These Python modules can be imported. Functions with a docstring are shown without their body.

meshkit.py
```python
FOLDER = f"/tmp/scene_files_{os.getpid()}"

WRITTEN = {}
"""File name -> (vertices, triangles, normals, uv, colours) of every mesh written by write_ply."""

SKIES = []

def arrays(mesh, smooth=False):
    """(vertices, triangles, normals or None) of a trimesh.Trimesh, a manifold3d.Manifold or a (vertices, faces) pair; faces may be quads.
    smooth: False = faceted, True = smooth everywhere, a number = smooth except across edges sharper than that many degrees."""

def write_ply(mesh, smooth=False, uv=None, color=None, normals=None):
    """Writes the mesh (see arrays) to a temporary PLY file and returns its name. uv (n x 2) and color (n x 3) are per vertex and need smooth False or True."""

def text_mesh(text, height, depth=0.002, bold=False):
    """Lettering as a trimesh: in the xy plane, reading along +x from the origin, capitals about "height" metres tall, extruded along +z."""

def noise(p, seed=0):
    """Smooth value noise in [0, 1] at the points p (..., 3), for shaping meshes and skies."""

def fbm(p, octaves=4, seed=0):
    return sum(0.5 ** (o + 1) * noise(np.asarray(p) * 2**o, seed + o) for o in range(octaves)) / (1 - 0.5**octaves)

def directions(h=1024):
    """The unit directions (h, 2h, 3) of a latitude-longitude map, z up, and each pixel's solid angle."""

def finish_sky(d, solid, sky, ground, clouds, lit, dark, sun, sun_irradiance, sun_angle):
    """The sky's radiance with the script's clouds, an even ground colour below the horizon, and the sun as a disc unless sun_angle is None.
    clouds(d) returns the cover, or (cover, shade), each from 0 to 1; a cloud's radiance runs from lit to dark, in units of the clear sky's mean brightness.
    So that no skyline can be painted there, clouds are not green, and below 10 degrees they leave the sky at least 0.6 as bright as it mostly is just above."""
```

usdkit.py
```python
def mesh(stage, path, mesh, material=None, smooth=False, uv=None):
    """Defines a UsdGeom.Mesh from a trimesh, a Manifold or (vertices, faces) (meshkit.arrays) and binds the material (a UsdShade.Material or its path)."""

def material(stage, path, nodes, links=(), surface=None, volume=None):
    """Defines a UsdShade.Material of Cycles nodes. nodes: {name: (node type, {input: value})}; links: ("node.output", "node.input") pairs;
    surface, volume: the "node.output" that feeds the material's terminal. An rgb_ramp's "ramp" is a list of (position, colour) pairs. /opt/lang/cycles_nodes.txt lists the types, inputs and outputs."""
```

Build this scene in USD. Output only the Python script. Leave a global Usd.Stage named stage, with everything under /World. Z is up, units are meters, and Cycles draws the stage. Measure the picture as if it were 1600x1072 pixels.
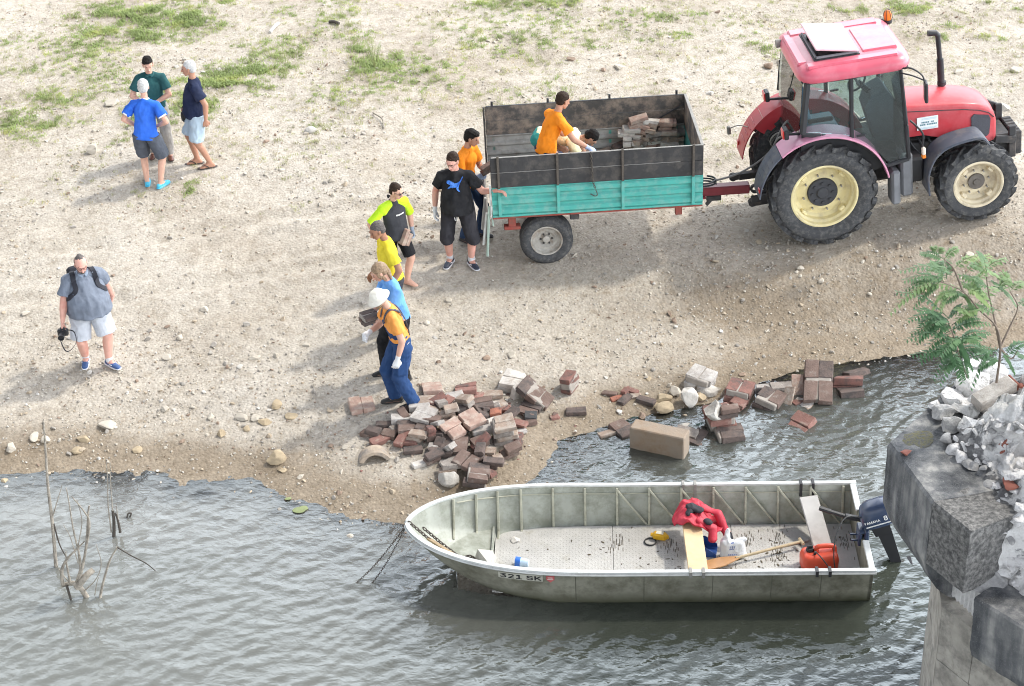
import math, random
import numpy as np, trimesh, shapely, usdkit, meshkit
from shapely.geometry import Polygon
from manifold3d import Manifold, OpType
from pxr import Usd, UsdGeom, UsdLux, UsdShade, Gf, Sdf, Vt
from numpy import sin, cos, tan, radians as RAD, pi as PI

stage = Usd.Stage.CreateInMemory()
UsdGeom.SetStageUpAxis(stage, 'Z'); UsdGeom.SetStageMetersPerUnit(stage, 1.0)
UsdGeom.Xform.Define(stage, '/World'); UsdGeom.Scope.Define(stage, '/World/Looks')
random.seed(7); rng = np.random.default_rng(7)

# ---------------------------------------------------------------- camera, sky, sun, exposure
FPX, EYE, PITCH, ROLL = 2700.0, np.array([0, 0, 11.7]), RAD(31.5), RAD(2.5)
EXPOSURE = -0.22
SUN_AZ, SUN_EL = math.atan2(1.1, 0.50), RAD(53)
c_f = np.array([0, cos(PITCH), -sin(PITCH)]); _u0 = np.array([0, sin(PITCH), cos(PITCH)]); _r0 = np.array([1.0, 0, 0])
c_r = _r0 * cos(ROLL) - _u0 * sin(ROLL); c_u = _r0 * sin(ROLL) + _u0 * cos(ROLL)
cam = UsdGeom.Camera.Define(stage, '/World/camera')
cam.CreateHorizontalApertureAttr(36.0); cam.CreateFocalLengthAttr(36.0 * FPX / 1600)
cam.CreateVerticalApertureAttr(36.0 * 1072 / 1600); cam.CreateExposureAttr(EXPOSURE)
cam.CreateClippingRangeAttr(Gf.Vec2f(0.1, 5000))
_m = Gf.Matrix4d(*[*c_r, 0, *c_u, 0, *(-c_f), 0, *EYE, 1])
UsdGeom.Xformable(cam).AddTransformOp().Set(_m)

sundir = np.array([sin(SUN_AZ) * cos(SUN_EL), cos(SUN_AZ) * cos(SUN_EL), sin(SUN_EL)])
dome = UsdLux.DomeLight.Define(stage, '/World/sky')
sky = usdkit.material(stage, '/World/Looks/sky', {      # a hazy summer sky: broken white cloud, whiter towards the sun and the horizon
    'tc': ('texture_coordinate', {}), 'sep': ('separate_xyz', {}),
    'sky': ('sky_texture', {'sky_type': 'single_scattering', 'sun_disc': False, 'sun_elevation': float(SUN_EL), 'sun_rotation': float(SUN_AZ), 'aerosol_density': 2.5}),
    'map': ('mapping', {'mapping_type': 'point', 'scale': (1.0, 1.0, 1.8)}),
    'n': ('noise_texture', {'scale': 2.6, 'detail': 6.0, 'roughness': 0.6}),
    'dot': ('vector_math', {'math_type': 'dot_product', 'vector2': tuple(float(v) for v in sundir)}),
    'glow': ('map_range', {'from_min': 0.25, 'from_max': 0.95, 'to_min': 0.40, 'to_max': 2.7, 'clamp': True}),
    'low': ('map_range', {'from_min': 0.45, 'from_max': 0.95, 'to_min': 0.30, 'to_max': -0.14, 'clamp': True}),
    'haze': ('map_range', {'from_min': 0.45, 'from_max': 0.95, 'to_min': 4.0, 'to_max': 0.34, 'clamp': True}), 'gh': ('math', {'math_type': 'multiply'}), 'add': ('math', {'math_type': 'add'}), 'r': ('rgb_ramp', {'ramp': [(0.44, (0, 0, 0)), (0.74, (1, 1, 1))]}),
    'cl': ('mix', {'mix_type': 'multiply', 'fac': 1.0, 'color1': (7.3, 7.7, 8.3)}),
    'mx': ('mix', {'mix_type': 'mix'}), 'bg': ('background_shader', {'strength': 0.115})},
    [('tc.generated', 'map.vector'), ('map.vector', 'n.vector'), ('tc.generated', 'dot.vector1'), ('dot.value', 'glow.value'), ('tc.generated', 'sep.vector'), ('sep.z', 'low.value'), ('n.fac', 'add.value1'), ('low.result', 'add.value2'), ('add.value', 'r.fac'),
     ('sep.z', 'haze.value'), ('glow.result', 'gh.value1'), ('haze.result', 'gh.value2'), ('gh.value', 'cl.color2'), ('r.color', 'mx.fac'), ('cl.color', 'mx.color2'), ('sky.color', 'mx.color1'), ('mx.color', 'bg.color')], surface='bg.background')
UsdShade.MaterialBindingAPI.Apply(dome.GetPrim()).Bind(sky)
dome.GetPrim().SetCustomDataByKey('kind', 'structure')
sun = UsdLux.DistantLight.Define(stage, '/World/sunlight')
sun.CreateIntensityAttr(0.9); sun.CreateAngleAttr(4.0); sun.CreateColorAttr(Gf.Vec3f(1.0, 0.955, 0.87)); sun.CreateNormalizeAttr(True)
_z = sundir; _x = np.cross([0, 0, 1.0], _z); _x /= np.linalg.norm(_x); _y = np.cross(_z, _x)
UsdGeom.Xformable(sun).AddTransformOp().Set(Gf.Matrix4d(*[*_x, 0, *_y, 0, *_z, 0, 0, 0, 30, 1]))

# ---------------------------------------------------------------- helpers
COUNT = {}
def fresh(parent, name):
    k = (parent, name); n = COUNT.get(k, 0); COUNT[k] = n + 1
    return f'{parent}/{name}' + (f'_{n:03d}' if n else '')

def tag(path, label=None, cat=None, group=None, kind=None):
    p = stage.GetPrimAtPath(path)
    for k, v in (('label', label), ('category', cat), ('group', group), ('kind', kind)):
        if v: p.SetCustomDataByKey(k, v)
    return path

def thing(name, label, cat, loc=(0, 0, 0), rot=None, group=None):
    path = fresh('/World', name); x = UsdGeom.Xform.Define(stage, path)
    m = np.eye(4)
    if rot is not None: m[:3, :3] = np.asarray(rot).T
    m[3, :3] = loc
    x.AddTransformOp().Set(Gf.Matrix4d(m.tolist()))
    return tag(path, label, cat, group)

def add(parent, name, mesh, mat, smooth=35, label=None, kind=None):
    path = fresh(parent, name)
    usdkit.mesh(stage, path, mesh, mat, smooth=smooth)
    if label or kind: tag(path, label, None, None, kind)
    return path

def rot(yaw=0, pitch=0, roll=0):
    cy, sy, cp, sp, cr, sr = cos(yaw), sin(yaw), cos(pitch), sin(pitch), cos(roll), sin(roll)
    return np.array([[cy, -sy, 0], [sy, cy, 0], [0, 0, 1]]) @ np.array([[cp, 0, -sp], [0, 1, 0], [sp, 0, cp]]) @ np.array([[1, 0, 0], [0, cr, -sr], [0, sr, cr]])

def V(*a): return np.array(a, float)
def unit(v): v = np.asarray(v, float); return v / (np.linalg.norm(v) + 1e-12)

def cbox(c, s, b=0.006, R=None):
    """a box with chamfered edges: centre, full size"""
    h = np.asarray(s, float) / 2; b = min(b, h.min() * 0.6); P = []
    for sx in (-1, 1):
        for sy in (-1, 1):
            for sz in (-1, 1):
                q = np.array([sx, sy, sz]) * h
                for k in range(3):
                    r = q - np.array([sx, sy, sz]) * b; r[k] = q[k]; P.append(r)
    P = np.array(P)
    if R is not None: P = P @ np.asarray(R).T
    return trimesh.convex.convex_hull(P + np.asarray(c, float))

def bar(a, b, w, t, b_=0.004, up=(0, 0, 1)):
    """a rectangular bar from a to b; w across, t along 'up'"""
    a, b = np.asarray(a, float), np.asarray(b, float); d = b - a; L = np.linalg.norm(d); x = d / L
    u = np.asarray(up, float); y = np.cross(u, x)
    if np.linalg.norm(y) < 1e-4: y = np.cross([0, 1.0, 0.1], x)
    y = unit(y); z = np.cross(x, y)
    return cbox((a + b) / 2, (L, w, t), b_, np.stack([x, y, z], 1))

def tube(pts, r, n=8, caps=True):
    p = np.asarray(pts, float); r = np.broadcast_to(np.asarray(r, float), (len(p),))
    t = np.gradient(p, axis=0); t /= np.linalg.norm(t, axis=1, keepdims=True) + 1e-12
    a = np.zeros_like(p); ref = np.array([0, 0, 1.0]) if abs(t[0, 2]) < 0.9 else np.array([1.0, 0, 0])
    v = unit(np.cross(t[0], ref))
    for i in range(len(p)):
        v = unit(v - t[i] * (v @ t[i])); a[i] = v
    b = np.cross(t, a); ang = np.arange(n) * 2 * PI / n
    P = (p[:, None] + r[:, None, None] * (cos(ang)[None, :, None] * a[:, None] + sin(ang)[None, :, None] * b[:, None])).reshape(-1, 3)
    F = []
    for i in range(len(p) - 1):
        for j in range(n):
            q = [i * n + j, i * n + (j + 1) % n, (i + 1) * n + (j + 1) % n, (i + 1) * n + j]
            F += [[q[0], q[1], q[2]], [q[0], q[2], q[3]]]
    if caps:
        k = len(P); P = np.vstack([P, p[0], p[-1]]); e = (len(p) - 1) * n
        for j in range(n):
            F += [[k, (j + 1) % n, j], [k + 1, e + j, e + (j + 1) % n]]
    return trimesh.Trimesh(P, np.array(F), process=False)

def smoothpath(pts, n=24):
    """Catmull-Rom through pts"""
    p = np.asarray(pts, float); p = np.vstack([2 * p[0] - p[1], p, 2 * p[-1] - p[-2]]); out = []
    m = len(p) - 3
    for s in np.linspace(0, m - 1e-6, n):
        i = int(s); t = s - i; a, b, c, d = p[i:i + 4]
        out.append(0.5 * (2 * b + (c - a) * t + (2 * a - 5 * b + 4 * c - d) * t * t + (3 * b - a - 3 * c + d) * t ** 3))
    return np.array(out)

def lathe(prof, n=48, axis='y', close=False):
    """profile of (radius, along) turned about an axis"""
    pr = np.asarray(prof, float); k = len(pr); ang = np.arange(n) * 2 * PI / n
    P = np.zeros((n, k, 3))
    P[:, :, 0] = cos(ang)[:, None] * pr[None, :, 0]; P[:, :, 2] = sin(ang)[:, None] * pr[None, :, 0]; P[:, :, 1] = pr[None, :, 1]
    if axis == 'z': P = P[:, :, [0, 2, 1]]
    if axis == 'x': P = P[:, :, [1, 0, 2]]
    F = []; kk = k if close else k - 1
    for i in range(n):
        for j in range(kk):
            a, b, c, d = i * k + j, ((i + 1) % n) * k + j, ((i + 1) % n) * k + (j + 1) % k, i * k + (j + 1) % k
            F += [[a, b, c], [a, c, d]]
    m = trimesh.Trimesh(P.reshape(-1, 3), np.array(F), process=True); m.update_faces(m.nondegenerate_faces()); m.fix_normals()
    return m

def cat(*ms):
    L = []
    for m in ms: L += m if isinstance(m, list) else [m]
    return trimesh.util.concatenate(L)

def moved(m, t=(0, 0, 0), R=None):
    m = m.copy()
    if R is not None: m.vertices = m.vertices @ np.asarray(R).T
    m.vertices = m.vertices + np.asarray(t, float); return m

def plate(poly, th, to3):
    """a flat polygon (2-D) with thickness; to3 maps (u, v, w) arrays to points"""
    m = trimesh.creation.extrude_polygon(Polygon(poly) if not isinstance(poly, Polygon) else poly, th, engine='earcut')
    v = m.vertices; m.vertices = np.stack(to3(v[:, 0], v[:, 1], v[:, 2] - th / 2), 1); m.fix_normals(); return m

def strip(path, widths, th=0.012):
    """a sheet following path points (m,3) with a sideways vector per point (m,3) on both sides"""
    p = np.asarray(path, float); w = np.asarray(widths, float); t = np.gradient(p, axis=0)
    n = np.cross(t, w); n /= np.linalg.norm(n, axis=1, keepdims=True) + 1e-12; n *= th / 2
    P = np.stack([p + w + n, p - w + n, p - w - n, p + w - n], 1).reshape(-1, 3); F = []
    for i in range(len(p) - 1):
        for j in range(4):
            q = [i * 4 + j, i * 4 + (j + 1) % 4, (i + 1) * 4 + (j + 1) % 4, (i + 1) * 4 + j]
            F += [[q[0], q[1], q[2]], [q[0], q[2], q[3]]]
    e = (len(p) - 1) * 4; F += [[0, 2, 1], [0, 3, 2], [e, e + 1, e + 2], [e, e + 2, e + 3]]
    m = trimesh.Trimesh(P, np.array(F), process=False); m.fix_normals(); return m

def fbm(p, o=3, seed=0): return meshkit.fbm(p, o, seed)

def rough(m, size=0.06, amp=0.01, freq=8, seed=0):
    v, f = trimesh.remesh.subdivide_to_size(m.vertices, m.faces, size, max_iter=8)
    m = trimesh.Trimesh(v, f, process=True); n = m.vertex_normals
    m.vertices = m.vertices + n * ((fbm(m.vertices * freq + 50, 3, seed) - 0.5) * 2 * amp)[:, None]; return m

def stone(seed, s, sub=2, flat=0.7, ang=0.5):
    """an angular stone of size s, about the origin, resting at z = 0"""
    r = np.random.default_rng(seed); m = trimesh.creation.icosphere(sub, 1.0); v = m.vertices
    for _ in range(9):
        d = unit(r.normal(size=3)); k = r.uniform(0.45, 0.85); o = v @ d
        v = v - np.outer(np.maximum(o - k, 0), d) * (0.6 + ang * 0.8)
    v = v * (1 + (fbm(v * 2.3 + seed * 3.1, 3) - 0.5)[:, None] * 0.25)
    v = v * np.array([r.uniform(0.8, 1.2), r.uniform(0.7, 1.0), flat]) * s / 2
    v[:, 2] -= v[:, 2].min() * 0.75
    return trimesh.Trimesh(v, m.faces, process=False)

# pixel of the 1600 x 1072 photograph -> line of sight -> place on the ground
def ray(px, py): return c_f + c_r * (px - 800) / FPX + c_u * (536 - py) / FPX
def onz(px, py, z=0.0):
    d = ray(px, py); return EYE + d * ((z - EYE[2]) / d[2])

# ---------------------------------------------------------------- materials
MATS = {}
def mat(name, col, rough=0.6, var=0.18, scale=6.0, bump=0.0, bscale=None, metal=0.0, col2=None, amt=0.45, scale2=None, spec=0.5, coat=0.0, soft=0.12, detail=5.0, moss=None):
    """a surface whose colour wanders (var), with patches of col2 (amt of it) and a fine relief"""
    if name in MATS: return MATS[name]
    c = np.array(col, float); N = {'g': ('geometry', {}),
        'n': ('noise_texture', {'scale': float(scale), 'detail': detail, 'roughness': 0.6}),
        'r': ('rgb_ramp', {'ramp': [(0.25, tuple(c * (1 - var))), (0.5, tuple(c)), (0.75, tuple(np.minimum(c * (1 + var), 0.95)))]}),
        'p': ('principled_bsdf', {'roughness': float(rough), 'metallic': float(metal), 'specular_ior_level': float(spec), 'coat_weight': float(coat), 'coat_roughness': 0.15})}
    L = [('g.position', 'n.vector'), ('n.fac', 'r.fac')]
    out = 'r.color'
    if col2 is not None:
        N['n2'] = ('noise_texture', {'scale': float(scale2 or scale * 0.6), 'detail': 7.0, 'roughness': 0.68})
        N['r2'] = ('rgb_ramp', {'ramp': [(1 - amt - soft, (0, 0, 0)), (1 - amt + soft, (1, 1, 1))]})
        N['mx'] = ('mix', {'mix_type': 'mix', 'color2': tuple(col2)})
        L += [('g.position', 'n2.vector'), ('n2.fac', 'r2.fac'), ('r2.color', 'mx.fac'), (out, 'mx.color1')]; out = 'mx.color'
    if moss is not None:            # slime above a waterline: colour and the height where it ends
        N |= {'sz': ('separate_xyz', {}), 'nm': ('noise_texture', {'scale': 5.0, 'detail': 4.0}), 'mo': ('math', {'math_type': 'multiply_add', 'value2': 0.16, 'value3': -0.08}), 'ad': ('math', {'math_type': 'add'}),
              'rm': ('rgb_ramp', {'ramp': [(0.0, (1, 1, 1)), (moss[1], (0, 0, 0))]}), 'mm': ('mix', {'mix_type': 'mix', 'color2': tuple(moss[0])})}
        L += [('g.position', 'sz.vector'), ('g.position', 'nm.vector'), ('nm.fac', 'mo.value1'), ('sz.z', 'ad.value1'), ('mo.value', 'ad.value2'), ('ad.value', 'rm.fac'), ('rm.color', 'mm.fac'), (out, 'mm.color1')]; out = 'mm.color'
    L.append((out, 'p.base_color'))
    if bump:
        N['nb'] = ('noise_texture', {'scale': float(bscale or scale * 5), 'detail': 6.0, 'roughness': 0.65})
        N['b'] = ('bump', {'strength': 0.8, 'distance': float(bump)})
        L += [('g.position', 'nb.vector'), ('nb.fac', 'b.height'), ('b.normal', 'p.normal')]
    MATS[name] = usdkit.material(stage, '/World/Looks/' + name, N, L, surface='p.BSDF'); return MATS[name]

def glass(name, tint, dirt=0.0):
    if name in MATS: return MATS[name]
    MATS[name] = usdkit.material(stage, '/World/Looks/' + name, {
        'f': ('fresnel', {'IOR': 1.5}), 't': ('transparent_bsdf', {'color': tint}), 'g': ('glossy_bsdf', {'roughness': 0.03, 'color': (1, 1, 1)}),
        'd': ('diffuse_bsdf', {'color': (0.35, 0.33, 0.30)}), 'm0': ('mix_closure', {'fac': float(dirt)}), 'm': ('mix_closure', {})},
        [('t.BSDF', 'm0.closure1'), ('d.BSDF', 'm0.closure2'), ('m0.closure', 'm.closure1'), ('g.BSDF', 'm.closure2'), ('f.fac', 'm.fac')], surface='m.closure'); return MATS[name]

def cloth(name, col, var=0.16, rough=0.88):
    c = np.array(col); return mat('cloth_' + name, col, rough, var, 7.0, bump=0.005, bscale=20.0, spec=0.15, col2=tuple(np.minimum(c * 1.18 + 0.018, .85)), amt=0.42, scale2=5.0, soft=.2)

# ---------------------------------------------------------------- terrain: a gravel bank that falls to the river
SHORE_PX = [(-900, 760), (-300, 752), (0, 746), (60, 742), (120, 735), (170, 741), (230, 736), (300, 738), (380, 745), (425, 765), (450, 783), (500, 792), (560, 806), (640, 815), (720, 800),
            (790, 775), (832, 744), (850, 715), (872, 690), (930, 672), (985, 655), (1035, 645), (1090, 634), (1150, 618), (1185, 603), (1235, 585), (1290, 572), (1360, 562), (1430, 553), (1520, 546), (1650, 536), (2400, 480), (3600, 380)]
SHORE = np.array([onz(*p)[:2] for p in SHORE_PX])
LAND = Polygon(np.vstack([SHORE, [[400, 60], [400, 400], [-400, 400], [-400, SHORE[0, 1]]]]))
TR_O, TR_R = V(4.258, 21.233, 0.506), rot(0.051, 0.10, 0.0)          # tractor
TL_O, TL_R = V(0.501, 21.115, 0.458), rot(0.031, 0.007, 0.01)        # trailer
BO_O, BO_R = V(3.60, 14.36, 0.0), rot(PI - 0.056, 0.0, 0.0)          # boat: x forward to the bow

def shore_d(x, y):
    x, y = np.asarray(x, float), np.asarray(y, float); p = np.stack([x, y], -1).reshape(-1, 2); d = np.full(len(p), 1e9)
    for a, b in zip(SHORE[:-1], SHORE[1:]):
        ab = b - a; t = np.clip(((p - a) @ ab) / (ab @ ab), 0, 1); d = np.minimum(d, np.linalg.norm(p - a - t[:, None] * ab, axis=1))
    return np.where(shapely.contains_xy(LAND, p[:, 0], p[:, 1]), d, -d).reshape(x.shape)

def ground_z(x, y, fine=True):
    x, y = np.asarray(x, float), np.asarray(y, float); d = shore_d(x, y)
    far = np.maximum(d - 14, 0)
    h = np.where(d > 0, 1.5 * (1 - np.exp(-np.minimum(d, 40) / 11.5)) + 0.02 * far, np.maximum(-1.9, (0.16 * d - 0.03 * np.minimum(d, 0) ** 2) * np.clip(0.62 + (x + 1.5) * 0.16, 0.28, 1.0)))
    q = np.stack([x, y, 0 * x], -1)
    if fine:
        k = np.clip(np.abs(d) / 0.8, 0.25, 1)
        h = h + (fbm(q * V(.35, 2.4, 1) + 5, 3, 4) - 0.5) * 0.06 * k + (fbm(q * 0.55 + 9, 3, 3) - 0.5) * 0.10 * k + (fbm(q * 2.6, 3, 5) - 0.5) * 0.05 * k + (fbm(q * 9.0, 2, 8) - 0.5) * 0.017
        if TRACKS is not None:
            for tr in TRACKS:          # wheel ruts with low berms
                p = np.stack([x, y], -1).reshape(-1, 2); dd_ = np.full(len(p), 9.0)
                for a, b in zip(tr[:-1], tr[1:]):
                    ab = b - a; t = np.clip(((p - a) @ ab) / (ab @ ab), 0, 1); dd_ = np.minimum(dd_, np.linalg.norm(p - a - t[:, None] * ab, axis=1))
                dd_ = dd_.reshape(x.shape); h = h + (-.034 * np.exp(-(dd_ / .13) ** 2) + .020 * np.exp(-((dd_ - .24) / .07) ** 2)) * (0.5 + fbm(q * 3.1, 2, 19))
    for O, R, x0, x1, y0, y1, soft in ((TR_O, TR_R, -0.7, 2.9, -1.0, 1.0, 1.4), (TL_O, TL_R, -0.9, 2.4, -1.0, 1.0, 0.9)):
        n = R[:, 2]; zp = O[2] - ((x - O[0]) * n[0] + (y - O[1]) * n[1]) / n[2]
        u = (x - O[0]) * R[0, 0] + (y - O[1]) * R[1, 0]; v = -(x - O[0]) * R[1, 0] + (y - O[1]) * R[0, 0]
        du = np.maximum(np.maximum(x0 - u, u - x1), 0); dv = np.maximum(np.maximum(y0 - v, v - y1), 0)
        w = np.clip(1 - np.hypot(du, dv) / soft, 0, 1); w = w * w * (3 - 2 * w)
        zz = zp + ((fbm(q * 2.6, 3, 5) - 0.5) * 0.035 + (fbm(q * 9.0, 2, 8) - 0.5) * 0.02 if fine else 0)
        h = h * (1 - w) + zz * w
    return h

TRACKS = None
def gz(x, y): return float(ground_z(np.array([x]), np.array([y]))[0])
def at(px, py, lift=0.0):
    """the point of the ground (plus lift) that the photograph shows at this pixel"""
    z = 0.3
    for _ in range(12):
        p = onz(px, py, z); z = 0.5 * z + 0.5 * (gz(p[0], p[1]) + lift)
    return onz(px, py, z)

TRACKS = [np.array([onz(*p, z)[:2] for p, z in tr]) for tr in ([((800, 408), .45), ((640, 402), .45), ((430, 430), .4), ((200, 470), .35), ((-60, 480), .3)], [((780, 330), .6), ((620, 322), .6), ((400, 345), .55), ((180, 385), .5), ((-60, 400), .5)], [((1250, 405), .45), ((1000, 440), .35), ((800, 470), .3), ((500, 500), .25)])]
xs = np.concatenate([[-400, -150, -60, -25, -14], np.arange(-11.0, 11.01, 0.055), [14, 25, 60, 150, 400]])
ys = np.concatenate([[-300, -100, -30, -5, 5], np.arange(11.0, 18.0, 0.05), np.arange(18.0, 32.5, 0.065), [36, 45, 70, 150, 400]])
X, Y = np.meshgrid(xs, ys, indexing='ij'); Z = ground_z(X, Y)
def grid_faces(nx, ny):
    i, j = np.meshgrid(np.arange(nx - 1), np.arange(ny - 1), indexing='ij'); a = (i * ny + j).ravel()
    return np.vstack([np.stack([a, a + ny, a + ny + 1], 1), np.stack([a, a + ny + 1, a + 1], 1)])
gm = usdkit.material(stage, '/World/Looks/gravel', {
    'g': ('geometry', {}), 'xyz': ('separate_xyz', {}),
    'n1': ('noise_texture', {'scale': 0.55, 'detail': 6.0, 'roughness': 0.6}), 'n2': ('noise_texture', {'scale': 7.0, 'detail': 8.0, 'roughness': 0.7}),
    'n3': ('noise_texture', {'scale': 38.0, 'detail': 5.0, 'roughness': 0.7}),
    'v': ('voronoi_texture', {'scale': 26.0, 'randomness': 1.0}), 'v2': ('voronoi_texture', {'scale': 58.0, 'randomness': 1.0}),
    'c1': ('rgb_ramp', {'ramp': [(0.28, (0.305, 0.268, 0.220)), (0.48, (0.385, 0.350, 0.300)), (0.72, (0.435, 0.404, 0.358))]}),
    'c2': ('rgb_ramp', {'ramp': [(0.30, (0.70, 0.665, 0.61)), (0.52, (1, 1, 1)), (0.74, (1.09, 1.08, 1.06))]}),
    'c3': ('rgb_ramp', {'ramp': [(0.27, (0.55, 0.51, 0.46)), (0.42, (0.98, 0.97, 0.96)), (0.8, (1.06, 1.05, 1.05))]}),
    'vc': ('separate_color', {'color_type': 'hsv'}),
    'pr': ('rgb_ramp', {'ramp': [(0.0, (0.66, 0.62, 0.56)), (0.3, (0.95, 0.94, 0.91)), (0.8, (1.06, 1.05, 1.03)), (1.0, (1.28, 1.27, 1.24))]}),
    'm1': ('mix', {'mix_type': 'multiply', 'fac': 0.9}), 'm2': ('mix', {'mix_type': 'multiply', 'fac': 0.8}), 'm3': ('mix', {'mix_type': 'multiply', 'fac': 0.75}),
    # wet brown silt at the water edge; darker brown over the low right-hand bank
    'so': ('attribute', {'attribute': 'brownish'}), 'sadd': ('math', {'math_type': 'add'}), 'nsub': ('map_range', {'from_min': 0.3, 'from_max': 0.7, 'to_min': -0.32, 'to_max': 0.32}),
    'sr': ('rgb_ramp', {'ramp': [(0.30, (0, 0, 0)), (0.75, (1, 1, 1))]}),
    'silt': ('mix', {'mix_type': 'multiply', 'color2': (0.61, 0.555, 0.485)}),
    'h': ('math', {'math_type': 'add'}), 'b': ('bump', {'strength': 0.8, 'distance': 0.010}), 'vd': ('math', {'math_type': 'multiply', 'value2': -1.2}),
    'rr': ('map_range', {'from_min': 0.0, 'from_max': 1.0, 'to_min': 0.92, 'to_max': 0.55}),
    'p': ('principled_bsdf', {'specular_ior_level': 0.12})},
    [('g.position', k + '.vector') for k in ('n1', 'n2', 'n3', 'v', 'v2')] + [('n1.fac', 'c1.fac'), ('n2.fac', 'c2.fac'), ('n3.fac', 'c3.fac'), ('v.color', 'vc.color'), ('vc.b', 'pr.fac'),
     ('c1.color', 'm1.color1'), ('c2.color', 'm1.color2'), ('m1.color', 'm2.color1'), ('c3.color', 'm2.color2'), ('m2.color', 'm3.color1'), ('pr.color', 'm3.color2'),
     ('n2.fac', 'nsub.value'), ('so.fac', 'sadd.value1'), ('nsub.result', 'sadd.value2'), ('sadd.value', 'sr.fac'), ('sr.color', 'silt.fac'), ('m3.color', 'silt.color1'), ('silt.color', 'p.base_color'),
     ('v.distance', 'vd.value1'), ('vd.value', 'h.value1'), ('n3.fac', 'h.value2'), ('h.value', 'b.height'), ('b.normal', 'p.normal'), ('sr.color', 'rr.value'), ('rr.result', 'p.roughness')], surface='p.BSDF')
g = usdkit.mesh(stage, '/World/ground', (np.stack([X, Y, Z], -1).reshape(-1, 3), grid_faces(len(xs), len(ys))), gm, smooth=True)
def brownish_at(x, y, z):  # wet edge by height, plus a darker brown over the right-hand bank
    q = np.stack([x, y, 0 * x], -1); d = shore_d(x, y)
    edge = np.clip(1.15 - z / 0.13, 0, 1) * np.clip(1 + z / 0.14, 0.22, 1)
    low = np.exp(-((x - 4.6) / 3.6) ** 2 - ((y - 18.9) / 1.5) ** 2) * 0.60 + np.exp(-((x - 0.6) / 1.0) ** 2 - ((y - 16.2) / 0.7) ** 2) * 0.55 + np.exp(-((x - 3.2) / 5.5) ** 2 - ((y - 20.3) / 1.4) ** 2) * 0.32
    return np.clip(np.maximum(edge, low * (0.55 + 0.9 * fbm(q * 0.9, 3, 21))), 0, 1)
BROWNISH = brownish_at(X, Y, Z).ravel()
pv = UsdGeom.PrimvarsAPI(g).CreatePrimvar('brownish', Sdf.ValueTypeNames.FloatArray, 'vertex'); pv.Set(Vt.FloatArray.FromNumpy(BROWNISH.astype(np.float32)))
tag('/World/ground', kind='structure')

# water: the river surface with small wind ripples, clear over the shallows and turbid where it is deep
wx = np.concatenate([[-400, -150, -60, -25, -14], np.arange(-7, 7.01, 0.026), [14, 25, 60, 150, 400]])
wy = np.concatenate([[-300, -100, -30, -5, 5], np.arange(11.6, 19.4, 0.026), [22]])
WX, WY = np.meshgrid(wx, wy, indexing='ij')
wd = np.maximum(0, -shore_d(WX, WY))
ampw = np.clip(0.25 + wd / 1.2, 0.25, 1.0)
wz = np.zeros_like(WX); r_ = np.random.default_rng(11)
for k in range(46):
    lam = 0.07 * 1.055 ** k + 0.055; th = RAD(-62 + r_.normal(0, 30)); kk = 2 * PI / lam
    wz += 0.0135 * lam * (0.18 + math.exp(-(lam / 0.36) ** 2)) * sin(kk * (WX * cos(th) + WY * sin(th)) + r_.uniform(0, 6.28) + 1.5 * fbm(np.stack([WX * 0.8, WY * 0.8, 0 * WX + k], -1), 2, k)) 
wz *= ampw * 0.30
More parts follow.
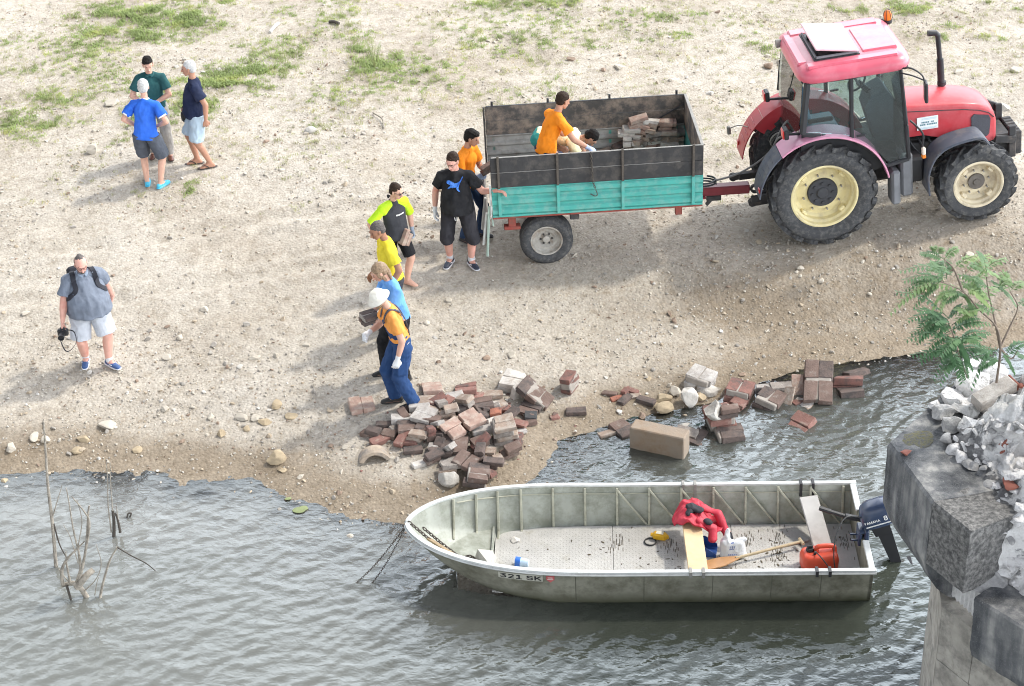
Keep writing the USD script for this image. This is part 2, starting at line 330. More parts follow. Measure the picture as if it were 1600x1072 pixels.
wm = usdkit.material(stage, '/World/Looks/water', {
    'g': ('geometry', {}), 'mp': ('mapping', {'mapping_type': 'point', 'rotation': (0, 0, 0.5), 'scale': (1.0, 1.7, 1.0)}),
    'n': ('noise_texture', {'scale': 8.0, 'detail': 2.5, 'roughness': 0.5, 'distortion': 0.25}), 'b': ('bump', {'strength': 0.7, 'distance': 0.014}),
    'a': ('attribute', {'attribute': 'murk'}), 'f': ('fresnel', {'IOR': 1.8}),
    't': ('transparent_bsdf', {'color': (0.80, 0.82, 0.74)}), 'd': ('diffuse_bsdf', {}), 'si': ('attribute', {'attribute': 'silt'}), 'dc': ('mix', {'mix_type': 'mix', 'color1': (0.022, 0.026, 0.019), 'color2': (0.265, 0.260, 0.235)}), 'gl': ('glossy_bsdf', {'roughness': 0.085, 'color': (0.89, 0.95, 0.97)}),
    'm1': ('mix_closure', {}), 'm2': ('mix_closure', {})},
    [('g.position', 'mp.vector'), ('mp.vector', 'n.vector'), ('n.fac', 'b.height'), ('b.normal', 'f.normal'), ('b.normal', 'gl.normal'),
     ('si.fac', 'dc.fac'), ('dc.color', 'd.color'), ('t.BSDF', 'm1.closure1'), ('d.BSDF', 'm1.closure2'), ('a.fac', 'm1.fac'), ('m1.closure', 'm2.closure1'), ('gl.BSDF', 'm2.closure2'), ('f.fac', 'm2.fac')], surface='m2.closure')
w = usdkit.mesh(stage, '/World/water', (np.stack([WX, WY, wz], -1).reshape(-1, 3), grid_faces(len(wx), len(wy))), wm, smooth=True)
gw = ground_z(WX, WY)
murk = np.clip(1 - np.exp(-np.maximum(-gw, 0) / np.interp(WX, [-1.8, 0.6], [0.07, 0.22])), 0, 0.985).ravel()
pv = UsdGeom.PrimvarsAPI(w).CreatePrimvar('murk', Sdf.ValueTypeNames.FloatArray, 'vertex'); pv.Set(Vt.FloatArray.FromNumpy(murk.astype(np.float32)))
silt = np.clip(np.interp(WX + 0.35 * (fbm(np.stack([WX, WY, 0 * WX], -1) * .9, 3, 77) - .5) * 3, [-1.9, 0.9], [0.40, 0.03]) + 0.16 * np.clip((WY - 14.9) / .5, 0, 1) + .34 * np.exp(-np.maximum(-gw, 0) / .05), 0, .9).ravel()  # silt paleness, near nil south of the boat so the colour darkens its reflection
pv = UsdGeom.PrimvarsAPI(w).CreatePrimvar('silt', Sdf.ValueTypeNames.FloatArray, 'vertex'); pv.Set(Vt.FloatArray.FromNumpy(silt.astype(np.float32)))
tag('/World/water', kind='structure')

# ---------------------------------------------------------------- loose gravel, stones, grass
def instancer(name, protos, mats, pos, quat, scale, idx, kind='stuff'):
    pi = UsdGeom.PointInstancer.Define(stage, '/World/' + name)
    for k, (m, mt) in enumerate(zip(protos, mats)):
        pth = f'/World/{name}/kind_{k:03d}'; usdkit.mesh(stage, pth, m, mt, smooth=False); pi.CreatePrototypesRel().AddTarget(pth)
    pi.CreatePositionsAttr(Vt.Vec3fArray.FromNumpy(np.asarray(pos, np.float32)))
    pi.CreateOrientationsAttr(Vt.QuathArray([Gf.Quath(float(q[0]), float(q[1]), float(q[2]), float(q[3])) for q in quat]))
    pi.CreateScalesAttr(Vt.Vec3fArray.FromNumpy(np.asarray(scale, np.float32)))
    pi.CreateProtoIndicesAttr(Vt.IntArray.FromNumpy(np.asarray(idx, np.int32)))
    tag('/World/' + name, kind=kind)

def randquat(n, r, upright=False):
    if upright:
        a = r.uniform(0, PI, n); return np.stack([cos(a), 0 * a, 0 * a, sin(a)], 1)
    q = r.normal(size=(n, 4)); return q / np.linalg.norm(q, axis=1, keepdims=True)

pebble_tones = [mat('pebble_pale', (0.44, 0.395, 0.325), 0.85, 0.25, 3.0), mat('pebble_grey', (0.33, 0.30, 0.26), 0.85, 0.25, 3.0), mat('pebble_tan', (0.38, 0.31, 0.225), 0.85, 0.25, 3.0), mat('pebble_brown', (0.25, 0.18, 0.13), 0.85, 0.3, 3.0), mat('pebble_white', (0.52, 0.49, 0.44), 0.85, 0.2, 3.0)]
protos, pmats = [], []
for k in range(10):
    s = stone(100 + k, 1.0, 1, 0.55, 0.6); s.vertices -= s.vertices.mean(0); protos.append(s); pmats.append(pebble_tones[k % 5])
r = np.random.default_rng(5)
px, py = r.uniform(-10.5, 10.5, 240000), r.uniform(13.5, 31.5, 240000)
dsh = shore_d(px, py); qq = np.stack([px, py, 0 * px], -1)
dens = 0.055 + 0.40 * (fbm(qq * 0.8, 3, 31) > 0.54) * fbm(qq * 2, 2, 33) + 0.26 * np.exp(-((dsh - 1.4) / 1.4) ** 2)
dens *= np.clip(1.2 - np.maximum(dsh - 6, 0) / 14, 0.45, 1)
keep = (dsh > -0.8) & (r.uniform(0, 1, len(px)) < dens)
px, py, dsh = px[keep], py[keep], dsh[keep]
size = np.clip(r.lognormal(math.log(0.021), 0.52, len(px)), 0.010, 0.11)
idx = r.choice(10, len(px), p=np.array([3, 2.4, 1.2, .7, .9, 3, 2.4, 1.2, .7, .9]) / 16.4)
sc = size[:, None] * r.uniform(0.75, 1.35, (len(px), 3)); pzz = ground_z(px, py) + size * 0.12
fl = r.normal(0, 0.22, (len(px), 2)); a = r.uniform(0, PI, len(px))
quat = np.stack([cos(a), fl[:, 0], fl[:, 1], sin(a)], 1); quat /= np.linalg.norm(quat, axis=1, keepdims=True)
instancer('gravel_stones', protos, pmats, np.stack([px, py, pzz], 1), quat, sc, idx)

# single stones one can tell apart: (px, py, size, flatness, tone)
ST = [(432, 719, .27, .55, 'tan'), (345, 680, .14, .6, 'tan'), (432, 633, .17, .5, 'tan'), (378, 655, .16, .5, 'pale'), (330, 652, .12, .6, 'pale'), (400, 655, .15, .4, 'pale'), (415, 660, .15, .4, 'tan'), (455, 650, .16, .3, 'tan'), (386, 670, .10, .5, 'tan'), (258, 640, .1, .6, 'pale'), (18, 702, .17, .5, 'pale'), (55, 685, .15, .5, 'pale'), (72, 688, .14, .6, 'pale'), (168, 666, .22, .35, 'pale'), (130, 688, .14, .6, 'tan'), (120, 706, .12, .6, 'tan'), (215, 704, .12, .5, 'tan'), (8, 752, .11, .6, 'tan'),
      (320, 484, .13, .5, 'pale'), (385, 508, .1, .6, 'grey'), (282, 528, .13, .5, 'pale'), (335, 540, .1, .6, 'grey'), (398, 560, .12, .5, 'pale'), (262, 560, .13, .5, 'pale'), (432, 556, .11, .5, 'pale'), (480, 540, .1, .5, 'pale'), (208, 515, .08, .5, 'grey'), (115, 355, .10, .5, 'grey'), (40, 490, .10, .5, 'pale'), (370, 590, .08, .5, 'grey'), (285, 600, .08, .5, 'grey'),
      (146, 237, .22, .6, 'pale'), (488, 206, .19, .6, 'white'), (478, 208, .1, .5, 'pale'), (175, 164, .24, .5, 'pale'), (892, 94, .16, .5, 'brown'), (968, 106, .22, .3, 'pale'), (943, 110, .12, .4, 'brown'), (1202, 104, .20, .5, 'brown'), (1218, 98, .13, .5, 'pale'), (1200, 88, .12, .5, 'pale'), (1250, 130, .15, .4, 'pale'), (1110, 147, .16, .4, 'white'), (1160, 165, .11, .4, 'pale'), (1088, 112, .12, .4, 'pale'), (1175, 128, .13, .4, 'pale'), (1498, 113, .16, .4, 'pale'), (1588, 110, .18, .5, 'pale'), (1568, 170, .18, .5, 'white'), (1510, 195, .1, .5, 'pale'), (540, 98, .1, .5, 'grey'), (440, 265, .11, .4, 'pale'), (415, 222, .11, .4, 'brown'), (1455, 398, .12, .5, 'pale'), (1440, 455, .14, .5, 'tan'), (1515, 398, .11, .5, 'pale'),
      (1074, 631, .27, .95, 'white'), (1052, 615, .20, .6, 'pale'), (1107, 614, .22, .55, 'white'), (1036, 625, .20, .5, 'tan'), (1037, 639, .22, .55, 'tan'), (1093, 624, .18, .7, 'tan'), (1070, 676, .24, .5, 'white'), (968, 643, .09, .5, 'white'), (1022, 630, .13, .5, 'tan'), (1003, 652, .14, .5, 'brown'), (1184, 648, .09, .5, 'grey'), (1250, 592, .12, .5, 'tan'), (702, 755, .22, .85, 'white'), (1013, 592, .08, .6, 'tan'), (1160, 585, .1, .5, 'brown'), (700, 470, .11, .4, 'pale'), (668, 505, .1, .5, 'pale'), (800, 555, .16, .3, 'pale'), (760, 560, .1, .5, 'brown'), (690, 452, .09, .5, 'grey'), (540, 700, .1, .5, 'pale'), (530, 770, .09, .5, 'brown'), (610, 575, .08, .5, 'brown'), (470, 745, .08, .5, 'pale'), (440, 735, .11, .4, 'tan')]
TONE = {'pale': (pebble_tones[0], 'pale limestone'), 'grey': (pebble_tones[1], 'grey'), 'tan': (mat('stone_tan', (0.36, 0.285, 0.185), 0.85, 0.25, 9.0, bump=0.006), 'ochre'), 'brown': (pebble_tones[3], 'brown'), 'white': (mat('stone_white', (0.50, 0.475, 0.43), 0.88, 0.16, 9.0, col2=(0.30, 0.27, 0.23), amt=0.44, bump=0.008), 'whitish')}
STL = {(432, 719): 'large ochre stone on the wet gravel just above the left shoreline', (345, 680): 'small ochre stone alone on gravel left of the largest ochre stone', (1074, 631): 'rounded whitish boulder standing among bricks in the shallow water', (702, 755): 'whitish stone in front of the brick pile near the boat bow', (146, 237): 'pale boulder on gravel below the chatting men at the left', (488, 206): 'whitish stone on bare gravel between navy-shirted man and trailer', (175, 164): 'flat pale stone in weeds left of the green polo man', (892, 94): 'dark brown stone on the bank above the trailer', (168, 666): 'flat pale slab stone near the shore behind the dead branches', (1107, 614): 'flat whitish stone beside the brick stack in the shallows', (1070, 676): 'whitish block in water between tan ashlar and brick stack', (1202, 104): 'dark brown stone left of the tractor roof'}
MARKS = [(230, 200, 'the three chatting men'), (930, 230, 'the trailer'), (1380, 220, 'the tractor'), (145, 490, 'the stout photographer'), (610, 480, 'the line of helpers'), (700, 660, 'the brick pile'), (110, 780, 'the dead branches'), (1080, 640, 'the shallows bricks'), (1500, 470, 'the sapling'), (588, 90, 'the tall weed'), (430, 690, 'the ochre shore stones')]
def beside(sx, sy):
    d = [math.hypot((sx - a) * .8, (sy - b) * 1.3) for a, b, _ in MARKS]; a, b, nm = MARKS[int(np.argmin(d))]; dx, dy = sx - a, (sy - b) * 1.5
    return ('left of ' if dx < 0 else 'right of ') + nm if abs(dx) > abs(dy) else ('above ' if dy < 0 else 'below ') + nm
for k, (sx, sy, s, fl_, tn) in enumerate(ST):
    p = at(sx, sy); m, word = TONE[tn]; p[2] -= 0.012
    where = 'shallow water by the bricks' if sx > 980 and sy > 580 else 'the gravel near the left shore' if sy > 580 and sx < 560 else 'the upper grassy bank' if sy < 280 else 'the open gravel bank'
    lab = STL.get((sx, sy), f'{"tiny" if s < .105 else "small" if s < .145 else "fist sized" if s < .19 else "larger"} {word} stone lying on the ground {beside(sx, sy)}')
    path = fresh('/World', 'stone'); usdkit.mesh(stage, path, moved(stone(300 + k, s * 1.12, 3, fl_), p, rot(rng.uniform(0, 6))), m, smooth=28)
    tag(path, lab, 'stone', None if (sx, sy) in STL else f'{word} stones {beside(sx, sy)}')

# grass and weeds
GP = [(240, 22, 95, 32, 1.5), (300, 5, 70, 15, 1.2), (190, 45, 60, 14, .7), (812, 3, 70, 12, 1.6), (595, 102, 58, 18, .9), (575, 78, 26, 20, .8), (640, 112, 40, 8, .5), (362, 132, 55, 24, 1.1), (300, 150, 60, 26, .7), (262, 178, 40, 18, .8), (215, 160, 90, 30, .3), (130, 190, 70, 30, .28), (120, 140, 90, 26, .3), (15, 195, 22, 12, .8), (60, 205, 40, 12, .3), (190, 232, 50, 12, .35), (300, 300, 26, 8, .5), (330, 285, 40, 9, .2), (240, 300, 40, 16, .35),
      (470, 70, 150, 45, .22), (760, 70, 130, 38, .22), (960, 60, 90, 30, .2), (1080, 30, 120, 26, .25), (1330, 12, 90, 12, .4), (1470, 30, 60, 20, .5), (1560, 30, 60, 30, .5), (1500, 60, 80, 14, .25), (40, 60, 70, 30, .18), (110, 90, 80, 26, .3), (485, 175, 40, 18, .2), (520, 165, 20, 10, .35), (640, 155, 14, 7, .5), (500, 150, 60, 20, .2), (840, 150, 40, 10, .2), (1020, 45, 30, 10, .35), (1060, 52, 24, 8, .4), (410, 30, 100, 20, .25), (1190, 75, 90, 20, .22), (450, 215, 60, 10, .15), (640, 210, 20, 6, .35), (535, 230, 18, 6, .3), (475, 195, 16, 6, .5), (1440, 10, 160, 12, .35)]
GC = [(at(a, b)[:2], at(a + c_, b)[:2], at(a, b - d_)[:2], e) for a, b, c_, d_, e in GP]
r = np.random.default_rng(17)
def tuft(seed, n, hgt, wid, spread):
    r = np.random.default_rng(seed); P, F = [], []
    for k in range(n):
        a, l = r.uniform(0, 2 * PI), hgt * r.uniform(0.45, 1.1); o = r.normal(0, spread, 2); d = V(cos(a), sin(a), 0); s = V(-sin(a), cos(a), 0) * wid * r.uniform(.6, 1.2)
        b = V(o[0], o[1], 0); lean = r.uniform(0.2, 1.1); i = len(P)
        P += [b - s, b + s, b + d * l * lean * .4 + V(0, 0, l * .6) + s * .9, b + d * l * lean * .4 + V(0, 0, l * .6) - s * .9, b + d * l * lean + V(0, 0, l * (1 - .35 * lean))]
        F += [[i, i + 1, i + 2], [i, i + 2, i + 3], [i + 3, i + 2, i + 4]]
    return trimesh.Trimesh(np.array(P), np.array(F), process=False)
def leafmat(name, c, tr):
    if name in MATS: return MATS[name]
    c = np.array(c)
    MATS[name] = usdkit.material(stage, '/World/Looks/' + name, {'g': ('geometry', {}), 'n': ('noise_texture', {'scale': 2.2, 'detail': 4.0}), 'r': ('rgb_ramp', {'ramp': [(0.3, tuple(c * 0.7)), (0.55, tuple(c)), (0.75, tuple(c * V(1.45, 1.25, 1.1)))]}),
        'd': ('principled_bsdf', {'roughness': 0.55, 'specular_ior_level': 0.3}), 't': ('translucent_bsdf', {}), 'm': ('mix_closure', {'fac': tr})},
        [('g.position', 'n.vector'), ('n.fac', 'r.fac'), ('r.color', 'd.base_color'), ('r.color', 't.color'), ('d.BSDF', 'm.closure1'), ('t.BSDF', 'm.closure2')], surface='m.closure'); return MATS[name]
gmats = [leafmat('grass_fresh', (0.31, 0.375, 0.145), 0.45), leafmat('grass_pale', (0.34, 0.355, 0.16), 0.45), leafmat('grass_dry', (0.42, 0.37, 0.22), 0.3)]
tp = [tuft(1, 16, .085, .0045, .03), tuft(2, 18, .065, .007, .04), tuft(3, 14, .10, .004, .03), tuft(4, 20, .05, .009, .05), tuft(5, 14, .07, .004, .04), tuft(6, 12, .05, .0045, .05)]
tm = [gmats[0], gmats[0], gmats[1], gmats[0], gmats[1], gmats[2]]
gx, gy = r.uniform(-11, 11, 330000), r.uniform(19.5, 32, 330000); dn = np.zeros(len(gx))
for c0, c1, c2, e in GC:
    u = c1 - c0; v = c2 - c0; lu, lv = np.linalg.norm(u), np.linalg.norm(v); dx, dy = gx - c0[0], gy - c0[1]
    dn += e * np.exp(-((dx * u[0] + dy * u[1]) / lu ** 2) ** 2 - ((dx * v[0] + dy * v[1]) / lv ** 2) ** 2)
qq = np.stack([gx, gy, 0 * gx], -1)
dn = np.minimum(dn, 1.3) * (0.12 + 1.3 * np.clip((fbm(qq * 2.6, 4, 41) - 0.42) * 4, 0, 1) * np.clip((fbm(qq * 7, 2, 42) - .3) * 3, 0, 1)) + 0.20 * np.clip((gy - 21.5) / 4, 0, 1) * (0.25 + np.clip((fbm(qq * 1.1, 4, 43) - 0.42) * 5, 0, 1) * np.clip(1.15 - np.maximum(gx - 1.5, 0) / 5, .3, 1))
keep = r.uniform(0, 1, len(gx)) < np.clip(dn * 0.26, 0, 0.30); gx, gy, dn = gx[keep], gy[keep], dn[keep]
idx = np.where(dn > 0.7, r.choice([0, 1, 3, 3, 1], len(gx)), np.where(dn > 0.25, r.choice([0, 1, 2, 3, 4], len(gx)), r.choice([2, 4, 5, 5, 4], len(gx))))
sc = r.uniform(0.55, 1.25, (len(gx), 1)) * np.array([[1, 1, 1]]) * np.clip(0.6 + dn * 0.5, 0.6, 1.25)[:, None]
instancer('grass', tp, tm, np.stack([gx, gy, ground_z(gx, gy)], 1), randquat(len(gx), r, True), sc, idx)

# ---------------------------------------------------------------- the broken bridge pier at the right, with a sapling on it
pier = thing('bridge_pier', 'broken stone bridge pier with dark cornice and white rubble core beside the boat stern', 'pier')
m_cor = usdkit.material(stage, '/World/Looks/stone_black', {      # black weathered ashlar: rain streaks down the faces, crusts and fine pale specks
    'g': ('geometry', {}), 'mp': ('mapping', {'mapping_type': 'point', 'scale': (7.0, 7.0, 0.9)}), 'n1': ('noise_texture', {'scale': 1.0, 'detail': 5.0, 'roughness': 0.6}), 'n2': ('noise_texture', {'scale': 2.6, 'detail': 7.0, 'roughness': 0.65}), 'n3': ('noise_texture', {'scale': 75.0, 'detail': 4.0, 'roughness': 0.7}),
    'r1': ('rgb_ramp', {'ramp': [(0.30, (0.062, 0.066, 0.072)), (0.50, (0.135, 0.138, 0.142)), (0.66, (0.26, 0.258, 0.25))]}), 'r2': ('rgb_ramp', {'ramp': [(0.35, (0.45, 0.46, 0.47)), (0.5, (1, 1, 1)), (0.68, (1.7, 1.66, 1.56))]}), 'm': ('mix', {'mix_type': 'multiply', 'fac': 0.9}),
    'r3': ('rgb_ramp', {'ramp': [(0.56, (0, 0, 0)), (0.68, (1, 1, 1))]}), 'ml': ('math', {'math_type': 'multiply', 'value2': 0.5}), 'm2': ('mix', {'mix_type': 'mix', 'color2': (0.30, 0.30, 0.29)}), 'b': ('bump', {'strength': 0.8, 'distance': 0.012}), 'p': ('principled_bsdf', {'roughness': 0.85, 'specular_ior_level': 0.3})},
    [('g.position', 'mp.vector'), ('mp.vector', 'n1.vector'), ('g.position', 'n2.vector'), ('g.position', 'n3.vector'), ('n1.fac', 'r1.fac'), ('n2.fac', 'r2.fac'), ('r1.color', 'm.color1'), ('r2.color', 'm.color2'), ('n3.fac', 'r3.fac'), ('r3.color', 'ml.value1'), ('ml.value', 'm2.fac'), ('m.color', 'm2.color1'), ('m2.color', 'p.base_color'), ('n3.fac', 'b.height'), ('b.normal', 'p.normal')], surface='p.BSDF'); MATS['stone_black'] = m_cor
m_cor2 = mat('stone_rough', (0.085, 0.083, 0.08), 0.9, 0.35, 8.0, bump=0.03, bscale=24.0, col2=(0.33, 0.32, 0.30), amt=0.42, scale2=24.0, soft=0.16)
m_shaft = mat('stone_shaft', (0.36, 0.335, 0.29), 0.9, 0.3, 4.0, bump=0.015, bscale=30.0, col2=(0.17, 0.16, 0.14), amt=0.42, scale2=7.0, soft=0.12)
m_core = usdkit.material(stage, '/World/Looks/lime_core', {      # broken white lime mortar with a dark weathered crust on its flanks
    'g': ('geometry', {}), 'n1': ('noise_texture', {'scale': 10.0, 'detail': 7.0, 'roughness': 0.7}), 'n2': ('noise_texture', {'scale': 5.0, 'detail': 7.0, 'roughness': 0.7}), 'n3': ('noise_texture', {'scale': 26.0, 'detail': 6.0, 'roughness': 0.7}), 'a': ('attribute', {'attribute': 'crust'}),
    'r1': ('rgb_ramp', {'ramp': [(0.28, (0.30, 0.285, 0.27)), (0.42, (0.66, 0.645, 0.625)), (0.7, (0.80, 0.79, 0.775))]}), 'r2': ('rgb_ramp', {'ramp': [(0.3, (0.045, 0.046, 0.05)), (0.55, (0.10, 0.10, 0.105)), (0.72, (0.30, 0.30, 0.295))]}),
    'ma': ('math', {'math_type': 'add'}), 'rm': ('rgb_ramp', {'ramp': [(0.93, (0, 0, 0)), (1.01, (1, 1, 1))]}), 'm': ('mix', {'mix_type': 'mix'}), 'b': ('bump', {'strength': 0.9, 'distance': 0.035}), 'p': ('principled_bsdf', {'roughness': 0.93, 'specular_ior_level': 0.2})},
    [('g.position', k_ + '.vector') for k_ in ('n1', 'n2', 'n3')] + [('n1.fac', 'r1.fac'), ('n1.fac', 'r2.fac'), ('n2.fac', 'ma.value1'), ('a.fac', 'ma.value2'), ('ma.value', 'rm.fac'), ('rm.color', 'm.fac'), ('r1.color', 'm.color1'), ('r2.color', 'm.color2'), ('m.color', 'p.base_color'), ('n3.fac', 'b.height'), ('b.normal', 'p.normal')], surface='p.BSDF'); MATS['lime_core'] = m_core
m_lime = mat('lime_white', (0.72, 0.705, 0.69), 0.94, 0.16, 9.0, bump=0.035, bscale=34.0, col2=(0.23, 0.215, 0.205), amt=0.38, scale2=22.0, soft=0.10)
m_greyst = mat('stone_greyish', (0.30, 0.295, 0.29), 0.9, 0.35, 9.0, bump=0.02, bscale=26.0, col2=(0.44, 0.43, 0.41), amt=0.42, scale2=16.0)
m_lichen = mat('lichen_yellow', (0.17, 0.155, 0.055), 0.95, 0.4, 30.0, bump=0.01, bscale=60.0, col2=(0.09, 0.09, 0.09), amt=0.54, scale2=30.0)
A, J, B, D = V(3.225, 12.27), V(3.41, 11.40), V(3.62, 10.98), V(4.42, 9.98)
C2, E2, F2 = V(4.25, 13.45), V(8.5, 9.5), V(8.5, 14.4)
def inset(p, k):
    c = V(4.9, 12.0); d = unit(c - p); return p + d * k
def wedge(p0, p1, zs, ins, depth, amp=0.012, size=0.07, seed=1):
    """a block on the outer edge p0-p1; ins: how far the face has stepped back at each height"""
    n = V(-(p1 - p0)[1], (p1 - p0)[0]); n = unit(n) * (1 if n @ (V(4.9, 12) - p0) > 0 else -1); P = []
    for z, k in zip(zs, ins):
        for p in (p0, p1): P.append([*(p + n * k), z])
    for z in (zs[0], zs[-1]):
        for p in (p0, p1): P.append([*(p + n * depth), z])
    m = trimesh.convex.convex_hull(np.array(P)); return rough(m, size, amp, 7, seed)
e = 0.004
zs, ins = [3.0, 2.97, 2.36, 2.2, 2.05, 1.94, 1.88], [0.02, 0.0, 0.0, 0.05, 0.13, 0.24, 0.36]
def sh(p, q, k): return p + unit(q - p) * k
K = A + (J - A) * 0.86
# nose stone: full height of the cornice, with the point of the cutwater
def hull_poly(pts, z0, z1): return trimesh.convex.convex_hull(np.array([[*p, z] for p in pts for z in (z0, z1)]))
n1 = unit(V(-(J - A)[1], (J - A)[0])); n1 = n1 if n1[0] > 0 else -n1
nose = []
for z, k in zip(zs, ins):
    s_ = unit(C2 - A); n2 = V(s_[1], -s_[0]); a_ = A + unit(n1 + n2) * k * 1.2
    nose += [[*a_, z], [*(sh(J, A, e) + n1 * k), z], [*(A + s_ * 0.9 + n2 * k), z]]
for z in (zs[0], zs[-1]): nose += [[*(sh(J, A, e) + n1 * 0.62), z], [*(A + s_ * 0.9 + n2 * 0.5), z]]
add(pier, 'cornice_block', rough(trimesh.convex.convex_hull(np.array(nose)), 0.06, 0.010, 7, 1), m_cor, 30)
add(pier, 'cornice_block', wedge(sh(J, B, e), sh(B, J, 0.0), [3.0, 2.97, 2.36], [0.015, 0.0, 0.0], 0.62, 0.016, 0.05, 2), m_cor2, 30)
add(pier, 'cornice_block', wedge(sh(B, D, 0.10) + V(.02, .02), D, [2.36, 2.34, 1.80, 1.70], [0.02, 0.0, 0.03, 0.06], 0.42, 0.012, 0.06, 3), m_cor, 30)
add(pier, 'cornice_block', wedge(A + unit(C2 - A) * 0.91, C2, zs, ins, 0.5, 0.012, 0.08, 4), m_cor, 30)
li = trimesh.creation.icosphere(3, 1.0); li.vertices *= V(.20, .12, .005); li.vertices[:, :2] *= (1 + 0.5 * (fbm(li.vertices * 14, 3, 6) - .5))[:, None]
add(pier, 'lichen_patch', moved(li, (A[0] + .24, A[1] + .02, 3.0), rot(RAD(30))), m_lichen, 60)
# shaft: coursed ashlar below the cornice
def shaft_ring(k):
    return [C2 + V(.5, -.3) * k * 2, A + V(.47, -.15), J + V(.18, -.02), B + V(.17, .06), D + V(.12, .16), E2 + V(0, .2)]
ring = shaft_ring(0.25); zz = [1.885, 1.30, 0.72, 0.14, -0.45, -1.1]
for c, (z1, z0) in enumerate(zip(zz[:-1], zz[1:])):
    for i in range(len(ring) - 1):
        p0, p1 = ring[i], ring[i + 1]; L = np.linalg.norm(p1 - p0); n = max(1, int(round(L / 0.72)))
        cut = np.linspace(0, 1, n + 1) if c % 2 == 0 or n == 1 else np.concatenate([[0], (np.arange(n) + 0.5) / n, [1]])
        if L > 3: cut = cut[:3]
        for t0, t1 in zip(cut[:-1], cut[1:]):
            a_, b_ = p0 + (p1 - p0) * t0, p0 + (p1 - p0) * t1; u_ = unit(b_ - a_) * 0.004
            top = z1 if c else (1.695 if i == 3 else 1.875 if i < 2 else 1.90)
            add(pier, 'shaft_stone', wedge(a_ + u_, b_ - u_, [top - .004, z0 + .004], [0.0, 0.0], 0.4, 0.007, 0.16, 10 + c * 9 + i), m_shaft, 30)
# rubble core: rises from the broken edge to a mound
poly = Polygon([A + V(.30, .04), J + V(.28, .06), B + V(.22, .14), D + V(.16, .2), E2, F2, C2 + V(.1, -.2)])
gx_, gy_ = np.meshgrid(np.arange(3.2, 6.6, 0.021), np.arange(9.6, 14.2, 0.021), indexing='ij')
P2 = np.stack([gx_.ravel(), gy_.ravel()], 1); ins_ = shapely.contains_xy(poly, P2[:, 0], P2[:, 1]).reshape(gx_.shape)
from shapely.geometry import Point, LineString
dd = shapely.distance(shapely.points(P2), poly.exterior).reshape(gx_.shape)
dBD = shapely.distance(shapely.points(P2), LineString([B + V(.0, .05), D])).reshape(gx_.shape)
q = np.stack([gx_, gy_, 0 * gx_], -1)
rg = 1 - np.abs(2 * fbm(q * 2.3, 4, 61) - 1); cr = fbm(q * 6.5, 3, 63); crag = np.round(fbm(q * 3.8, 3, 67) * 8) / 8
up = np.clip((dd - 0.11) / 1.35, 0, 1)
top = 2.95 + 0.22 * up * np.clip((gy_ - 11.3) / .8, 0, 1) + 0.80 * (0.35 * up + 0.65 * (np.floor(up * 5 + (fbm(q * 1.8, 3, 81) - .5) * 2.4) / 5 + .2 * np.clip(((up * 5 + (fbm(q * 1.8, 3, 81) - .5) * 2.4) % 1 - .75) / .25, 0, 1))) * (1 - 0.25 * np.clip((gx_ - 5) / 2, 0, 1)) + (rg - 0.55) * 0.34 * np.clip(up * 3, 0.0, 1) + (crag - .5) * .46 * np.clip(up * 4, 0, 1) + (cr - 0.5) * 0.16 * np.clip(.2 + up * 5, 0, 1) - .10 * np.clip(fbm(q * 5.2, 3, 69) - .56, 0, 1) * 4 * np.clip(up * 5, 0, 1)
low = 2.30 + np.clip((dBD - 0.30) / 0.42, 0, 1) * 0.66 + (crag - .5) * .24 + (cr - .5) * .1
side = np.clip((dBD - 0.62) / 0.4, 0, 1); side = side * side * (3 - 2 * side); side[(gy_ > 11.15)] = 1
h_ = top * side + low * (1 - side)
h_ = np.where(ins_, h_, 1.95)
fx = grid_faces(*gx_.shape); ok = ins_.ravel()[fx].any(1)
crust = np.clip(1.25 - np.abs(dd - .24) / .17, 0, 1) * .31 + .20 * (fbm(q * 1.3 + 4, 2, 73) > .56) + .12
us_, inv_ = np.unique(fx[ok], return_inverse=True); crust = crust.ravel()[us_]
rcp = add(pier, 'rubble_core', trimesh.Trimesh(np.stack([gx_.ravel(), gy_.ravel(), h_.ravel()], 1)[us_], inv_.reshape(-1, 3), process=False), m_core, True)
UsdGeom.PrimvarsAPI(stage.GetPrimAtPath(rcp)).CreatePrimvar('crust', Sdf.ValueTypeNames.FloatArray, 'vertex').Set(Vt.FloatArray.FromNumpy(crust.ravel().astype(np.float32)))
def core_z(x, y):
    i, j = int(round((x - 3.2) / 0.021)), int(round((y - 9.6) / 0.021)); return h_[np.clip(i, 0, h_.shape[0] - 1), np.clip(j, 0, h_.shape[1] - 1)]
def core_at(px, py):
    z = 3.3
    for _ in range(25):
        p = onz(px, py, z); z = 0.6 * z + 0.4 * max(core_z(p[0], p[1]), 2.2)
    return onz(px, py, z)
r = np.random.default_rng(23); k = 0
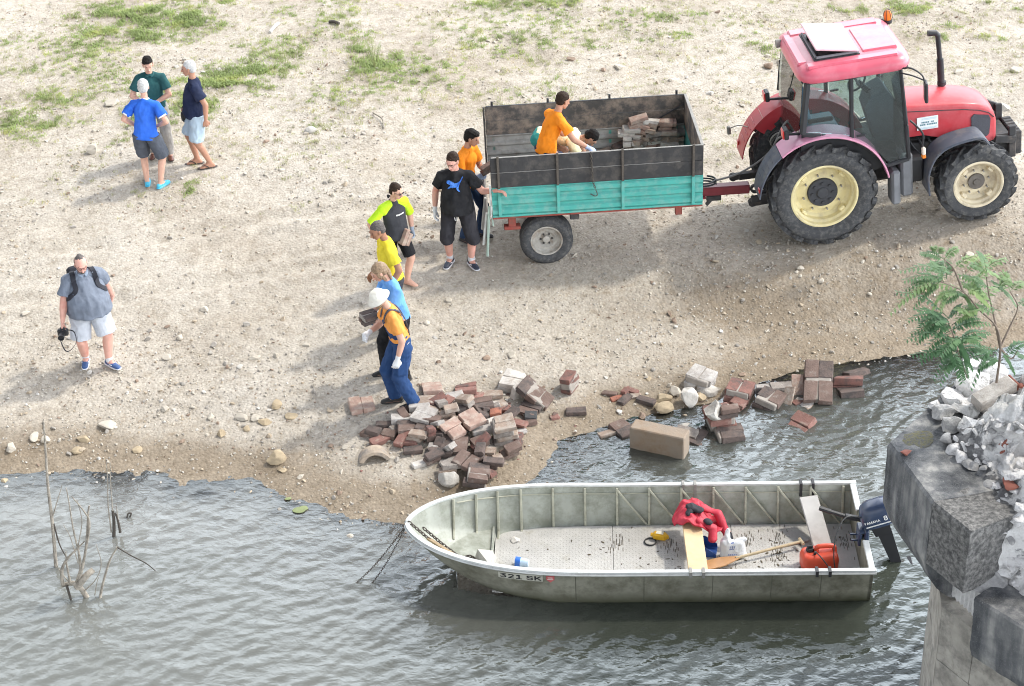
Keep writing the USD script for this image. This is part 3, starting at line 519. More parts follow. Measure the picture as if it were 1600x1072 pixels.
for i in range(420):
    sx, sy = r.uniform(1462, 1600), r.uniform(556, 985)
    if sy > 800 and sx < 1520: continue
    if sy > 700 and sx < 1490: continue
    p = core_at(sx, sy)
    if poly.exterior.distance(Point(p[0], p[1])) < (.16 if p[1] > 11.2 else .1) or not poly.contains(Point(p[0], p[1])): continue
    s = r.choice([0.04, 0.065, 0.10, 0.15], p=[.36, .36, .2, .08]); tone = fbm(np.array([[p[0] * 1.6, p[1] * 1.6, 4]]), 2, 71)[0]
    mm = m_lime if (tone > 0.44 or sy < 640) and r.uniform() < 0.85 else m_greyst
    if r.uniform() < 0.05: mm = mat('brick_bit', (0.24, 0.085, 0.06), 0.9, 0.3, 9.0)
    if k >= 130: break
    add(pier, 'rubble_stone', moved(stone(900 + i, s * 1.35, 2, r.uniform(.3, .6), .8), p - V(0, 0, s * .30), rot(r.uniform(0, 6), r.normal(0, .3), r.normal(0, .3))), mm, 25); k += 1
for sx, sy, s, mm in ((1528, 578, .42, m_lime), (1498, 648, .34, m_lime), (1540, 885, .50, m_greyst), (1585, 870, .42, m_lime), (1575, 935, .36, m_greyst), (1520, 722, .24, m_greyst)):
    p = core_at(sx, sy); add(pier, 'rubble_stone', moved(stone(int(sx * 3 + sy), s, 4, .5, .8), p - V(0, 0, s * .24), rot(s * 20, .12, -.1)), mm, 30)
for i, (sx, sy, s) in enumerate(((1472, 648, .20), (1492, 628, .30), (1508, 640, .26), (1520, 606, .36), (1486, 668, .22), (1545, 590, .34), (1500, 600, .16), (1512, 668, .24), (1478, 690, .16), (1535, 632, .3), (1462, 634, .12))):
    p = onz(sx, sy, 3.03); add(pier, 'rubble_stone', moved(stone(7100 + i, s * 1.1, 4, .62, .8), p - V(0, 0, s * .12), rot(i * 1.3, .08, -.06)), m_lime if i % 4 else m_greyst, 28)
# one long brick on the rubble, and small red chips
p = core_at(1556, 622); p = onz(1552, 622, max(p[2], 3.14))
bm = thing('fallen_brick', 'long grey mortared brick with red broken end lying on the white pier rubble', 'brick', p + V(0, 0, .05), rot(RAD(24), RAD(14), RAD(12)))
add(bm, 'brick', rough(cbox((0, 0, 0), (.40, .15, .11), .012), .04, .006, 9, 3), mat('brick_grey', (0.34, 0.31, 0.28), 0.9, 0.3, 12.0, bump=0.01, col2=(0.5, 0.48, 0.45), amt=.4), 30)
add(bm, 'broken_end', rough(cbox((.212, 0, -.005), (.03, .135, .10), .015), .03, .008, 12, 4), mat('brick_bit', (0.24, 0.085, 0.06), 0.9, 0.3, 9.0), 30)
p = onz(1415, 710, 3.0); ch = fresh('/World', 'brick_chip'); usdkit.mesh(stage, ch, moved(stone(77, .12, 2, .3), p + V(0, 0, .008)), mat('brick_bit', (0.24, 0.085, 0.06), 0.9, 0.3, 9.0), smooth=30); tag(ch, 'small red brick chip lying on the dark cornice of the pier', 'brick chip')

# sapling with pinnate leaves
sap = thing('sapling', 'young green sapling with feathery pinnate leaves growing behind the pier rubble', 'sapling')
bark = mat('bark_sapling', (0.17, 0.13, 0.10), 0.9, 0.3, 20.0)
lf = [leafmat('leaf_deep', (0.095, 0.19, 0.09), 0.35), leafmat('leaf_mid', (0.145, 0.24, 0.12), 0.4), leafmat('leaf_pale', (0.21, 0.31, 0.135), 0.4)]
root = V(*onz(1557, 598, 3.45)); root2 = V(*onz(1512, 590, 3.35))
def pp(px, py, dy=0.0):      # a point of the sapling's volume: at the stem's distance, dy nearer or farther
    d = ray(px, py); return EYE + d * ((root[1] + dy - EYE[1]) / d[1])
paths = [[root, pp(1563, 545), pp(1556, 510, -.05), pp(1530, 484, -.1), pp(1505, 456, -.15), pp(1470, 440, -.2)], [pp(1563, 545), pp(1552, 490, .05), pp(1545, 460, .1), pp(1540, 425, .15)], [pp(1564, 540), pp(1578, 510, .1), pp(1590, 480, .15), pp(1578, 455, .2)],
         [root2, pp(1500, 560, -.15), pp(1490, 525, -.2), pp(1480, 500, -.25)], [pp(1505, 456, -.15), pp(1490, 420, -.1), pp(1475, 405, -.1)], [pp(1563, 545), pp(1580, 560, .05), pp(1590, 548, .05)]]
add(sap, 'stem', tube(smoothpath(paths[0], 26), np.linspace(.0115, .004, 26), 7), bark, 60)
for pth in paths[1:]: add(sap, 'branch', tube(smoothpath(pth, 16), np.linspace(.010, .004, 16), 6), bark, 60)
def frond(a, b, seed, wl):
    r = np.random.default_rng(seed); a, b = np.asarray(a), np.asarray(b); L = np.linalg.norm(b - a); mid = (a + b) / 2 + V(0, 0, L * .14)
    P = smoothpath([a, mid, b], 13); MS = [tube(P, np.linspace(.0032, .0014, 13), 4, False)]; V_, F_ = [], []
    for i in range(2, 13):
        t = unit(P[i] - P[i - 1]); s = unit(np.cross(t, V(0, 0, 1))); l = wl * (0.55 + 0.45 * sin(PI * (i / 12.5) ** .8))
        for sg in (-1, 1):
            d = unit(s * sg + t * .45 + V(0, 0, -.30 + r.normal(0, .14))); w_ = unit(np.cross(d, V(0, 0, 1))) * l * .19; o = P[i]; n = len(V_)
            V_ += [o, o + d * l * .4 + w_, o + d * l, o + d * l * .4 - w_]; F_ += [[n, n + 1, n + 2], [n, n + 2, n + 3]]
    MS.append(trimesh.Trimesh(np.array(V_), np.array(F_), process=False)); return cat(*MS)
FR = [(1475, 405, 1440, 395, .1), (1475, 405, 1495, 388, .0), (1488, 425, 1450, 420, 0), (1490, 420, 1525, 400, .1), (1470, 440, 1425, 440, -.1), (1470, 440, 1408, 472, -.1), (1470, 440, 1428, 478, -.15), (1482, 447, 1462, 497, -.1), (1475, 442, 1455, 410, .1), (1500, 456, 1465, 465, -.2), (1505, 455, 1478, 470, -.2), (1510, 465, 1540, 425, .1), (1540, 425, 1518, 412, .1), (1540, 425, 1560, 435, .2), (1545, 450, 1508, 432, 0), (1548, 470, 1520, 452, 0), (1545, 440, 1572, 460, .2), (1578, 455, 1600, 440, .2), (1590, 478, 1615, 470, .2), (1578, 455, 1566, 425, .2), (1552, 490, 1500, 482, -.1), (1530, 484, 1495, 500, -.2),
      (1480, 500, 1432, 535, -.3), (1480, 500, 1438, 505, -.3), (1485, 510, 1425, 520, -.2), (1488, 520, 1440, 555, -.3), (1490, 525, 1458, 590, -.3), (1495, 540, 1440, 565, -.35), (1498, 550, 1468, 598, -.35), (1490, 515, 1530, 500, -.1), (1495, 530, 1545, 520, -.1), (1498, 545, 1540, 548, -.1), (1500, 555, 1555, 545, 0), (1495, 535, 1470, 560, -.3), (1485, 505, 1460, 525, -.3), (1500, 560, 1510, 590, -.3), (1480, 500, 1500, 478, -.1), (1483, 505, 1455, 490, -.2), (1570, 555, 1600, 535, .1), (1585, 555, 1605, 560, .1), (1560, 560, 1530, 575, -.1), (1565, 550, 1585, 580, -.1), (1492, 528, 1515, 560, -.2), (1540, 478, 1500, 440, 0), (1505, 456, 1520, 480, -.1), (1496, 540, 1520, 575, -.2), (1478, 498, 1420, 500, -.3), (1500, 558, 1475, 580, -.4)]
rf = np.random.default_rng(12); FR = FR + [(a + rf.normal(0, 10), b + rf.normal(0, 10), c + rf.normal(0, 22), d_ + rf.normal(0, 20), dy + rf.normal(0, .12)) for a, b, c, d_, dy in FR if c < 1580]
for i, (a, b, c, d_, dy) in enumerate(FR):
    add(sap, 'leaf', frond(pp(a, b, dy * .6), pp(c, d_, dy), 40 + i, 0.078), lf[0] if b > 495 else lf[1 + i % 2], False)

# ---------------------------------------------------------------- tractor (x forward, y left, z up; origin on the ground under the rear axle)
red = mat('paint_red', (0.43, 0.035, 0.045), 0.45, 0.16, 3.0, coat=0.12, col2=(0.47, 0.095, 0.105), amt=0.42)
pink = mat('paint_pink', (0.56, 0.10, 0.145), 0.36, 0.12, 3.0, coat=0.3, col2=(.60, .20, .24), amt=.40, scale2=2.0)
lilac = mat('paint_lilac', (0.62, 0.27, 0.38), 0.42, 0.10, 5.0, coat=0.2)
hatchm = mat('paint_hatch', (0.72, 0.50, 0.54), 0.35, 0.07, 3.0, coat=0.3)
black = mat('plastic_black', (0.022, 0.022, 0.024), 0.5, 0.25, 9.0)
dark = mat('machine_dark', (0.035, 0.034, 0.034), 0.7, 0.4, 9.0, col2=(0.12, 0.10, 0.085), amt=0.36)
guard = mat('plastic_slate', (0.065, 0.074, 0.097), 0.65, 0.2, 7.0, col2=(.15, .145, .14), amt=.40)
rubber = mat('rubber', (0.040, 0.041, 0.043), 0.85, 0.3, 14.0, bump=0.004, bscale=60.0, col2=(0.12, 0.115, 0.105), amt=0.40, scale2=18.0)
cream = mat('rim_cream', (0.72, 0.62, 0.33), 0.5, 0.10, 7.0, col2=(0.46, 0.38, 0.24), amt=0.40)
cream2 = mat('rim_cream_dusty', (0.66, 0.57, 0.40), 0.6, 0.14, 9.0, col2=(0.36, 0.29, 0.21), amt=0.40)
steel = mat('steel_dusty', (0.25, 0.24, 0.22), 0.6, 0.3, 12.0, metal=0.3)
greyp = mat('tank_grey', (0.17, 0.175, 0.185), 0.7, 0.2, 6.0)
cabglass = glass('cab_glass', (0.76, 0.84, 0.84), 0.035)
amber = mat('lamp_amber', (0.75, 0.22, 0.03), 0.25, 0.1, 9.0); lampred = mat('lamp_red', (0.55, 0.03, 0.03), 0.25, 0.1, 9.0)
trac = thing('tractor', 'faded red farm tractor with pink roof parked at the front of the trailer', 'tractor', TR_O, TR_R)

def tractor_wheel(c, R, W, rr, side, nl, hubr, mr, name='wheel'):
    """side -1: outer face towards -y"""
    w = add(trac, name, lathe([(hubr, -.05), (hubr, .05), (hubr * .6, .06), (hubr * .6, -.06)], 24, close=True), black); s = side
    fix = lambda m: moved(m, c, np.diag([1, -s, 1.0]) if s < 0 else np.eye(3))   # built with the outer face at +y... mirrored below
    def place(m):
        m = m.copy(); v = m.vertices.copy(); v[:, 1] *= s; m.vertices = v + np.asarray(c)
        if s < 0: m.invert()
        return m
    h = W / 2
    prof = [(rr + .005, h * .80), (rr + .03, h * .93), (rr + (R - rr) * .35, h * 1.02), (rr + (R - rr) * .62, h * 1.0), (R - .075, h * .90), (R - .045, h * .70), (R - .036, h * .3), (R - .036, -h * .3), (R - .045, -h * .7), (R - .075, -h * .9), (rr + (R - rr) * .5, -h * 1.02), (rr + .01, -h * .85)]
    ty = [lathe(prof, 72)]
    for half in (1, -1):
        for i in range(nl):
            a0 = 2 * PI * (i + (0.5 if half < 0 else 0)) / nl; da = 0.32 * 20 / nl; w2 = .055 * R / .73; P = []
            for t, rad, dep in ((0.02, R, .05), (0.55, R - .004, .055), (0.98, R - .022, .06)):
                y = half * h * t; a = a0 + da * (t ** 1.2) * 1.1; k = w2 * (0.85 + .3 * t) / R / 1.0
                for sg in (-1, 1):
                    for rd, wk in ((rad, .62), (rad - dep, 1.0)):
                        P.append([(rd) * cos(a + sg * k * wk * .5), y, rd * sin(a + sg * k * wk * .5)])
            P = np.array(P)
            for u in (0, 4):
                ty.append(trimesh.convex.convex_hull(P[u:u + 8]))
            a = a0 + da * 1.1; k = w2 * 1.1 / R; Q = []
            for y, rd in ((half * h * .98, R - .022), (half * h * 1.035, R - .085), (half * h * .95, R - .085), (half * h * .90, R - .04)):
                for sg in (-1, 1): Q.append([rd * cos(a + sg * k * .5 + .05), y, rd * sin(a + sg * k * .5 + .05)])
            ty.append(trimesh.convex.convex_hull(np.array(Q)))
    add(w, 'tyre', place(cat(*ty)), rubber, 35)
    rim = lathe([(rr + .02, h * .80), (rr + .022, h * .90), (rr + .004, h * .93), (rr - .012, h * .88), (rr - .02, h * .62), (rr - .05, h * .50), (rr - .055, h * .15), (rr - .10, h * .02), (hubr + .06, h * .10), (hubr + .02, h * .16), (.05, h * .16), (.05, h * .06), (hubr + .06, 0), (rr - .05, -h * .05), (rr - .03, -h * .8), (rr + .02, -h * .85)], 56)
    add(w, 'rim', place(rim), mr, 35)
    hub = [lathe([(.0001, h * .42), (hubr * .35, h * .42), (hubr * .42, h * .34), (hubr * .95, h * .32), (hubr, h * .25), (hubr, h * .1), (.0001, h * .1)], 36)]
    if name == 'wheel' and R > .6:
        for i in range(8): hub.append(moved(trimesh.creation.cylinder(.019, .03, sections=8), (hubr * .68 * cos(i * PI / 4), h * .34, hubr * .68 * sin(i * PI / 4)), rot(0, 0, PI / 2)))
    add(w, 'hub', place(cat(*hub)), mat('hub_dark', (0.035, 0.036, 0.04), 0.7, 0.3, 9.0) if R > .6 else mat('hub_dusty', (0.12, 0.105, 0.09), 0.7, 0.3, 9.0), 35)
    nb = 8
    for i in range(nb):
        a = i * 2 * PI / nb + .2; rb = (hubr + .055)
        add(w, 'bolt', place(moved(trimesh.creation.cylinder(.013, .05, sections=6), (rb * cos(a), h * .2, rb * sin(a)), rot(0, 0, PI / 2))), steel)
    for i in range(4):
        a = i * PI / 2 + .75; ra = rr - .075
        add(w, 'rim_lug', place(cbox((ra * cos(a), h * .28, ra * sin(a)), (.09, .10, .05), .012, rot(0, a + PI / 2))), mr)
    return w
tractor_wheel((0, -.605, .73), .735, .40, .432, -1, 20, .205, cream); tractor_wheel((0, .605, .73), .735, .40, .432, 1, 20, .205, cream)
tractor_wheel((2.065, -.63, .54), .55, .32, .318, -1, 17, .115, cream2); tractor_wheel((2.065, .63, .54), .55, .32, .318, 1, 17, .115, cream2)

add(trac, 'rear_axle', cat(moved(trimesh.creation.cylinder(.12, 1.0, sections=20), (0, 0, .73), rot(0, 0, PI / 2)), cbox((-.05, 0, .75), (.55, .5, .5), .05)), dark)
add(trac, 'gearbox', cat(cbox((.65, 0, .72), (1.1, .42, .42), .05), cbox((.5, -.33, .62), (.5, .25, .3), .04)), dark)
add(trac, 'engine', cat(cbox((1.65, 0, .86), (.95, .44, .55), .05), cbox((1.5, -.27, .95), (.5, .12, .22), .02), moved(trimesh.creation.cylinder(.06, .3, sections=14), (1.42, -.30, .80)), moved(trimesh.creation.cylinder(.05, .22, sections=14), (1.72, -.29, .86)), cbox((1.85, -.27, 1.0), (.1, .1, .16), .01)), dark)
for k in range(4):
    add(trac, 'engine_hose', tube(smoothpath([(1.25 + k * .13, -.25, 1.15), (1.33 + k * .12, -.36, 1.0), (1.5 + k * .1, -.34, .82), (1.6 + k * .08, -.25, .74)], 14), .016, 6), black)
add(trac, 'front_axle', cat(bar((2.065, -.58, .54), (2.065, .58, .54), .16, .14, .03), cbox((2.1, 0, .6), (.5, .3, .22), .03)), dark)
add(trac, 'front_bracket', cat(cbox((2.50, 0, .80), (.34, .50, .30), .03), cbox((2.66, -.30, .86), (.10, .05, .46), .01), cbox((2.66, .30, .90), (.10, .05, .5), .01), bar((2.42, -.34, .95), (2.70, -.34, .90), .03, .10), bar((2.42, .34, 1.18), (2.66, .34, 1.05), .05, .16)), dark)
add(trac, 'front_weight', cat(*[cbox((2.74, -.22 + k * .088, .80), (.14, .075, .34), .015) for k in range(6)]), dark)
# bonnet, lofted
xs_ = [1.20, 1.45, 1.75, 2.0, 2.2, 2.33, 2.41, 2.455, 2.47]; zt = [1.63, 1.60, 1.565, 1.53, 1.48, 1.42, 1.33, 1.22, 1.10]; zb = [1.18, 1.18, 1.08, .98, .94, .92, .92, .94, 1.0]; ww = [.355, .36, .36, .355, .345, .33, .30, .25, .15]
def bsec(x, t, b, w):
    Y_, Z_ = [], []
    for yy, zz_ in ((-w * .96, b), (-w, b + .10), (-w, t - .12), (-w * .985, t - .05), (-w * .93, t - .01), (-w * .85, t + .012), (-w * .5, t + .042), (0, t + .055), (w * .5, t + .042), (w * .85, t + .012), (w * .93, t - .01), (w * .985, t - .05), (w, t - .12), (w, b + .10), (w * .96, b)):
        Y_.append(yy); Z_.append(zz_)
    return np.stack([np.full(15, x), Y_, Z_], 1)
secs = np.array([bsec(*a) for a in zip(xs_, zt, zb, ww)]); nS, nP = secs.shape[:2]
F_ = []
for i in range(nS - 1):
    for j in range(nP):
        a, b, c, d = i * nP + j, i * nP + (j + 1) % nP, (i + 1) * nP + (j + 1) % nP, (i + 1) * nP + j; F_ += [[a, b, c], [a, c, d]]
F_ += [[0, j + 1, j] for j in range(1, nP - 1)] + [[(nS - 1) * nP, (nS - 1) * nP + j, (nS - 1) * nP + j + 1] for j in range(1, nP - 1)]
bon = trimesh.Trimesh(secs.reshape(-1, 3), np.array(F_), process=True); bon.fix_normals()
bonp = add(trac, 'bonnet', bon, red, 32)
add(bonp, 'seam', tube([(x, -w - .001, t - .065) for x, t, w in zip(xs_[:7], zt, ww)], .006, 5), black)
add(bonp, 'side_grille', plate(Polygon([(2.11, 1.08), (2.30, 1.03), (2.33, 1.06), (2.345, 1.26), (2.32, 1.31), (2.13, 1.36), (2.10, 1.33)]).buffer(.012), .02, lambda u, v, w: (u, np.interp(u, xs_, [-a for a in ww]) - .002 + w, v)), mat('grille', (0.05, 0.05, 0.06), 0.6, 0.3, 90.0, bump=.004, bscale=120.0))
add(bonp, 'front_grille', cbox((2.462, 0, 1.12), (.03, .26, .26), .02), black)
sgn = add(bonp, 'sign_plate', cbox((1.50, -.366, 1.36), (.285, .008, .185), .003), mat('sign_white', (0.74, 0.76, 0.76), 0.5, 0.06, 9.0))
ink = mat('sign_ink', (0.13, 0.24, 0.27), 0.7, 0.2, 60.0); inkl = mat('sign_ink_pale', (0.42, 0.55, 0.60), 0.7, 0.2, 60.0)
for z, h_k, segs, mm in ((1.43, .007, [(1.42, 1.62)], inkl), (1.415, .006, [(1.42, 1.62)], inkl), (1.375, .022, [(1.42, 1.435), (1.44, 1.455), (1.46, 1.472), (1.477, 1.50), (1.505, 1.52), (1.55, 1.56), (1.566, 1.585)], ink), (1.342, .022, [(1.40, 1.42), (1.425, 1.44), (1.445, 1.47), (1.49, 1.51), (1.515, 1.53), (1.535, 1.55), (1.555, 1.575), (1.58, 1.60), (1.605, 1.625)], ink), (1.30, .007, [(1.40, 1.62)], inkl), (1.285, .006, [(1.40, 1.62)], inkl)):
    add(sgn, 'print', cat(*[cbox(((a + b) / 2, -.3712, z), (b - a, .002, h_k), .0004) for a, b in segs]), mm)
# exhaust
add(trac, 'exhaust_pipe', cat(tube([(1.86, .22, 1.45), (1.84, .22, 1.98)], .047, 14), tube([(1.84, .22, 1.96), (1.81, .22, 2.33)], .034, 12), tube([(1.82, .22, 2.31), (1.78, .22, 2.36), (1.68, .22, 2.37)], .040, 12), lathe([(.001, 0), (.06, 0), (.06, .05), (.001, .05)], 14, 'z').apply_translation((1.86, .22, 1.60))), black)
# cab
CW = .74
def cabbar(pts, w=.055, t=.05): return cat(*[bar(a, b, w, t, .012) for a, b in zip(pts[:-1], pts[1:])])
for s in (-1, 1):
    y = s * CW; ye = s * (CW - .03)
    c_top, c_bot, b_top, b_bot, a_top, a_mid, a_bot = (-.14, ye, 2.36), (-.24, y, 1.66), (.42, y, 2.36), (.40, y, 1.50), (1.07, s * .68, 2.36), (1.13, s * .70, 1.55), (1.155, s * .70, 1.05)
    door = [b_bot, (.47, y, 1.42), (.62, y, 1.30), (.75, y, 1.15), (.84, y, 1.02)]
    add(trac, 'pillar', cabbar([c_bot, c_top], .07, .07), black, label='rear pillar of the cab'); add(trac, 'pillar', cabbar([b_bot, b_top]), black); add(trac, 'pillar', cabbar([a_bot, a_mid, a_top]), black)
    add(trac, 'window_rail', cabbar([c_bot, (0, y, 1.60), b_bot]), black); add(trac, 'door_frame', cabbar(door + [a_bot]), black)
    add(trac, 'roof_rail', cabbar([c_top, b_top, a_top], .05, .05), black)
    add(trac, 'cab_skirt', plate([(-.27, 1.30), (-.24, 1.63), (0, 1.57), (.40, 1.47), (.47, 1.39), (.62, 1.27), (.75, 1.12), (.83, .99), (.7, .95), (-.2, 1.2)], .03, lambda u, v, w: (u, s * (CW - .07) + w, v)), black)
    add(trac, 'side_pane', plate([(-.20, 1.69), (-.12, 2.33), (.40, 2.33), (.38, 1.54)], .006, lambda u, v, w: (u, s * (CW - .008) + w, v)), cabglass, False)
    add(trac, 'door_pane', plate([(.44, 1.50), (.445, 2.33), (1.05, 2.33), (1.11, 1.55), (1.13, 1.08), (.88, 1.05), (.78, 1.18), (.64, 1.34)], .006, lambda u, v, w: (u, s * (np.interp(u, [.44, 1.13], [CW - .008, .695])) + w, v)), cabglass, False)
    add(trac, 'door_handle', cbox((.52, s * (CW + .01), 1.52), (.12, .03, .03), .008), black)
    add(trac, 'grab_rail', tube(smoothpath([(1.17, s * .74, 1.62), (1.24, s * .80, 1.55), (1.32, s * .80, 1.42), (1.32, s * .76, 1.22)], 14), .014, 7), black)
    add(trac, 'position_lamp', cbox((1.33, s * .78, 1.17), (.05, .07, .10), .012), mat('lamp_clear', (.7, .6, .5), .3, .1, 9.0)); add(trac, 'turn_lamp', cbox((1.33, s * .78, 1.095), (.05, .07, .05), .01), amber)
    add(trac, 'mirror_arm', cat(tube(smoothpath([(1.06, s * .72, 2.36), (1.16, s * .84, 2.40), (1.27, s * .98, 2.34), (1.30, s * 1.0, 2.2)], 16), .011, 6), tube(smoothpath([(1.06, s * .72, 2.30), (1.18, s * .86, 2.30), (1.31, s * .99, 2.26)], 10), .010, 6)), black)
    add(trac, 'mirror', cbox((1.31, s * 1.0, 2.12), (.045, .17, .27), .015, rot(s * .15)), mat('mirror_glass', (.75, .78, .80), .08, .03, 5.0, metal=1.0) if s > 0 else black)
    add(trac, 'roof_lamp', cbox((1.14, s * .62, 2.36), (.07, .13, .09), .02), black)
# fenders: arches over the rear wheels
def arch(a0, a1, r0, y0, y1, n=26, c=(0, .73)):
    t = np.linspace(RAD(a0), RAD(a1), n); p = np.stack([c[0] + r0 * cos(t), np.full(n, (y0 + y1) / 2), c[1] + r0 * sin(t)], 1); return strip(p, np.tile([0, (y1 - y0) / 2, 0], (n, 1)), .016)
for s in (-1, 1):
    y0, y1 = s * .42, s * .82
    lip = lambda a0, a1, mt, par: add(par, 'lip', tube([(.868 * cos(t), s * .82, .73 + .868 * sin(t)) for t in np.linspace(RAD(a0), RAD(a1), 24)], .012, 6), mt)
    fm = lilac if s < 0 else red
    f_ = add(trac, 'rear_fender', cat(arch(10, 128, .875, y0, y1), plate([(x, z) for x, z in [(.875 * cos(t), .73 + .875 * sin(t)) for t in np.linspace(RAD(12), RAD(140), 20)]] + [(-.45, 1.1), (.5, .95)], .012, lambda u, v, w: (u, s * .43 + w, v))), fm, 40); lip(10, 128, fm, f_)
    g_ = add(trac, 'rear_mudguard', arch(128.5, 172, .872, y0, y1), guard if s < 0 else red, 40)
    for k in range(4): add(g_, 'rib', bar((.882 * cos(RAD(138 + k * 6)), s * .50, .73 + .882 * sin(RAD(138 + k * 6))), (.882 * cos(RAD(138 + k * 6)), s * .74, .73 + .882 * sin(RAD(138 + k * 6))), .01, .012), guard if s < 0 else red)
    add(g_, 'reflector', cbox((.89 * cos(RAD(165)), s * .76, .73 + .89 * sin(RAD(165))), (.02, .08, .06), .008, rot(0, RAD(0))), lampred)
    tl = add(trac, 'tail_lamp', cbox((-.44, s * .62, 1.66), (.06, .16, .14), .012), black, label='rear lamp cluster on the fender'); add(tl, 'lens', cbox((-.478, s * .62, 1.66), (.02, .14, .12), .006), lampred); add(tl, 'stalk', bar((-.44, s * .58, 1.62), (-.24, s * .58, 1.60), .03, .03), black)
    pts = [(1.40, .52), (1.385, .70), (1.40, .86), (1.47, 1.03), (1.58, 1.14), (1.72, 1.20), (1.92, 1.235), (2.10, 1.235), (2.20, 1.13)]
    P = smoothpath([(x, s * .63, z) for x, z in pts], 26); ff = add(trac, 'front_fender', strip(P, np.tile([0, .175, 0], (26, 1)), .018), guard, 40)
    add(ff, 'lip', tube(P + V(0, s * -.0, 0) + V(0, s * .172, -.012), .014, 6), guard); add(ff, 'bracket', tube([(1.9, s * .60, 1.22), (1.95, s * .45, 1.0), (2.0, s * .40, .6)], .018, 6), black)
    add(trac, 'step', cat(cbox((.97, s * .62, .66), (.12, .26, .50), .03), cbox((1.13, s * .55, .80), (.16, .30, .62), .03)), greyp if s < 0 else dark); add(trac, 'battery_box', cbox((1.24, s * .50, .82), (.26, .26, .36), .03), black)
# roof: crowned, with a raised front panel and a tilted hatch
rp = []
for z, gx0, gx1, gy0 in ((2.355, -.235, 1.20, .77), (2.40, -.25, 1.225, .80), (2.47, -.24, 1.215, .785), (2.525, -.19, 1.16, .70), (2.55, -.10, 1.05, .55), (2.562, .05, .95, .35)):
    for t in np.linspace(0, 2 * PI, 48, endpoint=False):
        cx, sx = cos(t), sin(t); e_ = 0.28; rp.append([(gx0 + gx1) / 2 + (gx1 - gx0) / 2 * np.sign(cx) * abs(cx) ** e_, gy0 * np.sign(sx) * abs(sx) ** e_, z])
roof = add(trac, 'roof', trimesh.convex.convex_hull(np.array(rp)), pink, 40)
def slab(x0, x1, y0, y1, z0, z1, b=.02): return cbox(((x0 + x1) / 2, (y0 + y1) / 2, (z0 + z1) / 2), (x1 - x0, y1 - y0, z1 - z0), b)
add(roof, 'front_panel', slab(.64, 1.10, -.46, .30, 2.52, 2.576, .018), pink); add(roof, 'side_ridge', slab(-.12, 1.06, .40, .60, 2.50, 2.568, .02), pink); add(roof, 'side_ridge', slab(-.12, 1.06, -.68, -.53, 2.49, 2.556, .02), pink); add(roof, 'rear_ridge', slab(-.21, -.07, -.5, .5, 2.46, 2.55, .02), pink)
add(roof, 'hatch_opening', cat(slab(.00, .60, -.515, .40, 2.545, 2.567, .006)), black); add(roof, 'hatch_seal', cat(slab(.02, .05, -.5, .38, 2.567, 2.60), slab(.02, .58, -.5, -.47, 2.567, 2.60)), greyp)
ht = add(roof, 'hatch', moved(cbox((0, 0, 0), (.56, .92, .035), .016), (.305, -.05, 2.655), rot(0, RAD(-10.5))), hatchm); add(ht, 'strut', cat(bar((.08, -.30, 2.56), (.07, -.30, 2.69), .06, .03), bar((.08, .20, 2.56), (.07, .20, 2.69), .05, .03)), black)
bc = add(trac, 'beacon', cat(lathe([(.001, 0), (.055, 0), (.06, .02), (.06, .05), (.001, .05)], 18, 'z').apply_translation((1.26, .66, 2.42)), tube([(1.18, .60, 2.38), (1.26, .66, 2.42)], .02, 6)), black)
add(bc, 'dome', lathe([(.05, 0), (.053, .05), (.047, .10), (.03, .125), (.0005, .13)], 18, 'z').apply_translation((1.26, .66, 2.47)), amber)
for k in range(3): add(bc, 'cage_wire', tube([(1.26 + .064 * cos(t) * cos(k * PI / 3), .66 + .064 * cos(t) * sin(k * PI / 3), 2.475 + .145 * sin(t)) for t in np.linspace(0, PI, 14)], .004, 4), black)
add(trac, 'work_lamp', cat(moved(trimesh.creation.cylinder(.055, .07, sections=16), (-.26, .50, 2.44), rot(0, PI / 2))), steel)
# rear and front glass, wiper
add(trac, 'rear_window', plate([(-.60, 1.40), (-.68, 2.0), (-.64, 2.34), (.64, 2.34), (.68, 2.0), (.60, 1.40)], .006, lambda u, v, w: (np.interp(v, [1.4, 2.34], [-.30, -.19]) + w, u, v)), cabglass, False)
add(trac, 'rear_frame', cat(cabbar([(-.30, -.64, 1.38), (-.30, .64, 1.38)], .04, .04), cabbar([(-.19, -.68, 2.36), (-.19, .68, 2.36)], .04, .04)), black); add(trac, 'wiper', tube([(-.31, .22, 2.32), (-.33, .30, 2.0), (-.33, .34, 1.85)], .008, 5), black)
add(trac, 'windscreen', plate([(-.64, 1.58), (-.62, 2.34), (.62, 2.34), (.64, 1.58)], .006, lambda u, v, w: (np.interp(v, [1.58, 2.34], [1.15, 1.09]) + w, u, v)), cabglass, False)
add(trac, 'cab_floor', cat(cbox((.45, 0, 1.02), (1.3, 1.2, .06), .02), cbox((-.22, 0, 1.22), (.10, 1.2, .42), .02), cbox((1.14, 0, 1.3), (.06, 1.25, .55), .02)), dark)
seatm = mat('seat_blue', (0.10, 0.17, 0.24), 0.85, 0.2, 9.0, col2=(.22, .32, .40), amt=.4)
seat = add(trac, 'seat', trimesh.convex.convex_hull(np.vstack([cbox((.12, 0, 1.42), (.46, .48, .12), .04).vertices])), seatm); add(seat, 'backrest', cbox((-.10, 0, 1.76), (.13, .46, .58), .05, rot(0, RAD(8))), seatm); add(seat, 'armrest', cbox((.10, -.27, 1.60), (.34, .06, .06), .02), black); add(seat, 'base', cbox((.12, 0, 1.2), (.3, .3, .34), .03), black); add(seat, 'cushion', cbox((.13, -.05, 1.495), (.36, .34, .05), .02), mat('cushion_grey', (.34, .42, .46), .9, .2, 9.0))
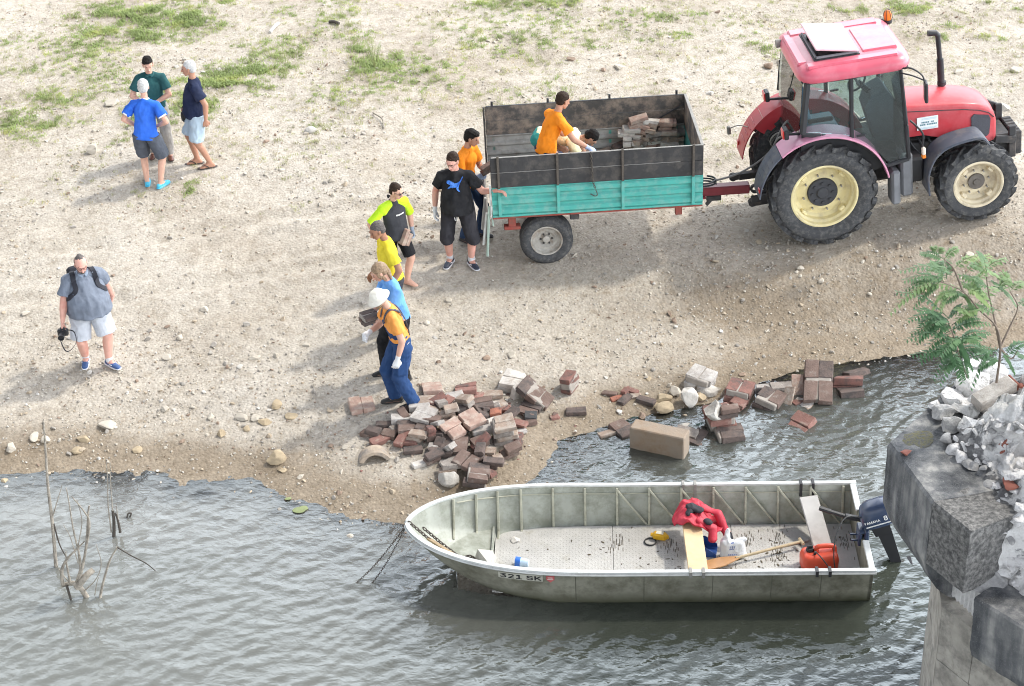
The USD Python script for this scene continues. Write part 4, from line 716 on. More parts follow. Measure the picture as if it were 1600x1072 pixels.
dash = add(trac, 'dashboard', trimesh.convex.convex_hull(np.array([[x, y, z] for x, z, w_ in ((.72, 1.62, .17), (.80, 1.80, .20), (1.0, 1.86, .24), (1.08, 1.75, .26), (1.08, 1.1, .20), (.85, 1.1, .15)) for y in (-w_, w_)])), mat('dash_grey', (0.085, 0.10, 0.115), .6, .2, 9.0)); add(dash, 'column', bar((.85, 0, 1.75), (.68, 0, 1.93), .07, .07), black)
sw = [tube([(.66 + .19 * cos(t) * .55, .19 * sin(t), 1.95 + .19 * cos(t) * .83 * .6) for t in np.linspace(0, 2 * PI, 33)], .015, 7), bar((.66, -.18, 1.95), (.66, .18, 1.95), .03, .02)]; add(trac, 'steering_wheel', cat(*sw), black)
add(trac, 'gear_lever', cat(tube([(.45, -.33, 1.05), (.48, -.33, 1.5)], .012, 6), trimesh.creation.icosphere(2, .03).apply_translation((.48, -.33, 1.52))), black)
# rear linkage and hoses
add(trac, 'hitch', cat(bar((-.25, 0, .55), (-.72, 0, .50), .10, .07), bar((-.25, .33, .62), (-.95, .30, .66), .05, .09), bar((-.25, -.33, .62), (-.90, -.30, .60), .05, .09), cbox((-.35, 0, .85), (.25, .4, .4), .04), bar((-.3, .2, 1.15), (-.55, .3, .7), .05, .05), bar((-.3, -.2, 1.15), (-.55, -.3, .7), .05, .05)), dark)
add(trac, 'linkage_arm', cat(bar((-.3, .34, .66), (-1.02, .40, .62), .06, .09), moved(trimesh.creation.cylinder(.055, .06, sections=16), (-1.02, .40, .62), rot(0, 0, PI / 2))), dark); add(trac, 'linkage_arm', cat(bar((-.3, -.10, .46), (-.86, -.12, .46), .07, .10), moved(trimesh.creation.cylinder(.055, .07, sections=16), (-.86, -.12, .46), rot(0, 0, PI / 2))), dark)
for k in range(4): add(trac, 'rear_hose', tube(smoothpath([(-.28, .1 * k - .1, 1.30), (-.42, .12 * k - .1, 1.36 - .03 * k), (-.5, .1 * k, 1.15), (-.36, .1 * k - .05, .95)], 14), .014, 6), black if k % 2 else steel)
add(trac, 'marker_lamp', cat(tube(smoothpath([(-.70, .62, 1.22), (-.84, .66, 1.26), (-.96, .70, 1.22)], 8), .008, 5), cbox((-.98, .70, 1.19), (.05, .06, .12), .012)), steel)

# ---------------------------------------------------------------- trailer
tl = thing('trailer', 'farm trailer with black board sides and turquoise steel lower panels hitched to the tractor', 'trailer', TL_O, TL_R)
XR, XF, W2, ZT, ZB, ZM = -.70, 2.075, .806, 1.64, .775, 1.197
teal = mat('paint_teal', (0.060, 0.335, 0.285), 0.5, 0.14, 4.0, col2=(0.16, 0.36, 0.31), amt=.42, scale2=9.0); teal_in = mat('paint_teal_dark', (0.045, 0.20, 0.18), 0.6, 0.2, 5.0)
board = mat('board_black', (0.030, 0.029, 0.029), 0.75, 0.35, 5.0, bump=.004, col2=(0.085, 0.075, 0.065), amt=.40, scale2=6.0); board_in = mat('board_worn', (0.060, 0.055, 0.050), 0.8, 0.35, 6.0, bump=.006, col2=(0.23, 0.18, 0.14), amt=.47, scale2=4.0, soft=.09)
greyw = mat('panel_grey_worn', (0.31, 0.305, 0.285), 0.7, 0.25, 4.0, col2=(0.17, 0.16, 0.14), amt=.40, scale2=5.0); rust = mat('paint_oxide', (0.23, 0.045, 0.032), 0.7, 0.3, 9.0, col2=(0.13, 0.07, 0.05), amt=.4)
maroon = mat('paint_maroon', (0.17, 0.022, 0.030), 0.45, 0.2, 6.0, col2=(.22, .08, .08), amt=.35); chainm = mat('chain_rust', (0.10, 0.085, 0.07), 0.7, 0.3, 30.0, metal=.4); edge = mat('edge_bare', (.27, .26, .24), .7, .25, 12.0)
L = XF - XR; xm = (XR + XF) / 2
add(tl, 'floor', cbox((xm, 0, ZB + .05), (L - .04, 2 * W2 - .06, .05), .006), greyw)
for k in range(5): add(tl, 'floor_board', cbox((xm, -W2 + .19 + k * .305, ZB + .085), (L - .08, .298, .016), .003), greyw)
def ribbed(y, s, x0, x1, m):
    zs_ = np.linspace(ZB + .03, ZM, 15); pr = [(.0 if (i % 5) in (0, 4) else .022) for i in range(15)]
    P = np.array([[x, y + s * (p), z] for z, p in zip(zs_, pr) for x in (x0, x1)]); F = []
    for i in range(14): F += [[2 * i, 2 * i + 1, 2 * i + 3], [2 * i, 2 * i + 3, 2 * i + 2]]
    a = trimesh.Trimesh(P, np.array(F), process=False); b = a.copy(); b.vertices = b.vertices + V(0, -s * .012, 0); b.invert(); return cat(a, b)
for s in (-1, 1):
    y = s * W2
    pn = add(tl, 'lower_panel', cat(ribbed(y, s, XR, XF, teal), slab(XR, XF, y - .016, y + .016, ZM, ZM + .014, .003), slab(XR, XF, y - .02, y + .024, ZB + .005, ZB + .035, .004)), teal if s < 0 else greyw, False)
    for x in (XR + .10, XR + .87, XR + 1.72, XF - .13):
        add(pn, 'stiffener', slab(x - .022, x + .022, y + s * .024 - .014, y + s * .024 + .014, ZB + .02, ZM + .01, .004), teal)
        add(tl, 'stake', slab(x - .016, x + .016, y + s * .026 - .012, y + s * .026 + .012, ZM + .012, ZT + (.06 if s > 0 else .03), .003), chainm if s < 0 else black)
    for k, (z0, z1) in enumerate(((ZM + .016, 1.423), (1.430, ZT))):
        pm = trimesh.Trimesh(*trimesh.remesh.subdivide_to_size(*(lambda m: (m.vertices, m.faces))(slab(XR + .0, XF, y - .013, y + .013, z0, z1, .004)), 0.25)); pm.vertices[:, 2] += (fbm(pm.vertices * V(1.5, 0, 0) + k * 5, 2, 3 + k) - .5) * .02 * (k == 1) * (pm.vertices[:, 2] > z1 - .02)
        if k and s < 0: add(tl, 'board_edge', slab(XR + .01, XF - .3, y - .0145, y + .0, 1.4235, 1.4295, .001), edge)
        add(tl, 'side_board', pm, board if s < 0 else board_in, 30)
        if k: add(tl, 'board_edge', slab(XR + .02, XF, y - .011, y + .011, ZT - .002, ZT + .006, .001), edge if s < 0 else black)
for k, (z0, z1, m_) in enumerate(((ZB + .08, ZM, teal_in), (ZM + .006, 1.423, board_in), (1.430, ZT, board_in))):
    add(tl, 'front_board', slab(XF - .03, XF + .0, -W2 + .016, W2 - .016, z0, z1, .004), m_)
add(tl, 'front_edge', slab(XF - .034, XF + .006, -W2 + .016, W2 - .016, ZT, ZT + .010, .003), edge)
add(tl, 'brace', tube([(XF - .04, W2 - .05, ZT - .12), (XF - .55, W2 - .02, ZM + .02)], .010, 6), black)
tg = add(tl, 'tailgate', moved(cbox((0, 0, -.24), (.025, 2 * W2 - .10, .46), .006), (XR - .06, 0, ZB + .04), rot(0, RAD(-8))), edge, label='hanging tailgate')
for s in (-.74, -.30, .30, .74): add(tg, 'gate_rib', moved(cbox((-.02, s, -.24), (.03, .04, .48), .006), (XR - .06, 0, ZB + .04), rot(0, RAD(-8))), mat('gate_white', (.55, .56, .53), .6, .2, 9.0))
add(tl, 'rear_post', slab(XR - .03, XR - .004, -W2 - .01, -W2 + .04, ZB, ZM + .05, .006), mat('gate_white', (.55, .56, .53), .6, .2, 9.0)); add(tl, 'rear_post', slab(XR - .03, XR - .004, W2 - .04, W2 + .01, ZB, ZT, .006), board)
add(tl, 'tail_bar', cat(bar((XR - .04, -W2 + .02, ZB + .16), (XR - .10, -W2 + .04, .18), .028, .03), bar((XR - .02, -W2 + .05, ZB + .22), (XR + .0, -W2 + .05, ZB - .15), .02, .02)), mat('gate_greenish', (.36, .47, .40), .6, .2, 9.0))
add(tl, 'chassis_rail', slab(XR + .05, XF - .05, -W2 + .10, -W2 + .18, ZB - .075, ZB + .02, .008), rust); add(tl, 'chassis_rail', slab(XR + .05, XF - .05, W2 - .18, W2 - .10, ZB - .075, ZB + .02, .008), rust); add(tl, 'sill', slab(XR, XF, -W2 - .015, -W2 + .03, ZB - .022, ZB + .004, .004), rust)
for k in range(9): add(tl, 'cross_member', slab(XR + .12 + k * .31, XR + .18 + k * .31, -W2 + .02, W2 - .02, ZB - .03, ZB + .022, .005), rust)
add(tl, 'bracket', cat(slab(XR + .20, XR + .30, -W2 - .0, -W2 + .09, ZB - .19, ZB - .02, .01), slab(XR + .14, XR + .36, -W2 - .01, -W2 + .10, ZB - .20, ZB - .15, .01)), rust, label='red bracket near the tail'); add(tl, 'bracket', slab(XF - .36, XF - .27, -W2 + .0, -W2 + .08, ZB - .14, ZB - .02, .01), rust); add(tl, 'bracket', slab(.32, .44, -W2 + .02, -W2 + .12, ZB - .12, ZB - .02, .01), dark)
add(tl, 'axle', cat(moved(trimesh.creation.cylinder(.045, 1.36, sections=14), (0, 0, .355), rot(0, 0, PI / 2)), slab(-.06, .06, -.5, -.4, .36, ZB - .02), slab(-.06, .06, .4, .5, .36, ZB - .02)), dark)
def road_wheel(parent, c, R, W, rr, s, mr):
    h = W / 2
    def place(m):
        m = m.copy(); v = m.vertices.copy(); v[:, 1] *= s; m.vertices = v + np.asarray(c)
        if s < 0: m.invert()
        return m
    prof = [(rr, h * .8), (rr + .02, h * .95), (rr + (R - rr) * .5, h * 1.03), (R - .035, h * .95), (R - .010, h * .78)]
    for y in np.linspace(.7, -.7, 15): prof += [(R - (.012 if (int(round(y * 10)) % 2 == 0) else .0), h * y)]
    prof += [(R - .010, -h * .78), (R - .035, -h * .95), (rr + (R - rr) * .5, -h * 1.03), (rr, -h * .85)]
    ty = [lathe(prof, 64)]
    for half in (1, -1):
        for i in range(52):
            a = 2 * PI * i / 52; ty.append(trimesh.convex.convex_hull(np.array([[rd * cos(a + k), half * h * y, rd * sin(a + k)] for y, rd in ((.70, R + .001), (.97, R - .030), (.9, R - .05), (.68, R - .02)) for k in (-.03, .03)])))
    w = add(parent, 'wheel', place(lathe([(.001, h * .55), (.045, h * .55), (.055, h * .42), (.055, 0), (.001, 0)], 20)), mr); add(w, 'tyre', place(cat(*ty)), rubber, 35)
    add(w, 'rim', place(lathe([(rr + .008, h * .78), (rr + .010, h * .90), (rr - .008, h * .90), (rr - .02, h * .55), (rr - .05, h * .42), (rr - .085, h * .46), (.085, h * .25), (.05, h * .25), (.05, 0), (rr - .03, 0), (rr, -h * .8)], 48)), mr, 35)
    for i in range(6): add(w, 'nut', place(moved(trimesh.creation.cylinder(.012, .03, sections=6), (.075 * cos(i * PI / 3), h * .30, .075 * sin(i * PI / 3)), rot(0, 0, PI / 2))), dark)
rimg = mat('rim_grey', (.36, .34, .30), .6, .25, 12.0, col2=(.20, .15, .11), amt=.42)
road_wheel(tl, (0, -.66, .353), .355, .24, .205, -1, rimg); road_wheel(tl, (0, .66, .353), .355, .24, .205, 1, rimg)
db = add(tl, 'drawbar', cat(slab(XF - .30, XF + .72, -.30, -.16, .62, .75, .012), slab(XF - .1, XF + .12, -.34, -.12, .60, .63, .005)), maroon)
add(db, 'eye', cat(lathe([(.035, -.02), (.065, -.02), (.065, .02), (.035, .02)], 20, close=True).apply_translation((XF + .80, -.23, .66)), slab(XF + .70, XF + .76, -.26, -.20, .64, .68)), dark); add(db, 'stand', cat(slab(XF + .14, XF + .34, -.26, -.20, .52, .60, .01), bar((XF + .2, -.23, .53), (XF + .14, -.23, .46), .05, .04)), dark)
def chain(path_pts, link, wire):
    P = np.asarray(path_pts, float); d = np.r_[0, np.cumsum(np.linalg.norm(np.diff(P, axis=0), axis=1))]; n = int(d[-1] / link); out = []
    base = trimesh.creation.torus(link * .42, wire, major_sections=10, minor_sections=5)
    for i in range(n):
        t0, t1 = i * link, (i + 1) * link; a = V(*[np.interp(t0, d, P[:, k]) for k in range(3)]); b = V(*[np.interp(t1, d, P[:, k]) for k in range(3)]); x = unit(b - a); y = unit(np.cross(x, [0.2, 1, .1])); z = np.cross(x, y); Rm = np.stack([x, y, z], 1)
        m = base.copy(); m.vertices = m.vertices * V(1.45, .8, 1)
        if i % 2: m.vertices = m.vertices[:, [0, 2, 1]]; m.invert()
        out.append(moved(m, (a + b) / 2, Rm))
    return cat(*out)
cx = XR + 1.31
add(tl, 'side_chain', cat(chain([(cx, -W2 - .03, ZT + .01), (cx + .01, -W2 - .035, 1.4), (cx + .02, -W2 - .05, 1.22), (cx + .05, -W2 - .06, 1.12)], .034, .0055)), chainm); add(tl, 'chain_hook', tube(smoothpath([(cx + .05, -W2 - .06, 1.12), (cx + .07, -W2 - .06, 1.05), (cx + .04, -W2 - .06, 1.03), (cx - .02, -W2 - .05, 1.06)], 12), .007, 6), chainm)
hose = [(XF + .1 + .16 * cos(t) * (1 - t * .006), -.30 + .10 * sin(t), .80 + .012 * t / 2) for t in np.linspace(0, 4.4 * PI, 60)]
add(tl, 'hose', tube(hose, .013, 6), black); add(tl, 'brake_hose', tube(smoothpath([(XF + .20, -.30, .84), (XF + .6, -.24, .92), (XF + 1.0, -.10, 1.12), (XF + 1.22, .05, 1.45), (XF + 1.42, .05, 1.60), (XF + 1.55, .0, 1.50)], 40), .014, 6), mat('hose_grey', (.16, .15, .14), .6, .2, 9.0))

# ---------------------------------------------------------------- aluminium boat (x to the bow, y to port; the camera sees its port side as +y ... origin at the transom, on the water)
alu = mat('alu_hull', (0.235, 0.23, 0.18), 0.55, 0.28, 3.5, bump=.003, bscale=18.0, metal=0.1, col2=(0.115, 0.11, 0.078), amt=0.46, scale2=5.0, soft=.12, moss=((.060, .062, .035), .16))
alu_in = mat('alu_inside', (0.365, 0.377, 0.328), 0.55, 0.2, 3.5, metal=0.1, col2=(0.225, 0.235, 0.185), amt=0.46, scale2=5.0); alu_w = mat('gunwale_white', (0.52, 0.53, 0.51), 0.5, 0.12, 9.0, col2=(.36, .36, .33), amt=.38)
rib_m = mat('alu_rib', (0.40, 0.395, 0.31), 0.55, 0.18, 9.0, metal=.1, col2=(.25, .24, .18), amt=.38); floor_m = mat('alu_floor', (0.46, 0.445, 0.415), 0.6, 0.12, 5.0, bump=.004, bscale=70.0, col2=(0.36, 0.335, 0.28), amt=0.34, scale2=7.0)
bt = thing('boat', 'grey green aluminium work boat lettered 321 SK floating by the gravel shore', 'boat', BO_O, BO_R)
def BL(px, py, z):
    """local point of the boat seen at this pixel, at height z"""
    return BO_R.T @ (onz(px, py, z) - BO_O)
def bthing(name, label, cat_, loc, rz=0.0, pitch=0.0, roll=0.0, group=None): return thing(name, label, cat_, BO_O + BO_R @ np.asarray(loc, float), BO_R @ rot(rz, pitch, roll), group)
LB = 4.80
def half_w(x):           # half beam at the gunwale
    t = np.clip((x - 2.9) / (LB - 2.9), 0, 1); return .745 * (1 - t ** 2.6) ** .62 - .012 * np.clip(x / 3 - 1, 0, 1)
def sheer(x): return .475 + .085 * np.clip((x - 2.6) / 2.2, 0, 1) ** 1.6
def keel(x): return -.10 + .58 * np.clip((x - 3.55) / 1.25, 0, 1) ** 2.3
def section(x, t):       # t 0 keel .. 1 gunwale
    w, zs_, zk = half_w(x), sheer(x), keel(x); cw = w * (0.86 - .28 * np.clip((x - 3.2) / 1.6, 0, 1)); zc = zk + (0.07 + .10 * np.clip((x - 3.2) / 1.6, 0, 1)) * (zs_ - zk) / .57
    if t < .4: s = t / .4; return cw * s, zk + (zc - zk) * s ** 1.6
    s = (t - .4) / .6; return cw + (w - cw) * s ** .8, zc + (zs_ - zc) * s
sx_ = np.concatenate([np.linspace(0, 2.9, 16), np.linspace(3.0, 4.5, 20), np.linspace(4.56, LB - .004, 10)]); ts = np.concatenate([np.linspace(0, .4, 6), np.linspace(.46, 1, 9)])
def shell(off):
    P = []
    for x in sx_:
        row = []
        for t in ts: y, z = section(x, t); row.append((y - off if y - off > 0 else 0.0, z + off * .4))
        full = [(-a, b) for a, b in row[::-1]] + row[1:]; P.append([[x, a, b] for a, b in full])
    P = np.array(P); n, k = P.shape[:2]; return P.reshape(-1, 3), grid_faces(n, k), n, k
Vo, Fo, n, k = shell(0.0)
hull_p = add(bt, 'hull', trimesh.Trimesh(Vo, Fo[:, ::-1], process=False), alu, True); Vi, Fi, _, _ = shell(0.012)
add(bt, 'inner_skin', trimesh.Trimesh(Vi, Fi, process=False), alu_in, True)
tr_pts = [section(0, t) for t in ts]; tp_ = [(-a, b) for a, b in tr_pts[::-1]] + tr_pts[1:]
notch = Polygon(tp_).difference(shapely.box(-.26, .36, .26, .9)); add(bt, 'transom', plate(notch, .035, lambda u, v, w: (w + .015, u, v)), alu)
add(bt, 'transom_cap', slab(-.012, .05, .26, .74, .462, .486, .006), alu_w); add(bt, 'transom_cap', slab(-.012, .05, -.74, -.26, .462, .486, .006), alu_w)
def rail(side):
    P = np.array([[x, side * (half_w(x) + .004), sheer(x) + .006] for x in np.concatenate([np.linspace(-.02, 4.4, 40), np.linspace(4.45, LB - .002, 26)])]); return P
for s in (-1, 1):
    P = rail(s); t = unit(P[1] - P[0]); T = np.gradient(P, axis=0); T /= np.linalg.norm(T, axis=1, keepdims=True); nrm = np.cross(T, [0, 0, 1.0]); w_ = nrm * .023
    P2_ = P + nrm * (-.010 if s > 0 else .010) * 0; add(bt, 'gunwale', cat(strip(P2_, w_, .022), strip(P2_ - V(0, 0, .026) + nrm * (s * -.030 if False else (-.030 if s < 0 else .030)) * (-1 if s < 0 else 1) * 0, w_ * .5, .03)), alu_w, 40)
    Po = P + nrm * (.026 if (nrm[5] @ V(0, s, 0)) > 0 else -.026) - V(0, 0, .022); add(bt, 'rub_rail', tube(Po, .012, 6), alu_w)
FZ = .03
add(bt, 'stem_cap', tube([(LB + .002, 0, sheer(LB) + .012), (LB - .02, 0, .42), (LB - .14, 0, .28)], .014, 6), alu_w)
# ribs: uprights on both sides, slanting stays aft
def side_pt(x, s, t, inn=.03):
    y, z = section(x, t); return V(x, s * (y - inn), z)
for s in (-1, 1):
    rx = [.12, .47, .82, 1.17, 1.52, 1.87, 2.22, 2.57, 2.92, 3.27, 3.62, 3.87, 4.10, 4.34]
    for i, x in enumerate(rx):
        pts = [side_pt(x, s, t) for t in np.linspace(.42 if x < 3.6 else .3, .985, 6)]
        add(bt, 'rib', cat(*[bar(a, b, .026, .026, .004, up=(1, 0, 0)) for a, b in zip(pts[:-1], pts[1:])]), rib_m)
        if i in (1, 2, 3, 4, 5, 6, 7): add(bt, 'stay', bar(side_pt(x + .005, s, .97, .035), side_pt(x - .33, s, .46, .035), .022, .022, .004, up=(1, 0, 0)), rib_m)
    add(bt, 'side_stringer', tube([side_pt(x, s, .90, .02) for x in np.linspace(.05, 4.3, 30)], .007, 5), rib_m)
# floor of chequer plate in three sheets
def fl_half(x): return np.interp(x, [0, 2.9, 3.4, 3.85], [.60, .60, .58, .50])
for a, b in ((.03, 1.33), (1.336, 2.62), (2.626, 3.90)):
    xx = np.linspace(a, b, 8); pl = [(x, -fl_half(x)) for x in xx] + [(x, fl_half(x)) for x in xx[::-1]]
    fp = add(bt, 'floor_plate', plate(pl, .008, lambda u, v, w: (u, v, FZ + w)), floor_m)
treads = []
for x in np.arange(.10, 3.86, .034):
    for y in np.arange(-.55, .56, .034):
        if abs(y) < fl_half(x) - .02: treads.append((x, y))
tread_v, tread_f = [], []
for i, (x, y) in enumerate(treads):
    d = .011 if (int(round(x / .034)) + int(round(y / .034))) % 2 else -.011; n_ = len(tread_v)
    tread_v += [[x - .011, y - d, FZ + .004], [x, y - .004, FZ + .0058], [x + .011, y + d, FZ + .004], [x, y + .004, FZ + .0058]]; tread_f += [[n_, n_ + 1, n_ + 2], [n_, n_ + 2, n_ + 3]]
add(bt, 'tread_pattern', trimesh.Trimesh(np.array(tread_v), np.array(tread_f), process=False), floor_m, False, kind='stuff')
# dried mud and leaf litter on the floor
mudm = mat('dried_mud', (0.105, 0.085, 0.055), 0.95, 0.3, 30.0); r = np.random.default_rng(8); md = []
for i in range(130):
    c = [(1.55, .05, .35, .3), (.75, .25, .25, .25), (2.55, -.2, .4, .25), (1.1, .1, .4, .3), (.45, -.05, .3, .3), (3.2, .1, .35, .3), (2.0, .2, .5, .3)][r.integers(7)]; x, y = r.normal(c[0], c[2]), r.normal(c[1], c[3])
    if .06 < x < 3.8 and abs(y) < fl_half(x) - .03: m = trimesh.creation.icosphere(1, 1); m.vertices *= V(r.uniform(.008, .03), r.uniform(.003, .012), .003); md.append(moved(m, (x, y, FZ + .008), rot(r.uniform(0, 6))))
add(bt, 'mud_litter', cat(*md), mudm, False, kind='stuff')
def stain_patch(px, py, rx, ry, seed):
    p = BL(px, py, FZ); rr = np.random.default_rng(seed); out = []
    for i in range(34):
        x, y = p[0] + rr.normal(0, rx), p[1] + rr.normal(0, ry); out.append(cbox((round(x / .017) * .017, y, FZ + .0062), (.006, .05, .003), .001))
    return cat(*out)
for i, (a, b) in enumerate(((965, 847), (1168, 846), (1218, 842), (1322, 846), (1045, 850), (1215, 870))): add(bt, 'wet_stain', stain_patch(a, b, .05, .09, i), mudm, False, kind='stuff')
# bow locker box and bulkhead
def hw_at(x, z):
    sec = np.array([section(x, t) for t in np.linspace(0, 1, 80)]); return float(np.interp(z, sec[:, 1], sec[:, 0])) - .03
add(bt, 'bow_bulkhead', plate([(-hw_at(3.92, .04), .04), (-hw_at(3.92, .13), .13), (hw_at(3.92, .13), .13), (hw_at(3.92, .04), .04)], .02, lambda u, v, w: (3.92 + w, u, v)), alu_in)
dx_ = np.linspace(3.93, 4.42, 8); dz_ = .10 + .12 * (dx_ - 3.93); dw_ = [hw_at(x, z) for x, z in zip(dx_, dz_)]
add(bt, 'bow_deck', plate([(x, -w_) for x, w_ in zip(dx_, dw_)] + [(x, w_) for x, w_ in zip(dx_[::-1], dw_[::-1])], .012, lambda u, v, w: (u, v, .10 + .12 * (u - 3.93) + w)), alu_in)
kn = add(bt, 'bow_locker', rough(trimesh.convex.convex_hull(np.array([[3.87, .06, .12], [4.10, .08, .14], [3.90, .36, .12], [4.05, .30, .14], [3.90, .10, .26], [4.06, .12, .30], [3.92, .34, .26]])), .05, .004, 8, 3), mat('locker_white', (.46, .44, .39), .6, .15, 9.0))
# brackets (black forks) that carry the thwarts, and the thwarts
pine = mat('pine_board', (0.60, 0.44, 0.25), 0.6, 0.14, 6.0, col2=(.50, .33, .16), amt=.35); oldw = mat('board_weathered', (0.50, 0.485, 0.46), 0.7, 0.12, 7.0, col2=(.36, .34, .31), amt=.38)
def thwart(xa, m, n0, sk):
    th = add(bt, 'thwart', rough(cbox((0, 0, 0), (.20, 1.22, .032), .006), .12, .002, 6, 5), m, 30) if False else add(bt, 'thwart', moved(cbox((0, 0, 0), (.20, 1.26, .03), .005), (xa, 0.02, .335), rot(sk)), m)
    for s in (-1, 1):
        for d in (-.055, .075):
            y = s * (half_w(xa) + .004); add(bt, 'bracket', cat(slab(xa + d - .016, xa + d + .016, y - .045, y + .045, sheer(xa) + .014, sheer(xa) + .026, .003), slab(xa + d - .016, xa + d + .016, y + s * .036 - .004, y + s * .036 + .004, sheer(xa) - .05, sheer(xa) + .02, .002), slab(xa + d - .016, xa + d + .016, y - s * .040 - .004, y - s * .040 + .004, .33, sheer(xa) + .02, .002)), n0)
thwart(1.775, pine, steel, 0.03)
for s in (-1, 1):
    for d in (-.055, .075):
        xa = .50; y = s * (half_w(xa) + .004); add(bt, 'bracket', cat(slab(xa + d - .016, xa + d + .016, y - .045, y + .045, sheer(xa) + .014, sheer(xa) + .026, .003), slab(xa + d - .016, xa + d + .016, y + s * .036 - .004, y + s * .036 + .004, sheer(xa) - .05, sheer(xa) + .02, .002), slab(xa + d - .016, xa + d + .016, y - s * .040 - .004, y - s * .040 + .004, .33, sheer(xa) + .02, .002)), black)
ta, tb_ = BL(1263, 776, .37), BL(1285, 853, .10)
lp = bthing('loose_board', 'weathered grey white board leaning from the far gunwale to the floor at the boat stern', 'board', (0, 0, 0)); add(lp, 'board_plank', bar(ta, tb_, .20, .03, .005), oldw)
# registration and a small shield mark on the port bow
def on_side(m2, x0, z0, off=.006, mirror=True):
    """lay flat artwork (x right, y up, z thickness) on the hull side facing the camera (+y): right is towards the stern"""
    v = m2.vertices; x = x0 - v[:, 0]; z = z0 + v[:, 1]; y = np.zeros(len(v))
    for i in range(len(v)):
        tt = np.linspace(.4, 1, 60); sec = np.array([section(x[i], t) for t in tt]); y[i] = np.interp(z[i], sec[:, 1], sec[:, 0])
    m = m2.copy(); m.vertices = np.stack([x, y + off + v[:, 2], z], 1); m.fix_normals(); return m
pl = BL(780, 907, .33); xl = pl[0]
def sheet(w, h, t=.002):
    m = trimesh.creation.box((w, h, t)); v, f = trimesh.remesh.subdivide_to_size(m.vertices, m.faces, .06); m = trimesh.Trimesh(v, f); m.vertices += V(w / 2, h / 2, 0); return m
rp_ = add(bt, 'registration_plate', on_side(sheet(.46, .095), xl + .01, .328, .004), mat('reg_panel', (.44, .43, .36), .6, .12, 9.0)); tm_ = meshkit.text_mesh('321 SK', .062, .002, bold=True); s_ = .43 / np.ptp(tm_.vertices[:, 0]); tm_.vertices[:, 0] *= s_
add(rp_, 'lettering', on_side(tm_, xl, .345, .0075), mat('reg_ink', (.02, .02, .022), .6, .1, 9.0), False)
shd = Polygon([(0, .085), (.085, .085), (.085, .03), (.0425, -.012), (0, .03)]); sm_ = trimesh.creation.extrude_polygon(shd, .002, engine='earcut')
em = add(bt, 'emblem', on_side(sm_, xl - .485, .335, .005), mat('emblem_red', (.45, .10, .10), .6, .2, 30.0)); add(em, 'band', on_side(moved(sheet(.06, .012), (.012, .03, 0)), xl - .485, .335, .0085), mat('emblem_pale', (.62, .50, .46), .6, .2, 30.0)); add(em, 'band', on_side(moved(sheet(.05, .010), (.018, .055, 0)), xl - .485, .335, .0085), mat('emblem_pale', (.62, .50, .46), .6, .2, 30.0))
for x in (.52, 1.02, 1.62, 2.32, 3.02): add(bt, 'plate_seam', tube([side_pt(x, 1, t, -.001) for t in np.linspace(.45, .95, 6)], .0035, 4), mat('seam_dark', (.09, .09, .065), .8, .2, 9.0))

# outboard motor
navy = mat('cowl_navy', (0.030, 0.045, 0.085), 0.28, 0.12, 5.0, coat=.5); mb = mat('motor_black', (.018, .018, .02), .5, .2, 9.0)
om = bthing('outboard_motor', 'dark blue outboard motor with Yamaha lettering tilted on the boat transom', 'outboard motor', (-.10, .0, .40), 0.0, RAD(0), RAD(0))
RT = rot(0, RAD(-20), 0)
cw = []
for z, a, b, x in ((0, .16, .10, .0), (.04, .185, .125, -.005), (.13, .19, .13, -.01), (.21, .17, .12, -.015), (.25, .13, .09, -.02), (.262, .07, .05, -.02)):
    for t in np.linspace(0, 2 * PI, 32, endpoint=False): cw.append([x + a * np.sign(cos(t)) * abs(cos(t)) ** .55, b * np.sign(sin(t)) * abs(sin(t)) ** .55, z])
cowl = moved(trimesh.convex.convex_hull(np.array(cw)), (-.06, 0, .12), RT); cp_ = add(om, 'cowl', cowl, navy, 40)
add(cp_, 'stripe', moved(cbox((-.01, .131, .175), (.24, .004, .018), .001), (-.06, 0, .0), RT) if False else moved(cbox((-.01, .130, .065), (.30, .006, .012), .001), (-.06, 0, .12), RT), mat('decal_white', (.72, .72, .70), .5, .05, 9.0))
def motor_text(t, h, x, z, par):
    m = meshkit.text_mesh(t, h, .003, bold=True); v = m.vertices.copy(); m.vertices = np.stack([x - v[:, 0], .1285 + v[:, 2], z + v[:, 1]], 1); m.fix_normals(); add(par, 'lettering', moved(m, (-.06, 0, .12), RT), mat('decal_white', (.72, .72, .70), .5, .05, 9.0), False)
motor_text('YAMAHA', .028, .15, .105, cp_); motor_text('8', .055, -.055, .10, cp_)
add(om, 'midsection', moved(trimesh.convex.convex_hull(np.array([[x + (-.02), y, z] for x, y, z in ((.07, .06, .12), (.07, -.06, .12), (-.14, .06, .12), (-.14, -.06, .12), (.05, .04, -.05), (.05, -.04, -.05), (-.12, .04, -.05), (-.12, -.04, -.05))])), (-.04, 0, 0), RT), mb); add(om, 'leg', moved(trimesh.convex.convex_hull(np.array([[x, y, z] for x, y, z in ((.02, .03, -.03), (.02, -.03, -.03), (-.13, .03, -.03), (-.13, -.03, -.03), (-.01, .02, -.52), (-.01, -.02, -.52), (-.11, .02, -.52), (-.11, -.02, -.52))])), (-.06, 0, 0), RT), mb)
add(om, 'cavitation_plate', moved(cbox((-.09, 0, -.50), (.26, .14, .012), .004), (-.06, 0, 0), RT), mb); add(om, 'gearcase', moved(trimesh.creation.icosphere(2, 1.0).apply_transform(np.diag([.13, .04, .045, 1])), (-.13, 0, -.62), RT), mb); add(om, 'skeg', moved(plate([(-.02, -.5), (-.12, -.5), (-.16, -.80), (-.10, -.82)], .012, lambda u, v, w: (u, w, v)), (-.06, 0, 0), RT), mb)
